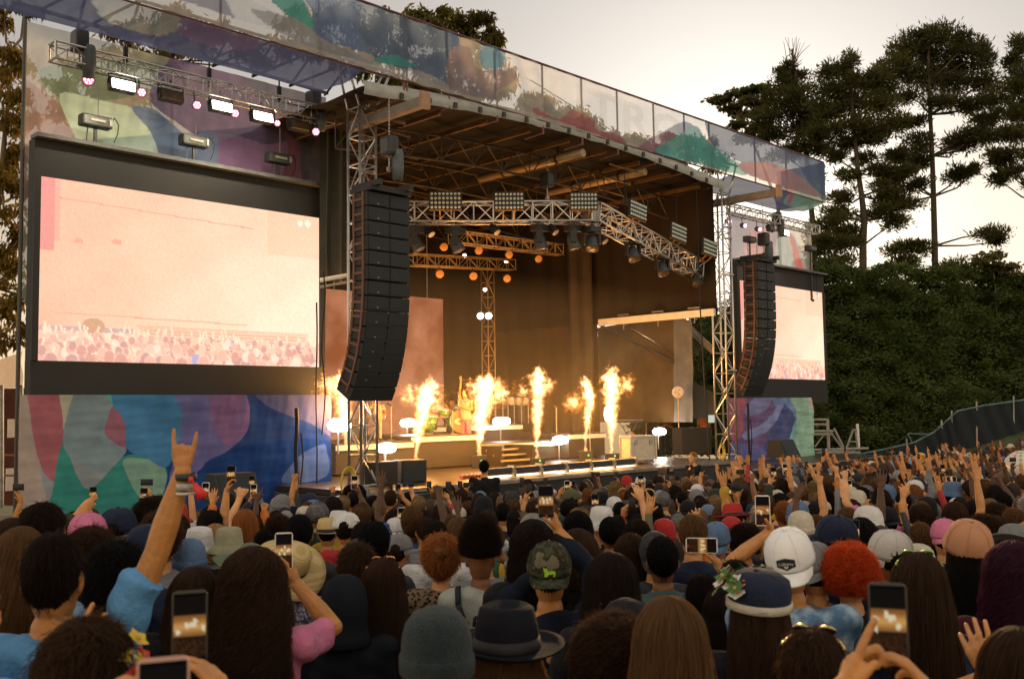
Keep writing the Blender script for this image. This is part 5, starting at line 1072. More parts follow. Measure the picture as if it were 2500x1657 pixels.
o_ = [o for o in bpy.data.objects if o.get('label', '').startswith('dark tree with a dead')][0]; b.build('dead_twigs', barkp, o_)
pix_tree('pale feathery tree spreading behind the roof mesh, left of the pines', 70, [(1900, 500), (1860, 400), (1830, 330), (1800, 290)], 5,
    [(1765, 248, 26, 8), (1800, 232, 28, 8), (1830, 222, 30, 8), (1860, 216, 26, 8), (1790, 262, 24, 7), (1835, 250, 30, 8), (1800, 280, 20, 6), (1850, 275, 28, 8), (1870, 250, 24, 8), (1810, 305, 24, 8), (1860, 310, 30, 10), (1830, 335, 30, 10)], 14, 'flat', acac_m, 46, .42, .26, name='feathery_tree', bmat=barkp)
pix_tree('dark pine cut off by the picture edge on the right', 58, [(2560, 700), (2555, 500), (2548, 300), (2540, 120)], 10,
    [(2500, 110, 26, 22), (2480, 150, 22, 18), (2510, 190, 44, 24), (2480, 215, 34, 16), (2520, 260, 50, 24), (2475, 285, 30, 14), (2500, 330, 46, 20), (2455, 330, 20, 10), (2520, 380, 40, 18), (2450, 375, 40, 16), (2430, 398, 26, 14), (2490, 420, 40, 14), (2440, 440, 22, 14), (2530, 450, 40, 16)], 15, per=125, size=.34)
pix_tree('slim dark tree low behind the far light truss', 56, [(2010, 700), (2012, 640), (2016, 590)], 5, [(2000, 560, 30, 16), (2035, 545, 34, 16), (2010, 590, 26, 14), (2060, 600, 36, 14), (1990, 620, 30, 14), (2050, 640, 40, 16), (2010, 650, 40, 18)], 16, per=110, size=.32)
# eucalyptus row behind the stage
for i, (lab, f, tpx, cl) in enumerate((
    ('tall loose eucalyptus rising above the roof mesh behind the stage', 44, [(1120, 480), (1110, 300), (1095, 160), (1085, 90)], [(1085, 30, 26, 18), (1060, 50, 30, 20), (1110, 48, 24, 22), (1150, 40, 24, 26), (1180, 50, 22, 26), (1195, 75, 20, 22), (1030, 30, 30, 18), (1000, 45, 30, 20), (1140, 80, 34, 18), (1185, 100, 24, 14), (1220, 90, 10, 14), (1075, 90, 44, 20), (1010, 90, 40, 24), (1150, 125, 44, 24), (1090, 140, 50, 26), (1200, 135, 30, 24), (1030, 150, 44, 26), (1160, 180, 50, 26), (1095, 195, 50, 22), (1230, 180, 30, 24), (1020, 200, 40, 18), (1240, 215, 34, 18), (1180, 230, 50, 18), (1110, 235, 50, 16)]),
    ('eucalyptus crown showing just over the stage roof edge, middle of the row', 47, [(1380, 600), (1370, 420), (1360, 320)], [(1290, 235, 30, 20), (1330, 250, 30, 18), (1290, 265, 40, 18), (1350, 275, 36, 18), (1390, 285, 40, 22), (1430, 300, 40, 20), (1320, 300, 50, 20), (1400, 320, 50, 22), (1455, 325, 30, 18), (1470, 345, 30, 16), (1370, 350, 50, 20)]),
    ('eucalyptus crown showing just over the stage roof edge, nearest the pines', 50, [(1600, 640), (1600, 480), (1600, 380)], [(1500, 325, 22, 12), (1540, 340, 30, 14), (1580, 352, 34, 14), (1620, 366, 30, 14), (1560, 372, 34, 14), (1640, 335, 26, 14), (1670, 345, 30, 24), (1700, 375, 34, 22), (1660, 395, 40, 16), (1720, 350, 24, 20), (1610, 395, 40, 16), (1740, 390, 40, 20)]),
    ('eucalyptus seen through the roof mesh above the left truss tower', 42, [(900, 500), (900, 300), (890, 150)], [(780, 60, 50, 40), (840, 30, 40, 30), (880, 80, 50, 40), (940, 60, 40, 40), (820, 130, 50, 30), (900, 150, 50, 30), (960, 130, 40, 40), (950, 200, 40, 24), (990, 230, 40, 20), (1040, 240, 40, 18), (720, 40, 40, 30), (760, 120, 40, 30), (700, 110, 40, 30)]),
    ('eucalyptus seen through the pale left banner over its light truss', 40, [(420, 600), (420, 300), (420, 150)], [(300, 70, 40, 30), (360, 60, 40, 30), (420, 80, 40, 34), (470, 70, 40, 30), (500, 110, 40, 26), (280, 130, 40, 26), (340, 130, 40, 26), (400, 150, 40, 26), (200, 180, 50, 26), (150, 210, 40, 30), (260, 210, 40, 24), (330, 230, 50, 26), (180, 270, 50, 26), (440, 40, 50, 26), (540, 80, 40, 24), (600, 110, 40, 24), (640, 150, 30, 20), (240, 330, 60, 30)]))):
    pix_tree(lab, f, tpx, 8, cl, 30 + i, 'hang', euc_m, 60, .34, .15, name='eucalyptus_tree', bmat=barkp)
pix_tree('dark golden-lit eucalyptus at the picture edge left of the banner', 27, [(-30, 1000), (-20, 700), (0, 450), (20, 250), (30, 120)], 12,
    [(20, 120, 40, 22), (50, 160, 30, 24), (0, 180, 30, 26), (30, 230, 40, 26), (60, 290, 30, 26), (10, 300, 40, 26), (40, 370, 40, 30), (-5, 400, 40, 30), (20, 440, 50, 30), (60, 450, 26, 30), (10, 520, 40, 26), (50, 580, 30, 24), (-10, 620, 40, 30), (30, 660, 40, 26), (50, 720, 30, 26), (0, 740, 40, 30), (40, 790, 34, 22), (10, 830, 40, 22), (10, 40, 26, 20), (60, 20, 30, 14)], 40, 'hang', leaf_mat('golden_light_leaves', (.17, .115, .028), .5), 64, .24, .16, name='eucalyptus_tree', bmat=barkp)  # golden sunlight is put into this tree's leaf colour
# dense shrub mass at the right: one thicket nobody could count
t = tag(bpy.data.objects.new('thicket', None), kind='stuff'); COL.objects.link(t)
r = np.random.default_rng(77); C = []; Rr = []
top = [(1560, 820), (1700, 760), (1850, 700), (1960, 655), (2010, 672), (2060, 662), (2100, 690), (2150, 668), (2200, 652), (2260, 690), (2330, 662), (2390, 672), (2440, 690), (2500, 684), (2620, 700), (2900, 660)]
tx = np.array([p[0] for p in top]); ty = np.array([p[1] for p in top]); cores = []
for i in range(1500):
    px = r.uniform(1560, 2900); yt = np.interp(px, tx, ty) + 10 * math.sin(px * .05); v = r.random() ** 1.1; py = yt + 6 + v * (1100 - yt); f = 47 + 6 * (1 - v) + r.uniform(-.8, 1.2)
    c = dpt(px, py, f); s = r.uniform(.45, 1.05); C.append(c); Rr.append((s * 1.25, s * 1.25, s * .55))
for i in range(170):
    px = r.uniform(1880, 2600); yt = np.interp(px, tx, ty); c = dpt(px, yt + r.uniform(-16, 12), 53 + r.uniform(-1, 1)); s = r.uniform(.25, .6); C.append(c); Rr.append((s, s, s * .6))
V, F = leaves(C, Rr, 210, .19, .20, 'flat', 78)
o = link('thicket_leaves', mesh_np('thicket', V, F), t, [bush_m], True)
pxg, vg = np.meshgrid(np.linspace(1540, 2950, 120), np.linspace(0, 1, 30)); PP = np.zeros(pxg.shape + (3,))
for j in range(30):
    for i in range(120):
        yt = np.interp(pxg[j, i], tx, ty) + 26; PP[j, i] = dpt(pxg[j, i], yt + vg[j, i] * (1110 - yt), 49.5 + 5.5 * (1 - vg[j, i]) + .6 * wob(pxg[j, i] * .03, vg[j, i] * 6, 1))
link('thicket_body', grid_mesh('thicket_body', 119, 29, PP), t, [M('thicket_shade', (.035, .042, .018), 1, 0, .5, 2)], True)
# sparse sprig above the shrubs
pix_tree('thin leafy shoot poking above the shrubs at the right', 52, [(2430, 700), (2425, 660), (2420, 630)], 2, [(2405, 630, 34, 6), (2440, 622, 30, 6), (2400, 650, 26, 6), (2450, 645, 30, 7), (2425, 665, 36, 8), (2465, 655, 20, 6), (2385, 640, 18, 5)], 41, 'flat', acac_m, 40, .26, .28, name='sapling', bmat=barkp)

# fence, bleacher frames and white tent
fpx = [(2050, 1118, 1140), (2160, 1096, 1150), (2232, 1080, 1140), (2281, 1054, 1125), (2310, 1028, 1112), (2338, 1003, 1098), (2400, 990, 1086), (2450, 983, 1074), (2500, 976, 1064), (2620, 960, 1045)]
t = thing('mesh_fence', 'dark navy mesh fence climbing the grass bank in front of the shrubs', 'fence', atF(2338, 1098, 45)); P = np.zeros((7, 73, 3))
for i in range(73):
    s = i / 72 * (len(fpx) - 1); k = min(int(s), len(fpx) - 2); w = s - k; px = fpx[k][0] * (1 - w) + fpx[k + 1][0] * w; ya = fpx[k][1] * (1 - w) + fpx[k + 1][1] * w; yb = fpx[k][2] * (1 - w) + fpx[k + 1][2] * w
    for j in range(7): P[j, i] = dpt(px, yb + (ya - yb) * j / 6, 45 + .08 * math.sin(i * 1.1 + j))
link('mesh_panel', grid_mesh('mesh_panel', 72, 6, P), t, [M('navy_mesh', (.010, .016, .022), .85, 0, .2, 3)], True)
MB().path([Vector(P[6, i]) for i in range(73)], .045, 6).build('top_cord', M('fence_cord', (.10, .16, .17), .7), t)
for i in (14, 29, 36, 46, 60): MB().tube(Vector(P[0, i]) - Vector((0, 0, .3)), Vector(P[6, i]) + Vector((0, 0, .25)), .04, 6).build('post', alu_d, t)
MB().tube(dpt(2216, 1058, 45), dpt(2275, 1060, 45.2), .03, 5).tube(dpt(2216, 1058, 45), dpt(2240, 1105, 45), .03, 5).build('leaning_rail', M('fence_cord', (0, 0, 0)), t)
t = thing('bleacher_frame', 'grey empty bleacher frame with rails beside the lilac banner', 'bleacher', atF(2020, 1110, 43)); b = MB()
for y in (1024, 1036, 1052, 1060): b.tube(dpt(1984, y, 43), dpt(2022 if y < 1050 else 2034, y, 43), .06, 6)
b.tube(dpt(2020, 1022, 43), dpt(2024, 1112, 43), .07, 6).tube(dpt(2036, 1045, 43), dpt(2062, 1098, 43), .05, 6).tube(dpt(2022, 1046, 43), dpt(2060, 1100, 43), .04, 6).tube(dpt(1984, 1098, 43), dpt(2120, 1094, 43), .06, 6).tube(dpt(1990, 1112, 42.6), dpt(2100, 1104, 43), .05, 6).tube(dpt(1990, 1090, 43), dpt(2020, 1050, 43), .03, 5)
b.build('rail', M('bleacher_grey', (.30, .29, .26), .55, .4, .25, 4), t)
MB().box(dpt(2040, 1103, 42.6), (2.6, .5, .1)).build('bench_board', M('bench_grey', (.28, .26, .22), .7, 0, .3, 3), t)
t = thing('stair_frame', 'grey stair frame with a tall pale post right of the bleacher frame', 'frame', atF(2090, 1110, 44)); b = MB().tube(dpt(2093, 1034, 44), dpt(2097, 1098, 44), .06, 6); b.build('post', whitep, t)
MB().tube(dpt(2083, 1048, 44), dpt(2066, 1096, 44), .05, 6).tube(dpt(2088, 1046, 44), dpt(2094, 1096, 44), .05, 6).tube(dpt(2080, 1050, 44), dpt(2092, 1050, 44), .05, 6).tube(dpt(2072, 1078, 44), dpt(2094, 1078, 44), .04, 6).build('rail', M('bleacher_grey', (0, 0, 0)), t)
t = thing('white_tent', 'white canopy tent with a dim orange interior left of the banner', 'tent', atF(10, 1100, 24)); b = MB()
A = [Vector(dpt(x, y, f)) for x, y, f in ((-60, 905, 23), (54, 856, 25.5), (54, 945, 25.5), (-60, 952, 23))]
P = np.zeros((13, 21, 3))
for j in range(13):
    for i in range(21):
        u, v = i / 20, j / 12; P[j, i] = A[0] * (1 - u) * (1 - v) + A[1] * u * (1 - v) + A[2] * u * v + A[3] * (1 - u) * v + F0 * (.12 * math.sin(math.pi * v) * math.sin(math.pi * u * 2) + .06 * math.sin(9 * u + 7 * v))
link('canopy', grid_mesh('canopy', 20, 12, P), t, [M('tent_white', (.42, .40, .38), .8, 0, .15, 2, .4, 4)], True)
MB().tube(dpt(4, 940, 24), dpt(4, 1240, 24), .05, 6).tube(dpt(52, 940, 25.4), dpt(52, 1240, 25.4), .05, 6).build('pole', alu_d, t)
MB().box(dpt(20, 1090, 27.5), (4.2, .1, 3.2), 0, Quaternion((0, 0, 1), HEAD - math.pi / 2).to_matrix()).build('back_panel', M('tent_rust', (.10, .03, .015), .8, 0, .35, 1.5), t)
MB().box(dpt(30, 1045, 27.2), (.24, .05, .5)).build('paper_sheet', whitep, t); MB().box(dpt(24, 1170, 27.0), (.2, .05, .6)).build('paper_sheet', whitep, t)
MB().tube(dpt(0, 1110, 26), dpt(52, 1112, 26), .03, 5).tube(dpt(0, 1160, 26), dpt(52, 1160, 26), .03, 5).build('shelf_rail', M('rust_rail', (.25, .10, .04), .6), t)
# ------------------------------------------------------------------ people: bodies, clothes, hair, hats, phones
scene.cycles_curves.shape = 'RIBBONS'
HC = Vector((0, -.004, 1.645))          # centre of the skull in a 1.75 m figure facing +Y
def rcap(mb, a, b, ra, rb, n=10):
    """closed tapered capsule"""
    a, b = Vector(a), Vector(b); d = b - a; L = d.length
    if L < 1e-6: return
    q = d.to_track_quat('Z', 'Y'); prof = [(.001, -ra)] + [(ra * math.cos(t), ra * math.sin(t)) for t in (-1.05, -.52)] + [(ra, 0), (rb, L)] + [(rb * math.cos(t), L + rb * math.sin(t)) for t in (.52, 1.05)] + [(.001, L + rb)]
    mb.lathe(a, prof, n, 0, q, True)
def rings(mb, R_, n=24, power=2.0):
    vs = []; fs = []
    for z, rx, ry, yc in R_:
        for i in range(n):
            t = 2 * math.pi * i / n; c, s = math.cos(t), math.sin(t); vs.append((rx * math.copysign(abs(c) ** (2 / power), c), yc + ry * math.copysign(abs(s) ** (2 / power), s), z))
    m_ = len(R_)
    for j in range(m_ - 1):
        for i in range(n): fs.append((j * n + i, j * n + (i + 1) % n, (j + 1) * n + (i + 1) % n, (j + 1) * n + i))
    fs += [tuple(range(n - 1, -1, -1)), tuple(range((m_ - 1) * n, m_ * n))]; mb.add(vs, fs)
def remesh(mb, voxel, it=3, name='body', wr=0.0, wk=18.0, seed=0):
    me = mb.mesh('tmp'); o = bpy.data.objects.new('tmp', me); COL.objects.link(o)
    a = o.modifiers.new('r', 'REMESH'); a.mode = 'VOXEL'; a.voxel_size = voxel
    if it: b = o.modifiers.new('s', 'SMOOTH'); b.factor = .5; b.iterations = it
    dg = bpy.context.evaluated_depsgraph_get(); r = bpy.data.meshes.new_from_object(o.evaluated_get(dg)); r.name = name
    bpy.data.objects.remove(o); bpy.data.meshes.remove(me)
    n = len(r.vertices)
    if wr:
        v = np.zeros(n * 3, np.float32); r.vertices.foreach_get('co', v); v = v.reshape(-1, 3); nn = np.zeros(n * 3, np.float32); r.vertices.foreach_get('normal', nn); nn = nn.reshape(-1, 3)
        p = v * wk; w = np.sin(p[:, 2] * .9 + 1.6 * np.sin(p[:, 0] * .55 + seed) + .8 * p[:, 1] * .4) + .6 * np.sin(p[:, 0] * 1.1 - p[:, 2] * .8 + 1.3 * np.sin(p[:, 1] * .6) + seed) + .5 * np.sin(p[:, 2] * 2.1 + p[:, 0] * 1.3 + seed * 2)
        w = np.sign(w) * np.abs(w) ** 1.0
        r.vertices.foreach_set('co', (v + nn * (w[:, None] * wr)).astype(np.float32).ravel())
    r.polygons.foreach_set('use_smooth', [True] * len(r.polygons)); r.update(); return r
def hand(mb, W, d, s, n, curl=(.3, .3, .35, .4), thumb=(.55, .3), sc=1.0, fr=.0092):
    W, d, s, n = Vector(W), Vector(d).normalized(), Vector(s).normalized(), Vector(n).normalized()
    Ls = (.080, .089, .083, .066); kd = (.088, .092, .086, .077)
    rcap(mb, W - d * .02, W + d * .03, .024 * sc, .026 * sc, 8)
    for k in range(4):
        kn = W + (d * kd[k] + s * (.034 - .0222 * k)) * sc; rcap(mb, W + (d * .012 + s * (.014 - .009 * k)) * sc, kn, .0145 * sc, .0115 * sc, 8)
        p = kn; an = 0; c = curl[k]; fd = (d + s * (.16 - .10 * k)).normalized()
        for j, fl in enumerate((.46, .30, .24)):
            an += c * (1.0 if j == 0 else 1.15); q = fd * math.cos(an) + n * math.sin(an); e = p + q * Ls[k] * fl * sc * 1.0
            rcap(mb, p, e, fr * sc * (1.08 - .08 * j), fr * sc * (1.0 - .1 * j), 8); p = e
    tb = W + (d * .026 + s * .022 + n * .008) * sc; ab, tcurl = thumb
    td = (d * math.cos(ab) + s * math.sin(ab) + n * .25).normalized(); e = tb + td * .045 * sc; rcap(mb, tb, e, .0135 * sc, .0108 * sc, 8)
    td2 = (td * math.cos(tcurl) + (d * .7 + n * .7).normalized() * math.sin(tcurl)).normalized(); rcap(mb, e, e + td2 * .032 * sc, .0105 * sc, .0085 * sc, 8)
def elbow(S_, W, hint, L1=.295, L2=.255):
    S_, W = Vector(S_), Vector(W); d = W - S_; D = min(d.length, (L1 + L2) * .999); d.normalize(); W = S_ + d * D
    a = (L1 * L1 - L2 * L2 + D * D) / (2 * D); h = math.sqrt(max(0, L1 * L1 - a * a)); hv = Vector(hint); hv = (hv - d * hv.dot(d)).normalized()
    return S_ + d * a + hv * h, W
# a pose: per arm (wrist, elbow hint, hand dir or None, thumb side, palm normal, curls, thumb)
OPEN = (.12, .10, .14, .2); REL = (.45, .5, .55, .6); FIST = (1.45, 1.5, 1.5, 1.5); GRIP = (.75, .85, .9, .95); POINT = (.05, 1.5, 1.5, 1.5); HORN = (.28, 1.5, 1.5, .06)
def arm_spec(W, hint, d=None, s=None, n=None, curl=REL, thumb=(.5, .4), sc=1.0): return dict(W=W, hint=hint, d=d, s=s, n=n, curl=curl, thumb=thumb, sc=sc)
def mirror(a): 
    f = lambda v: None if v is None else (-v[0], v[1], v[2])
    return dict(W=f(a['W']), hint=f(a['hint']), d=f(a['d']), s=f(a['s']), n=f(a['n']), curl=a['curl'], thumb=a['thumb'], sc=a['sc'])
DOWN = arm_spec((.27, .06, .86), (.3, -1, 0), (0, .25, -1), (-.3, .95, .2), (-1, 0, 0), REL)
BENT = arm_spec((.12, .30, 1.22), (.8, -.2, -1), (-.6, .5, .5), (-.5, .2, .85), (-.5, .6, -.4), REL)
UP = arm_spec((.30, .14, 1.93), (.9, .2, -.1), (.06, .05, 1), (-1, 0, 0), (0, 1, 0), OPEN)
UPF = arm_spec((.22, .30, 1.86), (1, -.1, -.3), (-.05, .25, 1), (-1, .1, 0), (0, 1, -.2), FIST)
UPP = arm_spec((.26, .22, 1.92), (1, 0, -.2), (-.1, .2, 1), (-1, .1, 0), (0, 1, -.1), POINT)
WAVE = arm_spec((.40, .18, 1.78), (1, -.3, -.6), (-.25, .1, 1), (-1, -.1, -.2), (0, 1, 0), (.2, .35, .5, .6), (.7, .3))
PH1 = arm_spec((.235, .335, 1.745), (1, -.1, -.9), (-.22, .05, 1), (-.25, -.95, 0), (-.95, .25, 0), GRIP, (.9, .5))
PH1H = arm_spec((.20, .27, 1.93), (1, 0, -.4), (-.2, .05, 1), (-.25, -.95, 0), (-.95, .25, 0), GRIP, (.9, .5))
PH2 = arm_spec((.105, .35, 1.63), (1, -.1, -.8), (-.15, .08, 1), (-.35, -.9, .1), (-.9, .35, 0), GRIP, (.8, .5))
POSES = {'down': (DOWN, mirror(DOWN)), 'bent': (BENT, mirror(BENT)), 'up_one': (UP, mirror(DOWN)), 'fist': (UPF, mirror(DOWN)), 'point': (UPP, mirror(BENT)), 'wave': (WAVE, mirror(DOWN)),
         'up_two': (UP, mirror(UPF)), 'phone_one': (PH1, mirror(DOWN)), 'phone_high': (PH1H, mirror(BENT)), 'phone_two': (PH2, mirror(PH2)), 'wave_two': (WAVE, mirror(UP))}
PHONE_AT = {'phone_one': ((.185, .325, 1.885), 0), 'phone_high': ((.155, .26, 2.07), 0), 'phone_two': ((0, .34, 1.765), 0)}
def body_parts(arms, wide=1.0, sleeve='short', hands=True):
    """returns shape collectors for the skin figure and for the shirt"""
    b = MB(); sh = MB()
    rings(b, [(.78, .12 * wide, .10, 0), (.90, .165 * wide, .115, -.005), (.98, .163 * wide, .112, 0), (1.08, .142 * wide, .10, .005), (1.18, .150 * wide, .105, .005), (1.28, .168 * wide, .115, 0), (1.36, .172 * wide, .108, -.005), (1.42, .135 * wide, .085, -.01), (1.47, .07, .066, -.008)])
    rings(b, [(1.42, .064, .066, -.012), (1.50, .058, .064, .0), (1.522, .050, .068, .022), (1.545, .060, .083, .022), (1.585, .069, .094, .014), (1.64, .0755, .099, .007), (1.69, .073, .096, .002), (1.722, .060, .080, -.002), (1.743, .036, .048, -.004), (1.752, .006, .008, -.004)])
    rcap(b, (0, .100, 1.648), (0, .122, 1.606), .009, .0145, 8); rcap(b, (-.038, .091, 1.664), (.038, .091, 1.664), .009, .009, 8); rcap(b, (-.019, .099, 1.566), (.019, .099, 1.566), .0075, .0075, 8); rcap(b, (-.006, .088, 1.537), (.006, .088, 1.537), .02, .02, 8)
    for s in (-1, 1): b.ball((s * .079, -.006, 1.622), .03, 10, 0, (.42, .75, 1.15)); rcap(b, (s * .045, .075, 1.60), (s * .05, .06, 1.585), .022, .02, 8)
    for s in (-1, 1):
        rcap(b, (s * .088, 0, .90), (s * .10, .012, .49), .082, .056); rcap(b, (s * .10, .012, .49), (s * .105, -.012, .09), .055, .038); rcap(b, (s * .105, -.035, .05), (s * .12, .14, .035), .038, .03)
    w2 = 1.05 * wide
    rings(sh, [(.86, .186 * w2, .136, 0), (.93, .184 * w2, .132, 0), (1.02, .170 * w2, .122, .002), (1.12, .164 * w2, .118, .004), (1.26, .180 * w2, .126, 0), (1.36, .182 * w2, .120, -.006), (1.425, .145 * w2, .096, -.012), (1.462, .088, .080, -.010), (1.478, .078, .074, -.008)])
    for k, a in enumerate(arms):
        s = 1 if k == 0 else -1; S_ = Vector((s * .182 * wide, -.005, 1.40)); W = Vector(a['W'])
        if W.z > 1.6: S_ += Vector((-s * .006, .01, .028))
        E, W = elbow(S_, W, a['hint'])
        b.ball(S_, .056, 14); rcap(b, S_, E, .048, .039); rcap(b, E, E.lerp(W, .35), .039, .041); rcap(b, E.lerp(W, .35), W, .041, .0265)
        d = Vector(a['d']) if a['d'] else (W - E)
        if hands: hand(b, W, d, a['s'] or (-s, 0, 0), a['n'] or (0, 1, 0), a['curl'], a['thumb'], a['sc'])
        else: rcap(b, W, W + Vector(d).normalized() * .12, .032, .028)
        sh.ball(S_, .072, 14); rcap(sh, Vector((s * .10, -.005, 1.38)), S_, .085, .072)
        if sleeve == 'short': rcap(sh, S_, S_.lerp(E, .56), .070, .064); rings_at(sh, S_.lerp(E, .35), S_.lerp(E, .70), .066, .070)
        elif sleeve == 'long': rcap(sh, S_, E, .068, .056); rcap(sh, E, E.lerp(W, .92), .056, .043)
        elif sleeve == 'none': pass
    return b, sh
def rings_at(mb, a, b, ra, rb, n=16):
    a, b = Vector(a), Vector(b); q = (b - a).to_track_quat('Z', 'Y'); mb.lathe(a, [(ra, 0), (rb, (b - a).length)], n, 0, q, True)
def trouser_parts():
    b = MB(); rings(b, [(.80, .13, .11, 0), (.90, .178, .128, -.004), (1.0, .172, .122, 0)])
    for s in (-1, 1): rcap(b, (s * .09, 0, .90), (s * .102, .012, .49), .094, .070); rcap(b, (s * .102, .012, .49), (s * .107, -.01, .10), .070, .058)
    return b
_BODY, _SHIRT = {}, {}
def get_body(pose, wide, vox):
    k = (pose, wide, vox)
    if k not in _BODY: _BODY[k] = remesh(body_parts(POSES[pose], wide)[0], vox, 1, 'body')
    return _BODY[k]
def get_shirt(pose, wide, sleeve, vox):
    k = (pose, wide, sleeve, vox)
    if k not in _SHIRT: _SHIRT[k] = remesh(body_parts(POSES[pose], wide, sleeve, False)[1], vox, 4, 'shirt', .0075, 22, len(_SHIRT))
    return _SHIRT[k]
TROUSERS = remesh(trouser_parts(), .016, 3, 'trousers', .003, 20)
b = MB()
for s in (-1, 1): rcap(b, (s * .105, -.04, .045), (s * .125, .165, .035), .047, .04, 12)
SHOES = remesh(b, .012, 2, 'shoes')

# hair: every style is a surface P(t, phi), t from the crown (0) to the tips (1), phi = 0 at the face
def style_fn(style):
    c = np.array([0, -.008, 1.652])
    def hl(phi):                                                     # how far down the hair line lies at each bearing
        a = np.abs((phi + np.pi) % (2 * np.pi) - np.pi); return np.interp(a, [0, .7, 1.2, 1.57, 2.0, 2.6, 3.15], [1.712, 1.695, 1.675, 1.640, 1.585, 1.555, 1.548])
    def short(th, add=.012, topadd=.0, ed=.006):
        def f(t, phi):
            zc = hl(phi); zb = (zc - c[2]) / .108; pmax = np.arccos(np.clip(zb, -1, 1)); p = t * pmax; k = add + topadd * np.clip(np.cos(p), 0, 1); k = k * (1 - t ** 6) + ed * t ** 6 - .02 * (t > .995)
            rx, ry, rz = .0765 + k, .0985 + k, .100 + k
            return np.stack([rx * np.sin(p) * np.sin(phi), c[1] + ry * np.sin(p) * np.cos(phi), c[2] + rz * np.cos(p)], -1)
        return f
    def big(rx, ry, rz, zc, pm=2.25, pf=1.1):
        def f(t, phi):
            a = np.abs((phi + np.pi) % (2 * np.pi) - np.pi); p = t * np.interp(a, [0, .9, 1.7, 3.15], [pf, pf + .25, pm, pm]); sh = np.where(t > .97, .80, 1.0)
            return np.stack([rx * np.sin(p) * np.sin(phi) * sh, -.012 + ry * np.sin(p) * np.cos(phi) * sh, zc + rz * np.cos(p)], -1)
        return f
    def long(zb, w0, w1, yb=-.155, puff=.018, face=.62):
        def f(t, phi):
            a = np.abs((phi + np.pi) % (2 * np.pi) - np.pi); sg = np.sign(np.sin(phi) + 1e-9); ph = face + (np.pi - face) * a / np.pi   # never over the face
            rx, ry, rz = .0765 + puff, .0985 + puff * .9, .100 + puff
            u = np.clip(t / .34, 0, 1); p = u * np.pi / 2; v = np.clip((t - .34) / .66, 0, 1)
            x = rx * np.sin(p) * np.sin(ph) * sg; y = c[1] + ry * np.sin(p) * np.cos(ph); z = c[2] + rz * np.cos(p)
            wz = w0 + (w1 - w0) * v; x = x * (1 + (wz / rx - 1) * np.sin(np.pi * .5 * np.clip(v * 2.2, 0, 1))); yt = np.minimum(y * .55 + yb * .62, yb * (.55 + .45 * np.abs(np.cos(ph / 2))) + .02)
            yv = np.where(np.cos(ph) > .1, y - .03 * v, y + (np.minimum(y, yt) - y) * np.clip(v * 1.5, 0, 1)); z = z + (zb - c[2]) * v * np.interp(a, [0, 1.2, 2.0, 3.15], [.55, .85, 1, 1])
            return np.stack([x, yv, z], -1)
        return f
    return {'short': short(.014, .0, .012, .007), 'crop': short(.008, .006, .006, .004), 'quiff': short(.016, .012, .030, .008), 'fluffy': short(.03, .026, .02, .016), 'afro': big(.128, .138, .135, 1.700, 2.15, 1.0), 'curly': big(.118, .128, .125, 1.672, 2.35, 1.05),
            'tallcurl': big(.100, .118, .150, 1.72, 2.0, .95), 'bob': long(1.50, .115, .105, -.135, .03), 'long': long(1.18, .100, .115, -.165, .016), 'longbig': long(1.22, .104, .128, -.165, .022), 'midlong': long(1.36, .104, .125, -.165, .02), 'updo': short(.020, .010, .014, .010)}[style]
def hair_shell(style, nt_=26, nphi=44, rough=.004, seed=0):
    f = style_fn(style); t, ph = np.meshgrid(np.linspace(0.001, 1, nt_), np.linspace(0, 2 * np.pi, nphi, endpoint=False), indexing='ij'); P = f(t, ph)
    cn = P.mean((0, 1)); d = P - np.array([0, -.01, 1.65]); d /= np.linalg.norm(d, axis=-1, keepdims=True)
    am = {'afro': .010, 'curly': .010, 'tallcurl': .010, 'fluffy': .006, 'longbig': .014, 'midlong': .005, 'long': .004}.get(style, .0045)
    P = P + d * (am * (wob(ph * 5 + t * 3, t * 14, 1.5, seed) + .7 * np.sin(ph * 23 + 3 * np.sin(t * 9 + seed)) * (t > .2)))[..., None]
    V = P.reshape(-1, 3); idx = np.arange(nt_ * nphi).reshape(nt_, nphi); nx = np.roll(idx, -1, 1); F = np.stack([idx[:-1], idx[1:], nx[1:], nx[:-1]], -1).reshape(-1, 4)
    bot = len(V); V = np.vstack([V, (0, -.02, P[-1, :, 2].mean() + (.0 if 'long' in style or style == 'bob' else .05))]); me = None
    F = np.vstack([F, np.stack([idx[-1], np.full(nphi, bot), np.full(nphi, bot), nx[-1]], -1)]); F[-nphi:, 2] = F[-nphi:, 1]
    vs = [tuple(v) for v in V]; fs = [tuple(dict.fromkeys(map(int, f_))) for f_ in F]; me = bpy.data.meshes.new('hair'); me.from_pydata(vs, [], fs); me.polygons.foreach_set('use_smooth', [True] * len(fs)); me.update(); return me
def add_ball(me_parts, c, r, sc=(1, 1, 1)): me_parts.ball(c, r, 18, 0, sc)
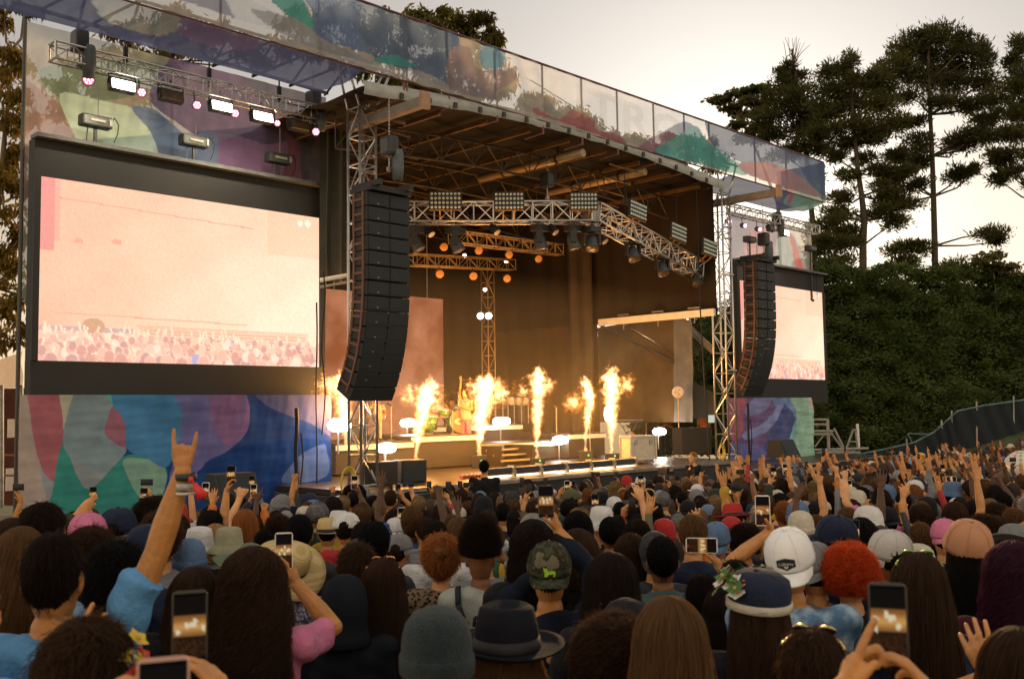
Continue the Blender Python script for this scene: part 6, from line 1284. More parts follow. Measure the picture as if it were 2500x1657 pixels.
def strands(style, N, seed=0, rad=.0011, npt=12, hat=False):
    f = style_fn(style); r = np.random.default_rng(seed); lg = 'long' in style or style == 'bob'
    ph = r.uniform(0, 2 * np.pi, N); t0 = r.random(N) ** (1.3 if lg else .75) * (.45 if lg else .92); te = np.where(r.random(N) < .85, r.uniform(.9, 1.03, N), r.uniform(.6, .95, N)) if lg else np.minimum(1.0, t0 + r.uniform(.12, .3, N))
    if hat: t0 = .37 + r.random(N) * .25
    k = np.linspace(0, 1, npt)[None]; T = t0[:, None] + (te - t0)[:, None] * k; PH = ph[:, None] + np.zeros_like(T)
    if lg: PH = PH + (r.normal(0, .10, N) + .10 * np.sin(ph * 6 + seed) + .06 * np.sin(ph * 15 + 2 * seed))[:, None] * k
    P = f(np.clip(T, 0, 1), PH); d = P - np.array([0, -.01, 1.65]); d[..., 2] *= np.where(lg & (T > .36), .1, 1); d /= np.linalg.norm(d, axis=-1, keepdims=True)
    lift = r.uniform(-.002, .009 if lg else .006, N)[:, None] + (0 if lg else {'afro': .030, 'curly': .024, 'tallcurl': .030, 'fluffy': .022, 'quiff': .012, 'short': .006, 'crop': .003, 'updo': .008}.get(style, .008)) * k * r.uniform(.3, 1.1, N)[:, None]
    P = P + d * lift[..., None]
    fly = (r.random(N) < (.06 if style in ('short', 'crop', 'quiff') else .2))[:, None] * r.uniform(.004, .03, N)[:, None] * k ** 1.5; P = P + d * fly[..., None]
    if lg: P[..., 2] -= np.clip(T - 1, 0, 1) * .3
    lift = 0; wa = {'longbig': .021, 'midlong': .010, 'long': .006, 'bob': .004, 'afro': .016, 'curly': .013, 'tallcurl': .014, 'fluffy': .007, 'updo': .006}.get(style, .003); wf = {'afro': 9, 'curly': 8, 'tallcurl': 9, 'longbig': 24}.get(style, 7)
    cl_ = np.floor(ph / .16) * 7.7 + np.floor(t0 * 6) * 2.9 + seed; an = (cl_ % 6.28 + r.normal(0, .45, N))[:, None] + wf * k * r.uniform(.7, 1.3, N)[:, None]; P[..., 0] += wa * np.sin(an) * np.clip(k * 3, 0, 1); P[..., 1] += wa * np.cos(an) * np.clip(k * 3, 0, 1); P[..., 2] += (.5 * wa * np.sin(an * 1.3 + 1)) * (not lg)
    P += r.normal(0, .0007, P.shape)
    hc = bpy.data.hair_curves.new('strands'); hc.add_curves([npt] * N); hc.attributes['position'].data.foreach_set('vector', P.astype(np.float32).ravel())
    at = hc.attributes.get('radius') or hc.attributes.new('radius', 'FLOAT', 'POINT'); at.data.foreach_set('value', (rad * (1.1 - .75 * k) * np.ones((N, 1))).astype(np.float32).ravel()); return hc
_HAIR, _STR = {}, {}
def get_hair(st):
    if st not in _HAIR: _HAIR[st] = hair_shell(st, seed=len(_HAIR))
    return _HAIR[st]
def get_str(st, lod, hat=False):
    k = (st, lod, hat)
    if k not in _STR: N, rad = ((5200, .0010), (1500, .0018))[lod]; N = int(N * (1.5 if 'long' in st else 1) * (.8 if st in ('crop',) else 1)); _STR[k] = strands(st, N, len(_STR), rad, 22 if st == 'longbig' else 12, hat)
    return _STR[k]
_HM = {}
def hair_mats(nm):
    """matching pair: matte base and glossy strand"""
    if nm in _HM: return _HM[nm]
    c = {'black': (.005, .0045, .004), 'dark brown': (.013, .0075, .0045), 'brown': (.034, .017, .008), 'light brown': (.095, .050, .020), 'blond': (.24, .15, .062), 'red orange': (.36, .048, .010), 'dark purple': (.035, .010, .022), 'grey': (.22, .21, .20), 'ginger': (.20, .075, .02)}[nm]
    a = M('hair_base_' + nm.replace(' ', '_'), tuple(v * .6 for v in c), .65, 0, .4, 26, .8, 60, spec=.08)
    mt = bpy.data.materials.new('hair_strand_' + nm.replace(' ', '_')); mt.use_nodes = True; n = mt.node_tree.nodes; l = mt.node_tree.links; b = n['Principled BSDF']; b.inputs['Base Color'].default_value = (*[v * 1.15 for v in c], 1); b.inputs['Roughness'].default_value = .5; b.inputs['Specular IOR Level'].default_value = .14
    hi = n.new('ShaderNodeHairInfo'); mr = n.new('ShaderNodeMapRange'); mr.inputs['To Min'].default_value = .55; mr.inputs['To Max'].default_value = 1.6; l.new(hi.outputs['Random'], mr.inputs[0]); mm = n.new('ShaderNodeMix'); mm.data_type = 'RGBA'; mm.blend_type = 'MULTIPLY'; mm.inputs[0].default_value = 1; mm.inputs[6].default_value = (*[v * 1.15 for v in c], 1); l.new(mr.outputs[0], mm.inputs[7]); l.new(mm.outputs[2], b.inputs['Base Color'])
    tr = n.new('ShaderNodeBsdfTranslucent'); mx = n.new('ShaderNodeMixShader'); mx.inputs[0].default_value = .45; tr.inputs[0].default_value = (*[min(.8, v * 3.2) for v in c], 1); l.new(b.outputs[0], mx.inputs[1]); l.new(tr.outputs[0], mx.inputs[2]); l.new(mx.outputs[0], n['Material Output'].inputs[0])
    _HM[nm] = (a, mt); return _HM[nm]
SKIN = {k: M('skin_' + k, c, .5, 0, .22, 10, .25, 60, spec=.35) for k, c in {'fair': (.58, .29, .125), 'light': (.51, .235, .082), 'tan': (.43, .185, .052), 'brown': (.20, .080, .027), 'dark': (.078, .034, .014)}.items()}
CLOTH = {'black': (.012, .012, .014), 'charcoal': (.035, .036, .038), 'navy': (.016, .022, .045), 'grey': (.17, .17, .17), 'white': (.55, .54, .52), 'cream': (.48, .43, .33), 'pale blue': (.20, .30, .42), 'blue': (.05, .11, .24), 'sky blue': (.10, .27, .50), 'denim blue': (.09, .15, .25), 'green': (.05, .11, .06), 'olive': (.10, .10, .055), 'dark green': (.022, .04, .034), 'red': (.36, .03, .03), 'maroon': (.06, .012, .02), 'pink': (.52, .16, .26), 'yellow': (.62, .38, .03), 'mustard': (.42, .26, .04), 'teal': (.03, .16, .17), 'purple': (.10, .06, .18), 'brown': (.10, .06, .035), 'orange': (.55, .17, .03)}
def cloth(nm): return M('cloth_' + nm.replace(' ', '_'), CLOTH[nm], .88, 0, .16, 9, .7, 26, spec=.10, sheen=.04)
def pattern(nm, cols, scale, kind='noise', thr=(.42, .5, .58)):
    if nm in _M: return _M[nm]
    mt = M(nm, cols[0], .88, 0, 0, 9, .3, 200, spec=.15); n = mt.node_tree.nodes; l = mt.node_tree.links; b = n['Principled BSDF']
    t = [x for x in n if x.type == 'TEX_COORD'][0]; rp = n.new('ShaderNodeValToRGB'); rp.color_ramp.interpolation = 'CONSTANT' if kind != 'soft' else 'LINEAR'
    if kind == 'stripe': x = n.new('ShaderNodeTexWave'); x.bands_direction = 'Z'; x.inputs['Scale'].default_value = scale; x.inputs['Distortion'].default_value = .4
    elif kind == 'cell': x = n.new('ShaderNodeTexVoronoi'); x.inputs['Scale'].default_value = scale
    else: x = n.new('ShaderNodeTexNoise'); x.inputs['Scale'].default_value = scale; x.inputs['Detail'].default_value = 3 if kind == 'noise' else 7
    l.new(t.outputs['Object'], x.inputs['Vector']); l.new(x.outputs['Distance' if kind == 'cell' else 0], rp.inputs[0])
    rp.color_ramp.elements[0].position = 0; rp.color_ramp.elements[0].color = (*cols[0], 1); rp.color_ramp.elements[1].position = thr[0]; rp.color_ramp.elements[1].color = (*cols[1], 1)
    for c, p in zip(cols[2:], thr[1:]): e = rp.color_ramp.elements.new(p); e.color = (*c, 1)
    l.new(rp.outputs[0], b.inputs['Base Color']); return mt
camo = lambda: pattern('camouflage', [(.02, .026, .014), (.05, .055, .03), (.03, .024, .014), (.13, .115, .07)], 16)
acid = lambda: pattern('acid_wash_denim', [(.05, .12, .21), (.10, .20, .33), (.40, .52, .60)], 14, 'soft', (.45, .66))
leop = lambda: pattern('leopard_print', [(.012, .010, .009), (.04, .03, .022), (.20, .13, .08)], 42, 'cell', (.30, .46))
speck = lambda: pattern('speckled_floral', [(.06, .055, .08), (.20, .18, .24), (.36, .33, .38)], 60, 'noise', (.48, .6))
stripe = lambda: pattern('striped_knit', [(.55, .54, .50), (.04, .05, .07)], 5.2, 'stripe', (.62,))

# hats: meshes around the skull centre, front towards +Y
def hat_cap():
    d = MB(); n = 28; pr = []
    P = [(.0001, .112), (.03, .109), (.06, .096), (.082, .070), (.094, .034), (.097, .0), (.096, -.022), (.092, -.022), (.088, .0)]
    d.lathe((0, 0, .012), [(r, z) for r, z in reversed(P)], n, 0, None, False, 1.0, 1.16); d.ball((0, 0, .126), .010, 8, 0, (1, 1, .6))
    b = MB(); V = []; m_ = 15; rows = 7
    for j in range(rows):
        u = j / (rows - 1)
        for i in range(m_):
            a = -1 + 2 * i / (m_ - 1); x = .088 * a * (1 - .05 * u); y0 = .115 * math.sqrt(max(0, 1 - (a * .93) ** 2)); y = y0 + u * .078 * (1 - abs(a) ** 3.0) ** .5; V.append((x, y, -.006 - .020 * (a * a) * (.3 + u) - .012 * u))
    b.add(V, [(j * m_ + i, j * m_ + i + 1, (j + 1) * m_ + i + 1, (j + 1) * m_ + i) for j in range(rows - 1) for i in range(m_ - 1)])
    V2 = [(x, y, z - .004) for x, y, z in V]; b.add(V2, [(j * m_ + i, (j + 1) * m_ + i, (j + 1) * m_ + i + 1, j * m_ + i + 1) for j in range(rows - 1) for i in range(m_ - 1)])
    s = MB()
    for k in range(6):
        a = k * math.pi / 3; s.path([(math.cos(a) * r * 1.012, math.sin(a) * r * 1.16 * 1.012, .012 + z * 1.008) for r, z in P[1:6]], .0016, 4)
    return [('crown', d.mesh('cap', True)), ('brim', b.mesh('brim', True)), ('seam', s.mesh('seam'))]
def prof_hat(prof, sx=1.0, sy=1.14, n=36, wav=0.0, nm='hat'):
    d = MB(); d.lathe((0, 0, 0), prof, n, 0, None, False, sx, sy)
    if wav:
        vs = []
        for i, v in enumerate(d.v):
            r = math.hypot(v[0], v[1]); a = math.atan2(v[1], v[0]); k = max(0, r - .10) / .1; vs.append((v[0], v[1], v[2] + wav * k * math.sin(2 * a + .6)))
        d.v = vs
    return d.mesh(nm, True)
HATS = {}
def get_hat(k):
    if k in HATS: return HATS[k]
    if k == 'cap': r = hat_cap()
    elif k == 'beanie':
        d = MB(); d.lathe((0, 0, 0), [(.097, -.055), (.100, -.05), (.102, -.02), (.101, .0), (.0995, .004), (.098, .04), (.088, .082), (.066, .112), (.03, .128), (.0001, .131)], 32, 0, None, False, 1, 1.16); me = d.mesh('beanie', True)
        d2 = MB(); d2.lathe((0, 0, 0), [(.099, -.058), (.104, -.05), (.106, -.02), (.104, -.002), (.098, .0)], 32, 0, None, False, 1, 1.16); r = [('crown', me), ('folded_cuff', d2.mesh('cuff', True))]
    elif k == 'bucket': r = [('crown', prof_hat([(.0001, .108), (.06, .106), (.082, .095), (.092, .05), (.098, -.005), (.104, -.012), (.150, -.058), (.149, -.062), (.10, -.02), (.092, -.01)], wav=.006))]
    elif k == 'straw': r = [('crown', prof_hat([(.0001, .125), (.05, .122), (.078, .10), (.092, .05), (.098, .0)])), ('brim', prof_hat([(.096, -.002), (.13, -.004), (.18, -.012), (.215, -.022), (.215, -.028), (.18, -.018), (.096, -.008)], 1, 1.06, 44, .02, 'brim')), ('band', prof_hat([(.0985, .0), (.0995, .002), (.0965, .022), (.0955, .022)], nm='band'))]
    elif k == 'fedora': r = [('crown', prof_hat([(.0001, .098), (.03, .100), (.062, .118), (.078, .108), (.090, .06), (.097, .0)])), ('brim', prof_hat([(.096, -.002), (.12, -.003), (.15, .002), (.166, .010), (.166, .005), (.15, -.003), (.096, -.008)], 1, 1.10, 44, .008, 'brim')), ('band', prof_hat([(.0985, .0), (.0995, .002), (.0945, .030), (.0935, .030)], nm='band'))]
    elif k == 'hood':
        d = MB(); P = [(.0001, .140), (.04, .136), (.085, .112), (.112, .06), (.122, .0), (.124, -.05), (.118, -.10), (.128, -.15), (.145, -.19), (.13, -.20)]
        d.lathe((0, -.016, 0), [(r, z) for r, z in reversed(P)], 36, 0, None, False, .96, 1.14)
        k_ = [v[1] > .085 and v[2] < .075 and v[2] > -.14 for v in d.v]; fs = [f for f in d.f if not all(k_[i] for i in f)]; d.f = fs; d.mi = [0] * len(fs); r = [('hood', d.mesh('hood', True))]
    elif k == 'beret': r = [('crown', prof_hat([(.0001, .098), (.06, .094), (.094, .072), (.102, .04), (.100, .005), (.096, -.01)])), ('band', prof_hat([(.099, -.022), (.1055, -.02), (.106, .004), (.1, .006)], nm='band'))]
    HATS[k] = r; return r
def flower(mb, c, nrm, r, mi, q=5):
    c = Vector(c); qn = Vector(nrm).to_track_quat('Z', 'Y')
    for i in range(q):
        a = i * 2 * math.pi / q; p = [(0, 0, 0), (r * .6, -r * .42, r * .15), (r, 0, r * .25), (r * .6, r * .42, r * .15)]; rot = Quaternion((0, 0, 1), a); mb.add([c + qn @ (rot @ Vector(v)) for v in p], [(0, 1, 2, 3)], mi)
    mb.ball(c + qn @ Vector((0, 0, r * .12)), r * .22, 6, 4)
fl_m = [M('petal_red', (.55, .03, .02), .6), M('petal_white', (.65, .62, .56), .6), M('petal_yellow', (.62, .42, .03), .6), M('leaf_green', (.05, .14, .03), .6), M('petal_core', (.5, .30, .05), .6), M('petal_orange', (.55, .16, .02), .6)]
# phones
ph_body = M('phone_black', (.012, .012, .014), .3, .2, spec=.6); ph_light = M('phone_silver', (.55, .52, .48), .3, .4, spec=.6)
def phone_screen(seed, bright):
    r = np.random.default_rng(seed); ny, nx = 40, 20; v, u = np.mgrid[0:ny, 0:nx]; u = u / nx; v = v / ny; I = np.zeros((ny, nx, 3)); I[:] = (38, 30, 24)
    I[v < .45] = (26, 22, 20); m = (v > .30) & (v < .62); I[m] = (150, 96, 48); k = np.exp(-((v - .48) / .09) ** 2)[..., None]; I = I * (1 - k) + np.array([236, 176, 100]) * k
    for q in range(6): cx, cy_ = r.uniform(.1, .9), r.uniform(.38, .58); I[((u - cx) / .06) ** 2 + ((v - cy_) / .05) ** 2 < 1] = (255, 240, 200)
    I[v > .66] = np.array([70, 44, 26]) * r.uniform(.5, 1.2, (int((v[:, 0] > .66).sum()) * nx, 1)); I[v > .90] = (16, 14, 14); I[(np.abs(u - .5) < .07) & (np.abs(v - .945) < .025)] = (190, 60, 40); I[v < .05] = (14, 13, 13)
    lin = np.clip(I, 0, 255) / 255; return (np.where(lin <= .04, lin / 12.92, ((lin + .055) / 1.055) ** 2.4) * bright).reshape(-1, 3)
ps_m = bpy.data.materials.new('phone_picture'); ps_m.use_nodes = True; n = ps_m.node_tree.nodes; n.clear(); o = n.new('ShaderNodeOutputMaterial'); e = n.new('ShaderNodeEmission'); a = n.new('ShaderNodeVertexColor'); a.layer_name = 'Col'; e.inputs[1].default_value = .6; ps_m.node_tree.links.new(a.outputs[0], e.inputs[0]); ps_m.node_tree.links.new(e.outputs[0], o.inputs[0])
_PH = {}
def phone_meshes(k):
    if k in _PH: return _PH[k]
    b = MB(); w, h, d, rr = .075, .155, .009, .012
    poly = [(sx * (w / 2 - rr) + rr * math.cos(a), sy * (h / 2 - rr) + rr * math.sin(a)) for sx, sy, a0 in ((1, 1, 0), (-1, 1, 1), (-1, -1, 2), (1, -1, 3)) for a in np.linspace(a0 * math.pi / 2, (a0 + 1) * math.pi / 2, 5)]
    b.prism(poly, (0, d / 2, 0), (1, 0, 0), (0, 0, 1), (0, -1, 0), d); me = b.mesh('phone', False, .0015)
    ny, nx = 40, 20; gx, gz = np.meshgrid(np.linspace(-w / 2 + .004, w / 2 - .004, nx), np.linspace(h / 2 - .006, -h / 2 + .006, ny)); sm = grid_mesh('screen', nx - 1, ny - 1, np.stack([gx, np.full_like(gx, -d / 2 - .0009), gz], -1)); set_col(sm, phone_screen(k, 1.0)); sm.materials.append(ps_m)
    c = MB()
    c.box((.02, d / 2 + .001, .043), (.022, .002, .044))
    _PH[k] = (me, sm, c.mesh('lens')); return _PH[k]
def phone(mat4, lab, k=0, body=None, group=None):
    me, sm, cm = phone_meshes(k); o = bpy.data.objects.new('phone', me); COL.objects.link(o)
    if not me.materials: me.materials.append(ph_body); cm.materials.append(rub)
    o.matrix_world = mat4; tag(o, lab, 'phone', group); o.material_slots[0].link = 'OBJECT'; o.material_slots[0].material = body or ph_body
    s = bpy.data.objects.new('screen', sm); COL.objects.link(s); s.parent = o; l_ = bpy.data.objects.new('lens', cm); COL.objects.link(l_); l_.parent = o; return o
def child(name, me, parent, mat):
    o = bpy.data.objects.new(name, me); COL.objects.link(o); o.parent = parent; KIDS.setdefault(parent.name, []).append(o)
    if not me.materials: me.materials.append(mat)
    o.material_slots[0].link = 'OBJECT'; o.material_slots[0].material = mat; return o
EYEW, EYEB = M('eye_white', (.6, .57, .53), .3), M('eye_dark', (.02, .012, .008), .2)
def _eyes():
    b = MB()
    for s in (-1, 1): b.ball((s * .031, .089, 1.640), .0125, 10, 0); b.ball((s * .031, .0985, 1.640), .0062, 8, 1)
    for s in (-1, 1): b.tube((s * .016, .101, 1.663), (s * .048, .094, 1.664), .0045, 6, 1)
    b.tube((-.02, .1055, 1.566), (.02, .1055, 1.566), .0035, 6, 2)
    me = b.mesh('eyes', True); me.materials.append(EYEW); me.materials.append(EYEB); me.materials.append(M('lip', (.30, .11, .09), .5)); return me
EYES = _eyes()
PEOPLE = []
def person(pos, yaw, h, pose='down', sleeve='short', skin='light', shirt='black', legs='navy', hair=('short', 'dark brown'), hat=None, label=None, group=None, lod=1, wide=1.0, arms=None, eyes=False, mirror_x=False, lean=0.0, tilt=0.0, vox=None, cat='person'):
    """hat = (kind, material, yaw, tilt_x, tilt_y, second material)"""
    vox = vox or (.0048 if lod == 0 else (.0075 if lod == 1 else .012))
    if arms is not None: b, s_ = body_parts(arms, wide, sleeve); bm_ = remesh(b, vox, 1, 'body'); sm_ = remesh(s_, .010, 4, 'shirt', .009, 22, len(PEOPLE))
    else: bm_ = get_body(pose, wide, vox); sm_ = get_shirt(pose, wide, sleeve, .011 if lod < 2 else .016)
    o = bpy.data.objects.new('person', bm_); COL.objects.link(o); k = h / 1.75
    if not bm_.materials: bm_.materials.append(SKIN[skin])
    o.material_slots[0].link = 'OBJECT'; o.material_slots[0].material = SKIN[skin]
    o.location = pos; o.rotation_euler = (lean, tilt, yaw); o.scale = (-k if mirror_x else k, k, k)
    tag(o, label, cat, group)
    sm = cloth(shirt) if isinstance(shirt, str) else shirt
    child('shirt', sm_, o, sm); child('trousers', TROUSERS, o, cloth(legs)); child('shoes', SHOES, o, cloth('charcoal'))
    if hair and hair[0]:
        a, b = hair_mats(hair[1]); hs_ = child('hair', get_hair(hair[0]), o, a); hs_.scale.x = (.95 + .12 * ((len(PEOPLE) * 37 % 11) / 10)) if not hat else 1.0
        lh = 'long' in hair[0] or hair[0] == 'bob'
        if lod < 2 and (lh or not hat): child('strands', get_str(hair[0], lod, bool(hat)), hs_, b)
        if len(hair) > 2:                                                # bun or ponytail
            key = ('bun', hair[2]); 
            if key not in _HAIR:
                mb = MB()
                if hair[2] == 'bun': mb.ball((0, -.125, 1.705), .048, 16, 0, (1, .85, .9))
                elif hair[2] == 'topbun': mb.ball((0, -.03, 1.795), .045, 16, 0, (1, 1, .85))
                else:
                    for i in range(9): mb.ball((.008 * math.sin(i), -.125 - .03 * math.sin(i * .35), 1.70 - .045 * i), .036 - .0018 * i, 12, 0, (1, .85, 1.1))
                _HAIR[key] = remesh(mb, .008, 2, 'bun', .002, 60)
            child('bun' if 'bun' in hair[2] else 'ponytail', _HAIR[key], hs_, a)
    if hat:
        kind, hm_ = hat[0], hat[1]; hm_ = cloth(hm_) if isinstance(hm_, str) else hm_; parts = get_hat(kind); root = None
        for i, (nm, me) in enumerate(parts):
            mt = hm_ if (i == 0 or nm in ('brim', 'folded_cuff')) else (hat[5] if len(hat) > 5 and hat[5] else (rub if nm == 'band' else hm_))
            c = child('hat' if i == 0 else nm, me, o if i == 0 else root, mt)
            if i == 0: q_ = 1.13 if hair and ('long' in hair[0] or hair[0] == 'bob') else 1.04; c.scale = (q_, q_, q_)
            if i == 0: root = c; c.location = HC + Vector((0, 0, .012 if kind != 'hood' else 0)); c.rotation_euler = (hat[3] if len(hat) > 3 else 0, hat[4] if len(hat) > 4 else 0, hat[2] if len(hat) > 2 else 0)
        o['_hat'] = 1
    if eyes: 
        e = bpy.data.objects.new('face_features', EYES); COL.objects.link(e); e.parent = o
    if o.get('_hat'): del o['_hat']
    PEOPLE.append(o); return o
def pmat(o): return Matrix.LocRotScale(o.location, o.rotation_euler, o.scale)
# ------------------------------------------------------------------ the crowd
STAGE_T = Vector((18.5, 20, 0))
def face_yaw(p, t=STAGE_T, dev=0.0):
    d = Vector(t) - Vector(p); return math.atan2(-d.x, d.y) + dev
def place(px, top, f, extra=.016):
    z = atF(px, top, f); g = ground_z(z.x, z.y); h = (z.z - g) / (1 + extra / 1.75); return Vector((z.x, z.y, g)), h
def to_local(pos, yaw, h, pt):
    k = h / 1.75; return Matrix.LocRotScale(pos, Quaternion((0, 0, 1), yaw), (k, k, k)).inverted() @ Vector(pt)
GR = 'people in the festival crowd'
def P(px, top, f, label, yawd=0.0, **k):
    ex = .016
    if k.get('hat'): ex = {'cap': .045, 'beanie': .05, 'bucket': .04, 'straw': .05, 'fedora': .045, 'hood': .05, 'beret': .045}[k['hat'][0]]
    elif k.get('hair') and k['hair'] and k['hair'][0] in ('afro', 'tallcurl', 'curly', 'quiff', 'fluffy'): ex = {'afro': .085, 'tallcurl': .12, 'curly': .05, 'quiff': .03, 'fluffy': .035}[k['hair'][0]]
    pos, h = place(px, top, f, ex); yaw = HEAD - math.pi / 2 + yawd + math.atan((px - 1250) / FPX) * -.6
    arms = k.pop('arms', None); sp = None
    if arms:
        loc = lambda x, y, ff: to_local(pos, yaw, h, atF(x, y, ff)); sp = list(arms(loc)); 
        if sp[0] is None: sp[0] = DOWN
        if sp[1] is None: sp[1] = mirror(DOWN)
    k.setdefault('lod', 0 if f < 5.2 else 1); o = person(pos, yaw, h, label=label, group=GR, arms=sp, **k); o['_px'] = px; o['_f'] = f; return o
def hold_phone(o, px, py, f, label, kk=0, land=False, body=None, tilt=0.0):
    m4 = Matrix.Translation(atF(px, py, f)) @ Matrix.Rotation(HEAD - math.pi / 2 - math.atan((px - 1250) / FPX), 4, 'Z') @ Matrix.Rotation(-.10, 4, 'X') @ Matrix.Rotation(math.pi / 2 + tilt if land else tilt, 4, 'Y'); return phone(m4, label, kk, body, 'phones held up in the crowd')
def grip_r(loc, px, py, f, dx=34, dy=100):
    """right hand closed round a phone at the given place"""
    s = 4.2 / f; W = loc(px + dx * s * .85, py + dy * s * .80, f + .03); return arm_spec(W, (1, -.2, -.9), (-.28, .05, 1), (-.25, -.95, 0), (-.95, .25, 0), (.55, .6, .65, .7), (.9, .5))
# -- the people who show largest, placed one by one
b_ = P(131, 1304, 3.3, 'man in light blue T-shirt, dark short hair, arm raised making a horn sign', shirt='sky blue', skin='tan', hair=('short', 'dark brown'), wide=1.08, yawd=-.10,
       arms=lambda L: (arm_spec(L(452, 1136, 3.36), (.7, .1, -.7), (.03, .08, 1), (-1, .05, 0), (0, 1, 0), HORN, (.35, 1.0), .86), None))
W_ = atF(452, 1149, 3.36); t_ = b_; d_ = (Vector(atF(452, 1114, 3.36)) - W_).normalized()
def band(parent, pts, mats):
    mi = pmat(parent).inverted()
    for nm, c, r, hh, mt in pts:
        q = d_.to_track_quat('Z', 'Y'); mb = MB(); mb.lathe((0, 0, 0), [(r * .97, -hh / 2), (r, -hh / 2), (r * 1.02, 0), (r * .99, hh / 2), (r * .95, hh / 2)], 20, 0, None, False)
        mb.v = [tuple(mi @ (Vector(c) + q @ Vector(v))) for v in mb.v]; child(nm, mb.mesh(nm, True), parent, mt)
band(b_, [('watch_strap', W_ - d_ * .02, .037, .024, M('strap_dark', (.02, .03, .03), .5)), ('wristband', W_ - d_ * .052, .039, .022, M('band_pale', (.36, .36, .33), .6, 0, .3, 60)), ('thin_wristband', W_ - d_ * .074, .040, .008, M('band_white', (.55, .53, .5), .6))], None)
mb = MB(); mi = pmat(b_).inverted(); a = atF(466, 1170, 3.32); c = atF(474, 1181, 3.32); e_ = atF(496, 1214, 3.32); mb.ball(a, .010, 8); mb.tube(a, c, .004, 6).tube(c, e_, .007, 8, 0, .022); mb.v = [tuple(mi @ Vector(v)) for v in mb.v]; child('red_tassel', mb.mesh('red_tassel', True), b_, M('tassel_red', (.62, .03, .015), .5))
P(107, 1228, 4.6, 'man with short dark brown fade haircut, head high, behind the light blue T-shirt man', shirt='black', hair=('crop', 'dark brown'), skin='tan', yawd=-.35)
P(30, 1268, 5.0, 'woman with long brown hair near the picture edge, in pale top', shirt='white', hair=('long', 'brown'), yawd=.1)
P(52, 1292, 4.4, 'woman with straight light brown hair beside the light blue T-shirt man, pale blue top', shirt='pale blue', hair=('midlong', 'light brown'), skin='fair', sleeve='long')
P(284, 1341, 3.9, 'person with short black hair right behind the raised bare arm', shirt='black', hair=('fluffy', 'black'), skin='tan')
P(221, 1300, 4.9, 'person with short curly brown hair under the camouflage sleeves', shirt='charcoal', hair=('fluffy', 'brown'))
P(215, 1246, 5.6, 'person in camouflage jacket with both sleeves raised, hands over the head', shirt=camo(), sleeve='long', hair=('short', 'black'), hat=('cap', 'pink', 0, 0, 0), arms=lambda L: (arm_spec(L(262, 1330, 5.8), (1, 0, .4), (-.6, .3, .3), (0, .2, 1), (0, 1, 0), REL), arm_spec(L(180, 1265, 5.75), (-1, 0, .3), (.6, .2, .5), (0, .2, 1), (0, 1, 0), REL)))
P(289, 1235, 6.4, 'man in navy cap with the peak to the right, below the lower left banner', shirt='charcoal', hair=('crop', 'dark brown'), hat=('cap', 'navy', -1.2), yawd=-.3)
P(380, 1217, 6.6, 'person with big round dark curls behind the raised bare arm', shirt='black', hair=('curly', 'dark brown'), skin='brown')
P(394, 1255, 5.8, 'person with greyish brown fluffy hair behind the raised bare arm', shirt='grey', hair=('fluffy', 'brown'))
P(358, 1275, 5.2, 'person in dark blue beanie low behind the raised bare arm', shirt='navy', hair=('short', 'black'), hat=('beanie', 'navy'))
P(487, 1280, 7.0, 'person in small white bucket hat right of the raised bare arm', shirt='grey', hair=('short', 'brown'), hat=('bucket', 'white', .3, .1))
P(463, 1310, 6.0, 'person in mid blue beanie right of the raised bare arm', shirt='yellow', hair=('short', 'dark brown'), hat=('beanie', 'denim blue'), skin='tan')
P(559, 1279, 6.9, 'person in khaki bucket hat in front of the blue banner', shirt='black', hair=('short', 'black'), hat=('bucket', M('khaki_cotton', (.27, .26, .16), .85, 0, .15, 14, .3, 150)))
P(607, 1322, 5.9, 'person in wide green sun hat beside the straw hat', shirt='olive', hair=('short', 'brown'), hat=('straw', M('green_felt', (.10, .13, .07), .9, 0, .2, 10), .4, .35, .25))
P(476, 1388, 4.0, 'woman with long dark brown hair and olive jacket behind the nearest left phone', shirt='olive', sleeve='long', hair=('long', 'brown'), skin='fair')
o = P(618, 1342, 3.95, 'woman with long dark curls in pink T-shirt holding a phone up', shirt='pink', hair=('longbig', 'brown'), skin='tan', yawd=-.05, arms=lambda L: (grip_r(L, 693, 1350, 4.30, 34, 92), None))
hold_phone(o, 693, 1344, 4.30, 'white phone in front of the straw hat, held by the pink T-shirt woman', 1, body=ph_light)
P(213, 1540, 2.35, 'woman with brown hair and red, yellow and green flowers, at the bottom edge', shirt='teal', hair=('fluffy', 'brown'), skin='fair'); fl1 = PEOPLE[-1]
mb = MB(); r_ = np.random.default_rng(9)
for i in range(22):
    a = r_.uniform(-.6, .9); c = HC + Vector((.098 + r_.uniform(-.02, .025), -.03 + .05 * a + r_.normal(0, .02), .045 + .05 * (a - .2) + r_.normal(0, .022))); flower(mb, c, c - HC + Vector((0, -.04, .02)), r_.uniform(.022, .036), int(r_.choice([0, 2, 3, 3, 0, 2, 1])))
me = mb.mesh('flowers'); [me.materials.append(k) for k in fl_m]; o = bpy.data.objects.new('flowers', me); COL.objects.link(o); o.parent = fl1
P(-95, 1380, 3.0, 'person at the picture edge stretching a bare forearm in, thumb up', shirt='sky blue', skin='light', hair=('short', 'brown'), yawd=-.7, arms=lambda L: (arm_spec(L(176, 1560, 3.2), (.3, -.3, -1), (1, .3, .35), (-.3, 0, 1), (-.3, 1, 0), (1.2, 1.3, 1.3, 1.3), (.9, 0)), None))
P(841, 1396, 4.7, 'person in black hooded top with the hood up', shirt=M('hoodie_black', (.012, .014, .018), .92, 0, .2, 9, .35, 160, spec=.08), sleeve='long', hair=None, hat=('hood', M('hoodie_black', (0, 0, 0))), wide=1.08)
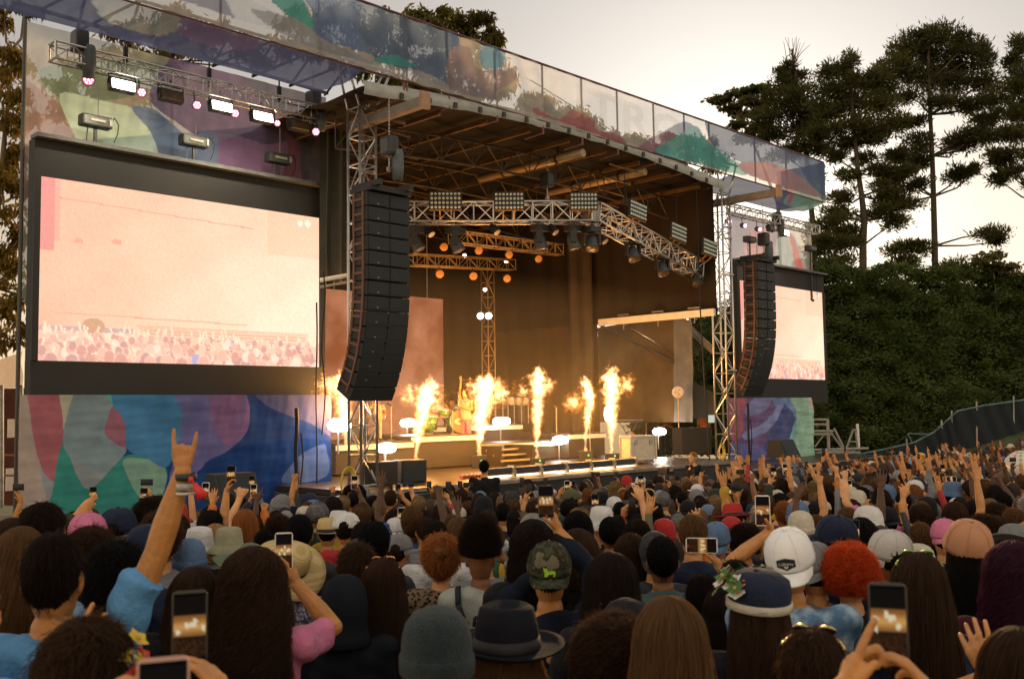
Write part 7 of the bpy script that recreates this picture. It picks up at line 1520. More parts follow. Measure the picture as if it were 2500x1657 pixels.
P(1065, 1472, 2.85, 'person in dark green-grey knitted beanie, nearest at the bottom middle', shirt='charcoal', sleeve='long', skin='tan', hair=('crop', 'dark brown'), hat=('beanie', M('beanie_wool', (.019, .031, .034), .95, 0, .25, 30, .7, 180, sheen=.15, spec=.1), .2), wide=1.05, yawd=.12)
P(936, 1364, 4.9, 'woman with very long dark hair and orange sunglasses on her head', shirt='charcoal', hair=('long', 'brown'), yawd=-.05); sg = PEOPLE[-1]
def sunglasses(o, mat, z=.108, y=.03, back=False):
    mb = MB(); c = HC + Vector((0, y, z)); s = -1 if back else 1
    pts = [c + Vector((.085 * math.sin(a), .05 * math.cos(a) * s - .03, -.012 - .03 * abs(math.sin(a)) ** 3)) for a in np.linspace(-1.5, 1.5, 13)]; mb.path(pts, .0055, 6)
    for k in (-1, 1): mb.lathe(c + Vector((k * .034, .02 * s, .0)), [(.002, .004), (.022, .003), (.027, -.002), (.027, -.006)], 14, 0, Vector((0, .55 * s, .8)).to_track_quat('Z', 'Y'), False)
    child('sunglasses', mb.mesh('sunglasses', True), o, mat)
sunglasses(sg, M('amber_frame', (.55, .20, .03), .3, spec=.6), .122, .0)
P(714, 1318, 5.7, 'person in wide straw sun hat and speckled shirt behind the raised phone', shirt=speck(), hair=('short', 'brown'), skin='fair', hat=('straw', pattern('straw_weave', [(.44, .32, .13), (.54, .41, .19)], 30, 'stripe', (.5,)), .3, .72, .35))
P(731, 1256, 6.6, 'man with short-cropped black hair behind the straw sun hat', shirt='charcoal', hair=('crop', 'black'), skin='brown')
P(799, 1260, 8.6, 'person in straw fedora with a black band', shirt='grey', hair=('short', 'dark brown'), hat=('fedora', pattern('straw_weave', [(0, 0, 0)], 1)))
P(846, 1247, 8.0, 'man in white cap turned sideways, peak to the right, dark red shirt', shirt='red', hair=('crop', 'dark brown'), skin='tan', hat=('cap', 'white', -1.15, 0, -.2), yawd=-.3)
P(914, 1280, 6.4, 'man with thick straight black hair between the grey caps', shirt='charcoal', hair=('quiff', 'black'))
P(973, 1299, 7.2, 'man in grey cap with the peak to the right, next to the black-haired man', shirt='grey', hair=('crop', 'brown'), hat=('cap', 'grey', -1.2, .1, -.15), skin='light', yawd=-.35)
P(877, 1312, 6.9, 'person in dark grey floppy hat left of the orange sunglasses', shirt='charcoal', hair=('short', 'brown'), hat=('bucket', 'charcoal', 0, .3, -.2))
P(872, 1335, 5.6, 'person with brown hair hidden between floppy hat and orange sunglasses', shirt='grey', hair=('fluffy', 'brown'))
P(1076, 1312, 5.9, 'woman with auburn curly hair pinned up and leopard print top', shirt=leop(), hair=('fluffy', 'ginger', 'bun'), skin='fair'); PEOPLE[-1]['_n'] = 1
P(1172, 1267, 5.7, 'woman with tall dark curly hair, pale denim jacket and small backpack', shirt=M('pale_denim', (.36, .38, .33), .85, 0, .14, 9, .4, 120), sleeve='long', hair=('tallcurl', 'dark brown'), skin='brown', lod=0, arms=lambda L: (arm_spec(L(1240, 1375, 5.95), (1, 0, -.6), (-.6, .3, .6), (0, .2, 1), (0, 1, 0), REL), None)); bp_o = PEOPLE[-1]
P(1062, 1270, 6.9, 'man with short dark hair and white T-shirt left of the tall curly hair', shirt='white', hair=('short', 'dark brown'), skin='fair', wide=1.08)
P(1120, 1268, 7.6, 'woman with shoulder-length dark blond hair behind the tall curly hair', shirt='grey', hair=('bob', 'light brown'))
P(1236, 1470, 3.1, 'person in black felt fedora with long light brown hair', shirt='black', hair=('midlong', 'light brown'), hat=('fedora', M('black_felt', (.008, .009, .012), .85, 0, .2, 12, .2, 200, spec=.1)), yawd=.05)
o = P(1340, 1316, 4.5, 'man in camouflage cap worn backwards and navy top, one arm raised with a phone', shirt=M('navy_knit', (.010, .013, .024), .9, 0, .2, 9, .3, 200, spec=.08), sleeve='long', skin='tan', hair=('crop', 'dark brown'), hat=('cap', camo(), math.pi, -.14), wide=1.10, arms=lambda L: (grip_r(L, 1333, 1226, 4.78, 40, 100), arm_spec(L(1306, 1400, 4.75), (-.9, -.2, -1), (.5, .3, .7), (0, .2, 1), (0, 1, 0), REL))); camo_o = o
hold_phone(o, 1333, 1224, 4.78, 'large dark phone held up by the man in the camouflage cap', 2)
P(1300, 1274, 5.2, 'woman with long loose dark hair beside the camouflage cap', shirt='black', hair=('longbig', 'dark brown'), yawd=.25)
P(1410, 1300, 5.3, 'person with brown hair just right of the camouflage cap', shirt='charcoal', hair=('bob', 'brown'))
P(1491, 1352, 4.2, 'woman with long very dark hair right of the camouflage cap', shirt='black', hair=('long', 'dark brown'), wide=.95)
P(1616, 1310, 5.3, 'man with very short black hair and dark teal-green shirt', shirt=M('teal_green_cotton', (.045, .095, .085), .88, 0, .16, 9, .35, 200), hair=('crop', 'black'), skin='brown', wide=1.08)
P(1598, 1293, 6.0, 'person in dark grey cap behind the teal-green shirt', shirt='charcoal', hair=('short', 'black'), hat=('cap', 'charcoal', math.pi, -.5))
P(1490, 1262, 7.6, 'man with cropped black hair and narrow head in navy top', shirt='navy', hair=('crop', 'black'), skin='brown')
P(1410, 1250, 7.9, 'woman with long black hair in navy top with a pale stripe', shirt='navy', hair=('longbig', 'black'), skin='brown')
P(1690, 1256, 6.3, 'man with light brown faded haircut and navy shirt behind the sideways phone', shirt='navy', hair=('crop', 'light brown'), skin='light', wide=1.08)
P(1540, 1305, 6.2, 'woman with long brown hair left of the teal-green shirt', shirt='grey', hair=('longbig', 'brown'))
P(1748, 1270, 6.8, 'person in pale blue cap worn backwards', shirt='grey', hair=('short', 'brown'), hat=('cap', 'denim blue', math.pi * .9, -.3))
P(1785, 1258, 8.2, 'person in red patterned headscarf-like beanie', shirt='charcoal', hair=('short', 'black'), hat=('beanie', 'red'))
P(1633, 1462, 2.75, 'woman with long straight light brown hair, nearest at the bottom', shirt='charcoal', hair=('long', 'light brown'), skin='fair', yawd=.03)
P(1500, 1510, 3.0, 'woman with curly light brown hair leaning beside the straight-haired woman', shirt='brown', hair=('curly', 'brown'), skin='fair', yawd=.2)
P(1527, 1455, 3.8, 'person in black knitted cap behind the straight-haired woman', shirt='black', hair=('short', 'black'), hat=('beanie', 'black'))
o = P(1795, 1368, 4.7, 'person with dark hair holding a phone sideways behind the flower wreath', shirt='black', hair=('short', 'dark brown'), arms=lambda L: (arm_spec(L(1756, 1384, 4.98), (1, 0, -.6), (-.45, .1, .9), (-.2, -.9, .3), (-.9, .2, -.1), (.5, .6, .7, .8), (.9, .5)), None))
hold_phone(o, 1713, 1331, 4.96, 'white-edged phone held sideways before the short light brown hair', 3, True, ph_light)
P(1850, 1372, 3.6, 'woman in navy beret with a cream band, flower wreath and long brown hair', shirt='black', hair=('long', 'brown'), skin='fair', hat=('beret', 'navy', 0, .05, .06, cloth('cream'))); fl2 = PEOPLE[-1]
mb = MB(); r_ = np.random.default_rng(19)
for i in range(46):
    a = r_.uniform(-2.5, .4); c = HC + Vector((.118 * math.sin(a) - .01 + r_.normal(0, .012), .118 * math.cos(a) * 1.05 + r_.normal(0, .012), .085 + r_.normal(0, .016))); flower(mb, c, c - HC + Vector((0, 0, .08)), r_.uniform(.022, .038), int(r_.choice([5, 1, 3, 3, 0, 1, 3])))
for i in range(26):
    a = r_.uniform(-2.6, .2); c = HC + Vector((.115 * math.sin(a), .12 * math.cos(a), .085)); e_ = c + Vector((r_.normal(-.02, .03), r_.normal(0, .03), r_.uniform(-.02, .06))); mb.tube(c, e_, .004, 4, 3, .0008)
me = mb.mesh('flower_wreath'); [me.materials.append(k) for k in fl_m]; o = bpy.data.objects.new('flower_wreath', me); COL.objects.link(o); o.parent = fl2
P(1715, 1405, 5.0, 'person in striped knit top left of the flower wreath', shirt=stripe(), hair=('short', 'dark brown'), skin='light')
P(1770, 1440, 4.4, 'person in grey T-shirt half hidden by the flower wreath', shirt=M('heather_grey', (.26, .25, .25), .9, 0, .1, 9, .3, 200), hair=('bob', 'dark brown'))
o = P(1926, 1281, 4.25, 'man in white cap worn backwards with a black patch, acid-washed denim jacket', shirt=acid(), sleeve='long', skin='tan', hair=('crop', 'dark brown'), hat=('cap', M('white_cap_cotton', (.74, .74, .72), .85, 0, .05, 12, .2, 160), math.pi - .25, -.34, .10), wide=1.08); wcap = o
P(1990, 1318, 4.9, 'person in grey-white mesh-back cap just behind the white cap', shirt='charcoal', hair=('short', 'black'), hat=('cap', 'grey', math.pi - .9, -.3, .3))
P(2074, 1333, 4.8, 'person with bright orange-red short hair', shirt='black', skin='fair', hair=('curly', 'red orange')); rh = PEOPLE[-1]
mb = MB()
for dz, dx in ((.05, .055), (.03, .062), (.012, .066)): mb.tube(HC + Vector((dx, -.095, dz)), HC + Vector((dx + .032, -.062, dz - .03)), .0035, 6).tube(HC + Vector((dx + .002, -.098, dz - .01)), HC + Vector((dx + .032, -.062, dz - .03)), .0035, 6)
child('hair_clip', mb.mesh('hair_clip', True), rh, M('clip_yellow', (.65, .45, .05), .4))
P(2169, 1287, 5.2, 'man in off-white cap turned to the left', shirt='black', hair=('crop', 'dark brown'), skin='brown', hat=('cap', M('offwhite_cap', (.46, .44, .40), .88, 0, .08, 10, .3, 140), 1.25, .15, -.25), yawd=.4)
o = P(2038, 1251, 5.6, 'man in navy cap turned left with glasses, holding a phone', shirt='navy', sleeve='long', hair=('crop', 'dark brown'), skin='tan', hat=('cap', 'navy', 1.1, .1, -.3), yawd=.5, arms=lambda L: (grip_r(L, 2083, 1302, 5.9, 36, 100), None))
hold_phone(o, 2083, 1300, 5.9, 'black phone beside the navy cap turned left', 4)
P(2240, 1352, 3.9, 'woman with long light-tipped brown hair and green-rimmed sunglasses on her head', shirt='navy', hair=('long', 'brown'), skin='light', wide=.96); sunglasses(PEOPLE[-1], M('green_frame', (.16, .32, .05), .3), .124, .0)
P(2362, 1268, 5.0, 'person with long black hair under a tan-brimmed cap, all in black', shirt='black', sleeve='long', hair=('long', 'black'), hat=('cap', M('tan_cap', (.42, .20, .10), .8, 0, .1, 10), .2, .35), wide=1.1)
P(2475, 1328, 4.0, 'woman with dark purple hair, maroon top and a white strap', shirt='maroon', sleeve='long', hair=('longbig', 'dark purple'), skin='light'); dp = PEOPLE[-1]
mb = MB(); mb.path([Vector((-.07, -.085, 1.47)), Vector((-.10, -.135, 1.40)), Vector((-.11, -.146, 1.28)), Vector((-.09, -.142, 1.10))], .011, 6); child('strap', mb.mesh('strap', True), dp, cloth('cream'))
P(1985, 1535, 2.7, 'person with short brown hair and thin glasses pushed up, at the bottom edge', shirt='charcoal', hair=('short', 'brown'), skin='fair', yawd=-.25); sunglasses(PEOPLE[-1], M('gold_wire', (.5, .36, .16), .3, .8), .118, .01)
P(2490, 1540, 2.75, 'person with brown hair at the bottom right corner raising an open hand', shirt='black', hair=('midlong', 'brown'), skin='light', arms=lambda L: (None, arm_spec(L(2412, 1652, 2.95), (-1, 0, -.8), (-.25, .1, 1), (.95, 0, .1), (0, 1, .1), (.25, .3, .35, .4), (.8, .2))))
P(2470, 1275, 6.6, 'person in pale grey sun hat at the right picture edge', shirt='grey', hair=('short', 'brown'), hat=('straw', 'grey', .5, -.3, .3))
P(2305, 1262, 6.9, 'person in pink cap behind the tan-brimmed cap', shirt='charcoal', hair=('short', 'black'), hat=('cap', 'pink', math.pi))
# people just below the frame whose raised phones reach into it
o = P(2165, 1800, 1.45, 'person below the bottom edge holding a black phone up with both hands, yellow sleeves', shirt='yellow', sleeve='long', skin='light', hair=('short', 'brown'),
      arms=lambda L: (arm_spec(L(2252, 1648, 2.06), (1, -.2, -1), (-.28, .05, 1), (-.25, -.95, .2), (-.95, .2, 0), (.5, .55, .6, .7), (.8, .5)), arm_spec(L(2078, 1610, 2.0), (-1, -.2, -1), (.34, .08, 1), (.1, -.95, .2), (.95, .2, 0), (.06, 1.1, 1.2, 1.3), (.6, .6))))
hold_phone(o, 2169, 1517, 2.05, 'nearest black phone held upright by two hands at the right', 5)
o = P(490, 1800, 1.65, 'person below the bottom edge holding a dark phone up with one hand, olive sleeve', shirt='olive', sleeve='long', skin='light', hair=('short', 'dark brown'), arms=lambda L: (grip_r(L, 465, 1532, 2.2, 24, 58), None))
hold_phone(o, 463, 1530, 2.2, 'nearest dark phone held upright at the left, in front of long brown hair', 6)
o = P(385, 1950, 1.05, 'person below the bottom edge holding a pale pink phone', shirt='pink', skin='light', hair=('short', 'brown'), arms=lambda L: (grip_r(L, 398, 1735, 1.5, 20, 50), None))
hold_phone(o, 398, 1736, 1.5, 'pale pink phone whose top edge shows at the bottom', 7, body=M('phone_pink', (.45, .26, .22), .35, .3))
o = P(1905, 1320, 4.9, 'person hidden behind the white cap raising a pale phone', shirt='grey', hair=('short', 'black'), arms=lambda L: (None, arm_spec(L(1880, 1298, 5.15), (-1, 0, -.5), (-.15, 0, 1), (.2, -.95, 0), (-.9, -.2, 0), (.5, .6, .7, .8), (.9, .5))))
hold_phone(o, 1862, 1246, 5.12, 'pale-framed phone held high left of the white cap with the patch', 8, body=ph_light)
# marks on hats and the backpack
def on_hat(o, mb, mats, nm):
    h = [c for c in KIDS[o.name] if c.name.startswith('hat')][0]; me = mb.mesh(nm); [me.materials.append(k) for k in mats]; q = bpy.data.objects.new(nm, me); COL.objects.link(q); q.parent = h; return q
def curved(mb, flat, base, R_, zc, seg=1):
    """wrap a flat badge (x, z) round the front of the cap crown"""
    mb.v = [((R_ + .003 + v[1]) * math.sin(v[0] / R_), (R_ * 1.16 + .003 + v[1]) * math.cos(v[0] / R_) - .10 * max(0, v[2] + zc - .05), v[2] + zc) for v in mb.v]
mb = MB(); poly = [(-.034, -.014), (0, -.026), (.034, -.014), (.034, .012), (0, .022), (-.034, .012)]
mb.prism(poly, (0, -.001, 0), (1, 0, 0), (0, 0, 1), (0, 1, 0), .002, 0); mb.prism([(-.036, -.0155), (0, -.0285), (.036, -.0155), (.036, .0135), (0, .0245), (-.036, .0135)], (0, -.002, 0), (1, 0, 0), (0, 0, 1), (0, 1, 0), .0015, 2)
for s in (-1, 1): mb.prism([(s * .0025, -.019), (s * .0085, -.006), (s * .0045, -.006), (s * .0, -.0145)], (0, .0012, 0), (1, 0, 0), (0, 0, 1), (0, 1, 0), .001, 1)
fc = bpy.data.curves.new('w', 'FONT'); fc.body = 'Callaway'; fc.size = .0155; fc.align_x = 'CENTER'; fo = bpy.data.objects.new('w', fc); COL.objects.link(fo); bpy.context.view_layer.update(); lm = bpy.data.meshes.new_from_object(fo.evaluated_get(bpy.context.evaluated_depsgraph_get())); bpy.data.objects.remove(fo)
vs = [(-v.co.x, .0026, v.co.y - .002 - 6.0 * v.co.x ** 2) for v in lm.vertices]; mb.add(vs, [tuple(p.vertices) for p in lm.polygons], 1)
mb.v = [(-v[0] if i >= len(mb.v) - len(vs) else v[0], v[1], v[2]) for i, v in enumerate(mb.v)]; mb.v = [(-x, y, z) for x, y, z in mb.v]
curved(mb, None, None, .096, .036); on_hat(wcap, mb, [black, whitep, M('patch_grey', (.25, .25, .25), .6)], 'badge')
mb = MB(); poly = [(-.026, .020), (-.021, .014), (-.015, .013), (-.012, .018), (-.010, .009), (-.003, .004), (.012, .005), (.022, .003), (.024, -.010), (.020, -.022), (.014, -.022), (.016, -.010), (.006, -.009), (-.004, -.010), (-.010, -.022), (-.022, -.022), (-.020, -.004), (-.025, .004)]
mb.prism(poly, (0, 0, 0), (1, 0, 0), (0, 0, 1), (0, 1, 0), .002, 0); mb.v = [(-x, y, z) for x, y, z in mb.v]; curved(mb, None, None, .096, .028); on_hat(camo_o, mb, [M('lime_thread', (.34, .55, .03), .6)], 'emblem')
t = thing('backpack', 'small black backpack on the pale denim jacket of the curly-haired woman', 'backpack', bp_o.location); t.rotation_euler = bp_o.rotation_euler; t.scale = bp_o.scale
MB().box((0, -.215, 1.10), (.26, .13, .34)).build('bag', M('bag_black', (.014, .015, .018), .8, 0, .2, 9, .3, 90), t, False, False, .03); b = MB()
for s in (-1, 1): b.path([(s * .085, -.150, 1.24), (s * .105, -.150, 1.33), (s * .13, -.135, 1.40), (s * .135, -.06, 1.475), (s * .13, .02, 1.465), (s * .12, .10, 1.40)], .017, 8)
b.path([(-.04, -.16, 1.28), (-.035, -.165, 1.33), (.035, -.165, 1.33), (.04, -.16, 1.28)], .010, 6); b.build('strap', M('bag_black', (0, 0, 0)), t, False, True)
# -- guards, security and performers
def stander(px, top, Y, label, face=None, h=None, **k):
    p = atY(px, top, Y); z0 = k.pop('z0', None); z0 = (p.z - h * 1.01) if z0 is None else z0; hh = h or (p.z - z0) / 1.01
    yaw = face_yaw(p) if face is None else face; return person((p.x, Y, z0), yaw, hh, label=label, lod=k.pop('lod', 1), **k)
YB = 13.6
p = atY(1182, 1123, YB); o = stander(1182, 1123, YB, 'guard in black T-shirt standing in the pit with his back to the crowd', h=1.86, shirt='black', hair=('crop', 'black'), skin='light', wide=1.12, face=HEAD - math.pi / 2 - .1)
t = thing('step_block', 'low black step block under the guard in the pit', 'step', (p.x, YB, 0)); MB().box((p.x, YB, max(.05, (p.z - 1.88) / 2)), (.7, .5, max(.1, p.z - 1.88))).build('block', black, t, True, False, .01)
stander(1123, 1186, 12.9, 'young man in yellow T-shirt in the pit looking to the right', z0=0, shirt='yellow', hair=('short', 'brown'), skin='tan', face=HEAD - math.pi / 2 - 1.9, eyes=True)
stander(858, 1190, 12.9, 'person in yellow top with big dark curls facing the crowd in the pit', z0=.05, shirt='yellow', hair=('curly', 'dark brown'), skin='brown', face=HEAD + math.pi / 2 + .3, eyes=True)
stander(1438, 1168, 12.9, 'security man with dark glasses facing the crowd in the pit', z0=0, shirt='charcoal', hair=('crop', 'dark brown'), skin='tan', face=HEAD + math.pi / 2 - .1, eyes=True); sunglasses(PEOPLE[-1], rub, .0, .10)
stander(1692, 1104, 14.2, 'fair-haired technician in black with headphones at the end of the pit', h=1.8, shirt='black', sleeve='long', hair=('short', 'blond'), skin='fair', face=HEAD + .6, eyes=True); hp = PEOPLE[-1]
mb = MB(); mb.path([HC + Vector((.088 * math.cos(a), -.01, .115 * math.sin(a))) for a in np.linspace(0, math.pi, 13)], .009, 6)
for s in (-1, 1): mb.lathe(HC + Vector((s * .078, -.008, -.02)), [(.04, 0), (.042, .012), (.03, .026)], 14, 0, Vector((s, 0, 0)).to_track_quat('Z', 'Y'))
child('headphones', mb.mesh('headphones', True), hp, M('headphone_grey', (.3, .3, .3), .4))
stander(1785, 1205, 11.9, 'security person in mustard top facing the crowd near the right truss tower', z0=0, shirt='mustard', hair=('short', 'black'), skin='brown', face=HEAD + math.pi / 2, eyes=True)
stander(922, 968, 22.0, 'guitarist in pale shirt and dark cap on the riser beside the left truss tower', z0=2.3, shirt='cream', legs='cream', hair=('short', 'black'), skin='tan', hat=('cap', 'black', .2), face=-.9, arms=(arm_spec((.16, .24, 1.02), (1, -.4, -.2), (-.6, .2, -.2), (0, 0, 1), (-.2, -1, 0), REL), arm_spec((-.42, .28, 1.22), (-1, -.2, -.6), (.2, .3, .6), (0, .3, 1), (.6, -.3, 0), GRIP)), eyes=True); gt = PEOPLE[-1]
t = thing('guitar', 'pale electric guitar held by the musician beside the truss tower', 'guitar', gt.location); t.rotation_euler = gt.rotation_euler; t.scale = gt.scale
poly = smooth_poly([(-.20, 0), (-.16, .13), (-.04, .11), (.05, .15), (.14, .09), (.10, 0), (.14, -.10), (.04, -.14), (-.04, -.10), (-.17, -.13)], 4); ex = Vector((-.9, .1, .32)).normalized(); ez = Vector((0, 1, 0)); ey = ez.cross(ex)
MB().prism(poly, (.10, .165, 1.02), ex, ey, ez, .045).build('guitar_body', M('guitar_wood', (.55, .34, .13), .3, 0, .15, 8), t, False, False, .004)
c0 = Vector((.10, .20, 1.02)) + ex * .12; MB().tube(c0, c0 + ex * .55, .022, 6).box(c0 + ex * .62, (.13, .03, .06), 0, ex.to_track_quat('X', 'Z').to_matrix()).build('neck', M('guitar_neck', (.25, .13, .06), .4), t, False); MB().box(Vector((.10, .215, 1.02)) + ex * .02, (.10, .01, .07)).build('pickup', alu_d, t, False)
stander(1103, 972, 22.4, 'drummer in rust shirt seated behind the green drum kit', h=1.75, shirt='orange', skin='brown', hair=('short', 'black'), face=HEAD + math.pi / 2 + .2, pose='bent', eyes=True)
stander(1136, 948, 21.2, 'singer in pink trousers stretching one arm up beside the drum kit', h=1.72, shirt=M('skin_tone_top', (.55, .32, .26), .7), legs='pink', hair=('bob', 'dark brown'), skin='light', face=HEAD + math.pi / 2 - .5, mirror_x=False, arms=(arm_spec((.14, .02, 2.05), (1, 0, 0), (.05, 0, 1), (-1, 0, 0), (0, 1, 0), OPEN), mirror(BENT)), sleeve='none')
stander(1272, 946, 24.4, 'percussionist in pale shirt behind the hand drums on the back riser', z0=2.62, shirt='cream', legs='olive', hair=('short', 'black'), skin='tan', face=HEAD + math.pi / 2 + .1, pose='bent', eyes=True)
stander(1545, 1050, 21.2, 'stage technician in black crouching beside the flight case', h=1.55, shirt='black', sleeve='long', hair=('short', 'brown'), skin='tan', face=HEAD + .9, pose='bent', eyes=True)
stander(1622, 1008, 24.0, 'person in dark clothes on the riser behind the flight case lamp', h=1.72, shirt='brown', hair=('fluffy', 'brown'), skin='tan', face=HEAD + 1.6, pose='bent', eyes=True)
stander(1718, 1000, 21.5, 'person in rust top behind the right truss tower rack', h=1.75, shirt='orange', hair=('crop', 'black'), skin='brown', face=HEAD + 1.2, eyes=True)
# -- everybody else, filled in row by row
r = random.Random(21); spots = []
taken = [(Vector(o.location), o) for o in PEOPLE]
cand = []
f = 4.3
while f < 36:
    rr = -1.0 * f; step = .48
    k = 0
    while rr < f:
        jf = f + r.uniform(-.14, .14); jr = rr + r.uniform(-.12, .12) + (.27 if int(f / .5) % 2 else 0); rr += step
        p = F0 * jf + R0 * jr
        if p.y > 11.3 or p.y < -30: continue
        px = 1250 + FPX * jr / jf
        if not -220 < px < 2780: continue
        if jf < 6.0 and r.random() < .25: continue
        cand.append((jf, px, p))
    f += .455
TAKEN = [(o.location.x, o.location.y, o.get('_px', -9999), o.get('_f', 0)) for o in PEOPLE]
for jf, px, p in cand:
    if any((p.x - x) ** 2 + (p.y - y) ** 2 < .165 for x, y, _, _ in TAKEN): continue
    # nobody is set where they would cover one of the people seen closest
    if any(ff and 0 < ff - jf < 3.2 and abs(px - qx) < 190 / jf * 1.2 for _, _, qx, ff in TAKEN if jf < 7): continue
    spots.append((jf, px, p))
spots.sort(key=lambda s: s[0])
HAIRC = ['black'] * 4 + ['dark brown'] * 7 + ['brown'] * 8 + ['light brown'] * 5 + ['blond'] * 3 + ['ginger'] + ['grey']
SH = ['black'] * 6 + ['charcoal'] * 5 + ['navy'] * 4 + ['grey'] * 4 + ['white'] * 4 + ['cream'] * 2 + ['pale blue'] * 2 + ['denim blue'] * 2 + ['olive'] * 2 + ['dark green', 'red', 'maroon', 'pink', 'yellow', 'mustard', 'teal', 'purple', 'brown', 'orange', 'green', 'blue']
HATC = ['black', 'navy', 'white', 'grey', 'charcoal', 'cream', 'olive', 'black', 'denim blue', 'navy', 'red', 'white']
def look(jf, px):
    a = {}; a['hair'] = r.choice(['short', 'short', 'crop', 'crop', 'quiff', 'fluffy', 'long', 'long', 'longbig', 'midlong', 'bob', 'curly', 'updo', 'short']); a['hc'] = r.choice(HAIRC); a['shirt'] = r.choice(SH); a['skin'] = r.choice(['fair', 'light', 'light', 'tan', 'tan', 'brown', 'dark']); a['sleeve'] = r.choice(['short', 'short', 'long'])
    a['hat'] = None
    if r.random() < .17: a['hat'] = (r.choice(['cap', 'cap', 'cap', 'cap', 'beanie', 'beanie', 'bucket', 'fedora']), r.choice(HATC)); a['hair'] = a['hair'] if a['hair'] in ('long', 'midlong', 'crop', 'short') else 'short'
    q = r.random(); front = 880 < px < 1760 and jf > 9.5; up = .14 if jf < 7 else (.32 if jf < 12 else .30)
    up += .08 if px > 1750 and jf > 15 else (-.12 if jf < 11 else 0)
    a['pose'] = r.choice(['phone_two', 'phone_two', 'phone_one']) if q < up * .7 and front else r.choice(['phone_two', 'phone_one', 'phone_high', 'up_one', 'fist', 'point', 'wave', 'up_two', 'wave_two', 'up_one', 'phone_one', 'phone_two']) if q < up and not front else r.choice(['down', 'down', 'bent'])
    a['mir'] = r.random() < .5; a['h'] = r.gauss(1.60 if jf < 12 else (1.67 if not front else 1.62), .05); a['h'] = min(1.76, max(1.50, a['h'])); a['yd'] = r.gauss(0, .16); a['wide'] = r.choice([.94, 1.0, 1.06]); return a
ADJ = {'short': 'short', 'crop': 'cropped', 'quiff': 'thick short', 'fluffy': 'fluffy', 'long': 'long straight', 'longbig': 'long wavy', 'midlong': 'shoulder-length', 'bob': 'bobbed', 'curly': 'curly', 'afro': 'big round', 'updo': 'pinned-up', 'tallcurl': 'tall curly'}
PO = {'down': '', 'bent': '', 'phone_two': 'phone in both hands', 'phone_one': 'phone raised', 'phone_high': 'phone held high', 'up_one': 'open hand raised', 'fist': 'fist raised', 'point': 'finger raised', 'wave': 'waving', 'up_two': 'both arms raised', 'wave_two': 'both hands waving'}
def where(px):
    for x, s in ((60, 'under the white tent'), (290, 'under the pink banner part'), (520, 'under the blue banner part'), (790, 'under the navy banner part'), (960, 'under the left tower'), (1210, 'under the drum riser'), (1420, 'under the steps'), (1640, 'under the flight case'), (1810, 'under the right tower'), (2010, 'under the lilac banner'), (2250, 'under the bleacher frame')):
        if px < x: return s
    return 'under the navy fence'
def depth_word(f): return 'near' if f < 7.5 else ('middle' if f < 11.5 else 'far')
# the people of the fill who show largest over the heads in front of them are built one by one
horizon = np.full(2900, 2400.0); shown = []
def profile(x, y, z, hgt):
    px, py, dist = proj((x, y, z + hgt * 1.01)); s = FPX / dist; c = int(px) + 150; out = []
    for k in range(int(-.24 * s), int(.24 * s) + 1):
        if 0 <= c + k < 2900: u = k / (.095 * s); out.append((c + k, py + (.13 * s * (1 - math.sqrt(1 - u * u)) if abs(u) < 1 else .29 * s)))
    return out, s
queue = [(o.location.x * F0.x + o.location.y * F0.y, None, o.location, o.scale.z * 1.75) for o in PEOPLE]
for i_, (jf, px, p) in enumerate(spots): r.seed(500 + i_); queue.append((jf, i_, Vector((p.x, p.y, ground_z(p.x, p.y))), look(jf, px)['h']))
for dist, i_, loc, hgt in sorted(queue, key=lambda q: q[0]):
    out, s = profile(loc.x, loc.y, loc.z, hgt); area = sum(min(max(0.0, horizon[c] - y), .45 * s) for c, y in out if 150 < c < 2650)
    for c, y in out: horizon[c] = min(horizon[c], y)
    if i_ is not None and area > 0: shown.append((area, i_))
IND = {i_ for area, i_ in sorted(shown, reverse=True)[:300 - len(PEOPLE)]}
made = []
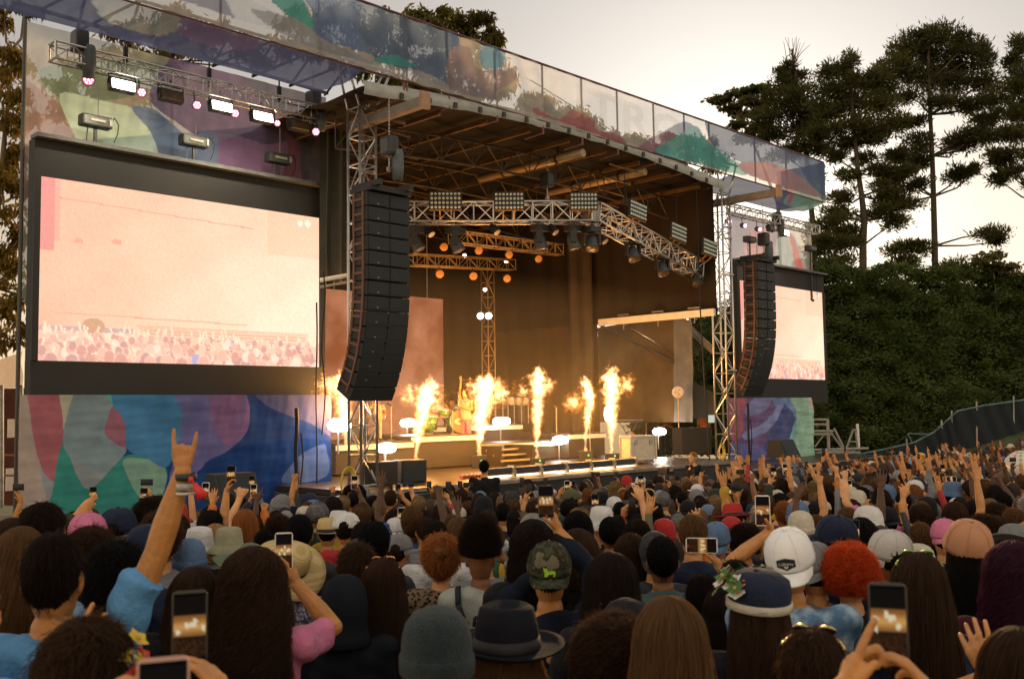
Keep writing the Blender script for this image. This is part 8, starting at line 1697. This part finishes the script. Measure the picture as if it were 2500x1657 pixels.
for i_, (jf, px, p) in enumerate(spots):
    if i_ not in IND: continue
    r.seed(500 + i_); a = look(jf, px); pos = (p.x, p.y, ground_z(p.x, p.y)); yaw = face_yaw(p, STAGE_T, a['yd']) * .6 + (HEAD - math.pi / 2) * .4
    o = person(pos, yaw, a['h'], a['pose'], a['sleeve'], a['skin'], a['shirt'], r.choice(['navy', 'black', 'charcoal', 'denim blue', 'olive']), (a['hair'], a['hc']), (a['hat'][0], a['hat'][1], r.choice([0, math.pi, math.pi, 1.2, -1.2]) if a['hat'][0] == 'cap' else 0, r.uniform(-.15, .05)) if a['hat'] else None, None, GR, 1 if jf < 9.5 else 2, a['wide'], mirror_x=a['mir'], lean=r.gauss(0, .035), tilt=r.gauss(0, .035))
    hd = ('%s %s' % (a['hat'][1].replace(' ', '-'), a['hat'][0])) if a['hat'] else '%s %s hair' % (ADJ[a['hair']].replace(' ', '-'), a['hc'].replace(' ', '-'))
    base = '%s %s, %s%s, %s row %s' % (a['shirt'].replace(' ', '-'), {'long': 'sleeved top', 'short': 'T-shirt'}[a['sleeve']], hd, (', ' + PO[a['pose']]) if PO[a['pose']] else '', depth_word(jf), where(px))
    made.append([o, base, px, a]); o['_i'] = i_
    if a['pose'] in PHONE_AT:
        c, rz = PHONE_AT[a['pose']]; land = a['pose'] == 'phone_two' and r.random() < .6
        m4 = pmat(o) @ Matrix.Translation(Vector(c)) @ Matrix.Rotation(-.12, 4, 'X') @ Matrix.Rotation(math.pi / 2 if land else 0, 4, 'Y')
        m4 = Matrix.Translation(m4.to_translation()) @ Matrix.Rotation(yaw, 4, 'Z') @ Matrix.Rotation(-.12, 4, 'X') @ Matrix.Rotation(math.pi / 2 if land else 0, 4, 'Y')
        q = phone(m4, '', r.randrange(9), ph_light if r.random() < .3 else ph_body, 'phones held up in the crowd'); made[-1].append(q); q['_b'] = 'phone of the %s person, %s, %s' % (a['shirt'].replace(' ', '-') + '-topped', hd, depth_word(jf) + ' row ' + where(px))
def number(items):
    g = {}
    for o, base, px in items: g.setdefault(base, []).append((px, o))
    ords = ['leftmost', 'second from left', 'third from left', 'fourth from left', 'fifth from left', 'sixth from left']
    for base, L in g.items():
        L.sort(key=lambda t: t[0])
        for i, (_, o) in enumerate(L): o['label'] = base if len(L) == 1 else '%s, %s' % (base, ords[min(i, 5)])
number([(m_[0], m_[1], m_[2]) for m_ in made])
number([(m_[4], m_[4]['_b'], m_[2]) for m_ in made if len(m_) > 4])
for o in bpy.data.objects:
    for k in ('_px', '_f', '_n', '_b', '_i'):
        if k in o: del o[k]
# the back of the crowd, too many and too small to count: one mass
CV, CFc, CC = [], [], []; base_n = 0
def mass_add(mb, col):
    global base_n
    V = np.array(mb.v, np.float32); F = []
    for f_ in mb.f:
        if len(f_) == 4: F.append(f_)
        else: F += [(f_[0], f_[i], f_[i + 1], f_[i + 1]) for i in range(1, len(f_) - 1)]
    return V, np.array(F, np.int64), np.tile((*col, 1), (len(V), 1))
def simple_person(a):
    out = []; w = a['wide']; b = MB(); n = 8
    rings(b, [(.80, .10, .09, 0), (.85, .16 * w, .12, 0), (1.1, .15 * w, .11, 0), (1.34, .185 * w, .115, 0), (1.43, .14 * w, .09, 0), (1.47, .07, .07, 0)], 10); out.append((b, CLOTH[a['shirt']])); lg_ = MB()
    for sx in (-1, 1): rcap(lg_, (sx * .09, 0, .88), (sx * .1, 0, .05), .085, .055, 7)
    out.append((lg_, CLOTH['navy']))
    s_ = MB(); rcap(s_, (0, 0, 1.44), (0, 0, 1.52), .058, .056, 8); s_.ball((0, .01, 1.635), .1, 10, 0, (.78, 1.0, 1.16)); sl = MB()
    for k, ar in enumerate(POSES[a['pose']]):
        s = 1 if k == 0 else -1; S_ = Vector((s * .18 * w, 0, 1.40)); E, W = elbow(S_, ar['W'], ar['hint']); tgt = sl if a['sleeve'] == 'long' else s_
        rcap(sl, S_, S_.lerp(E, .6), .062, .055, 6); rcap(tgt, S_.lerp(E, .5), E, .045, .042, 6); rcap(tgt, E, W, .041, .03, 6); d = Vector(ar['d']).normalized() if ar['d'] else (W - E).normalized(); sd = Vector(ar['s']).normalized(); rcap(s_, W, W + d * .07, .032, .034, 6)
        for q in range(4): c0 = W + d * .08 + sd * (.028 - .019 * q); rcap(s_, c0, c0 + (d * math.cos(ar['curl'][q]) + Vector(ar['n']) * math.sin(ar['curl'][q])) * .07, .0095, .008, 5)
        rcap(s_, W + d * .03 + sd * .025, W + d * .07 + sd * .06, .012, .009, 5)
    out.append((sl, CLOTH[a['shirt']])); out.append((s_, (tuple(v for v in {'fair': (.58, .29, .125), 'light': (.51, .235, .082), 'tan': (.43, .185, .052), 'brown': (.20, .080, .027), 'dark': (.078, .034, .014)}[a['skin']]))))
    h_ = MB(); hcv = {'black': (.008, .007, .007), 'dark brown': (.020, .012, .008), 'brown': (.045, .024, .012), 'light brown': (.11, .062, .028), 'blond': (.27, .18, .085), 'ginger': (.20, .075, .02), 'grey': (.22, .21, .20)}[a['hc']]
    if a['hair'] in ('long', 'longbig', 'midlong', 'bob'): rings(h_, [(1.22 if 'long' in a['hair'] else 1.45, .09, .03, -.13), (1.45, .10, .06, -.09), (1.58, .098, .088, -.035), (1.68, .092, .092, -.018), (1.74, .07, .075, -.012), (1.772, .02, .02, -.01)], 12)
    else: k_ = {'afro': 1.4, 'curly': 1.25, 'fluffy': 1.12}.get(a['hair'], 1.0); h_.ball((0, -.018, 1.665), .098 * k_, 12, 0, (.92, 1.06, 1.1))
    out.append((h_, hcv))
    if a['hat']: c_ = MB(); c_.ball((0, -.008, 1.69), .1, 12, 0, (.98, 1.14, 1.0)); (rings(c_, [(1.672, .15, .165, 0), (1.68, .15, .165, 0)], 14) if a['hat'][0] in ('bucket', 'fedora') else c_.box((0, .13 * (1 if r.random() < .4 else -1), 1.68), (.15, .1, .012)) if a['hat'][0] == 'cap' else None); out.append((c_, CLOTH[a['hat'][1]]))
    if a['pose'] in PHONE_AT: c_ = MB(); c_.box(PHONE_AT[a['pose']][0], (.075, .012, .15) if r.random() < .6 else (.15, .012, .075)); out.append((c_, (.02, .02, .022)))
    return out
nb = 0
for i_, (jf, px, p) in enumerate(spots):
    if i_ in IND: continue
    r.seed(500 + i_); a = look(jf, px); yaw = face_yaw(p, STAGE_T, a['yd']) * .7 + (HEAD - math.pi / 2) * .3; m4 = np.array(Matrix.LocRotScale(Vector((p.x, p.y, ground_z(p.x, p.y))), Quaternion((0, 0, 1), yaw), (a['h'] / 1.75 * (-1 if a['mir'] else 1),) + (a['h'] / 1.75,) * 2))
    for mb, col in simple_person(a):
        V, F, C_ = mass_add(mb, col); V = V @ m4[:3, :3].T + m4[:3, 3]; CV.append(V); CFc.append(F + base_n); CC.append(C_); base_n += len(V)
if CV:
    V = np.vstack(CV); F = np.vstack(CFc); C_ = np.vstack(CC)
    bm_me = bpy.data.meshes.new('crowd'); fl = [tuple(dict.fromkeys(map(int, f_))) for f_ in F]; bm_me.from_pydata(V.tolist(), [], fl); bm_me.polygons.foreach_set('use_smooth', [True] * len(fl)); bm_me.update(); set_col(bm_me, C_)
    cm = M('crowd_mass', (.1, .1, .1), .8, 0, 0, 1, .2, 60); nn = cm.node_tree; vc = nn.nodes.new('ShaderNodeVertexColor'); vc.layer_name = 'Col'; nn.links.new(vc.outputs[0], nn.nodes['Principled BSDF'].inputs['Base Color'])
    tag(link('crowd', bm_me, None, [cm]), kind='stuff')
# things held above the crowd
p = atF(2248, 1117, 24); t = thing('paddle_sign', 'round yellow smiling-face sign on a pale stick held above the crowd', 'sign', p); q = (CAM - p).normalized().to_track_quat('Z', 'Y')
MB().lathe(p, [(.12, -.012), (.125, 0), (.12, .012)], 24, 0, q).build('rim', M('sign_cream', (.6, .5, .3), .6), t, True, True); o = MB().lathe(p, [(.105, .0135), (.002, .0145)], 24, 0, q, False).build('face', M('sign_yellow', (.60, .38, .04), .6), t)
b = MB(); ex, ey = q @ Vector((1, 0, 0)), q @ Vector((0, 1, 0)); up = ZZ; rt = up.cross(q @ Vector((0, 0, 1))).normalized(); fz = q @ Vector((0, 0, .017))
for s in (-1, 1): b.ball(p + fz + rt * .035 * s + up * .03, .011, 8)
b.path([p + fz + rt * .055 * math.cos(a) + up * .055 * math.sin(a) for a in np.linspace(math.pi * 1.15, math.pi * 1.85, 9)], .006, 5).build('drawn_face', M('sign_brown', (.16, .08, .02), .7), t); MB().tube(p - ZZ * .12, p - ZZ * .85, .012, 6).build('stick', whitep, t)
p = atF(2497, 1143, 19); t = thing('beach_ball', 'clear-white beach ball with rows of coloured dots at the right picture edge', 'ball', p); R_ = .34
MB().lathe(p, [(max(.001, R_ * math.sin(a)), -R_ * math.cos(a)) for a in np.linspace(0, math.pi, 22)], 36, 0, None, False).build('ball', M('ball_vinyl', (.58, .56, .52), .22, 0, .08, 3, spec=.7), t, True, True)
for k, (cn, c) in enumerate((('orange', (.6, .2, .03)), ('green', (.25, .4, .05)), ('yellow', (.62, .45, .05)), ('blue', (.08, .2, .45)))):
    b = MB()
    for j in range(2 + 0):
        lon = k * .45 + j * math.pi + 2.9
        for i in range(9):
            la = -1.1 + i * .275; d = Vector((math.cos(la) * math.cos(lon), math.cos(la) * math.sin(lon), math.sin(la))); b.lathe(p + d * (R_ + .001), [(.030, 0), (.002, .004)], 10, 0, d.to_track_quat('Z', 'Y'), False)
    b.build('dots', M('dot_' + cn, c, .4), t)
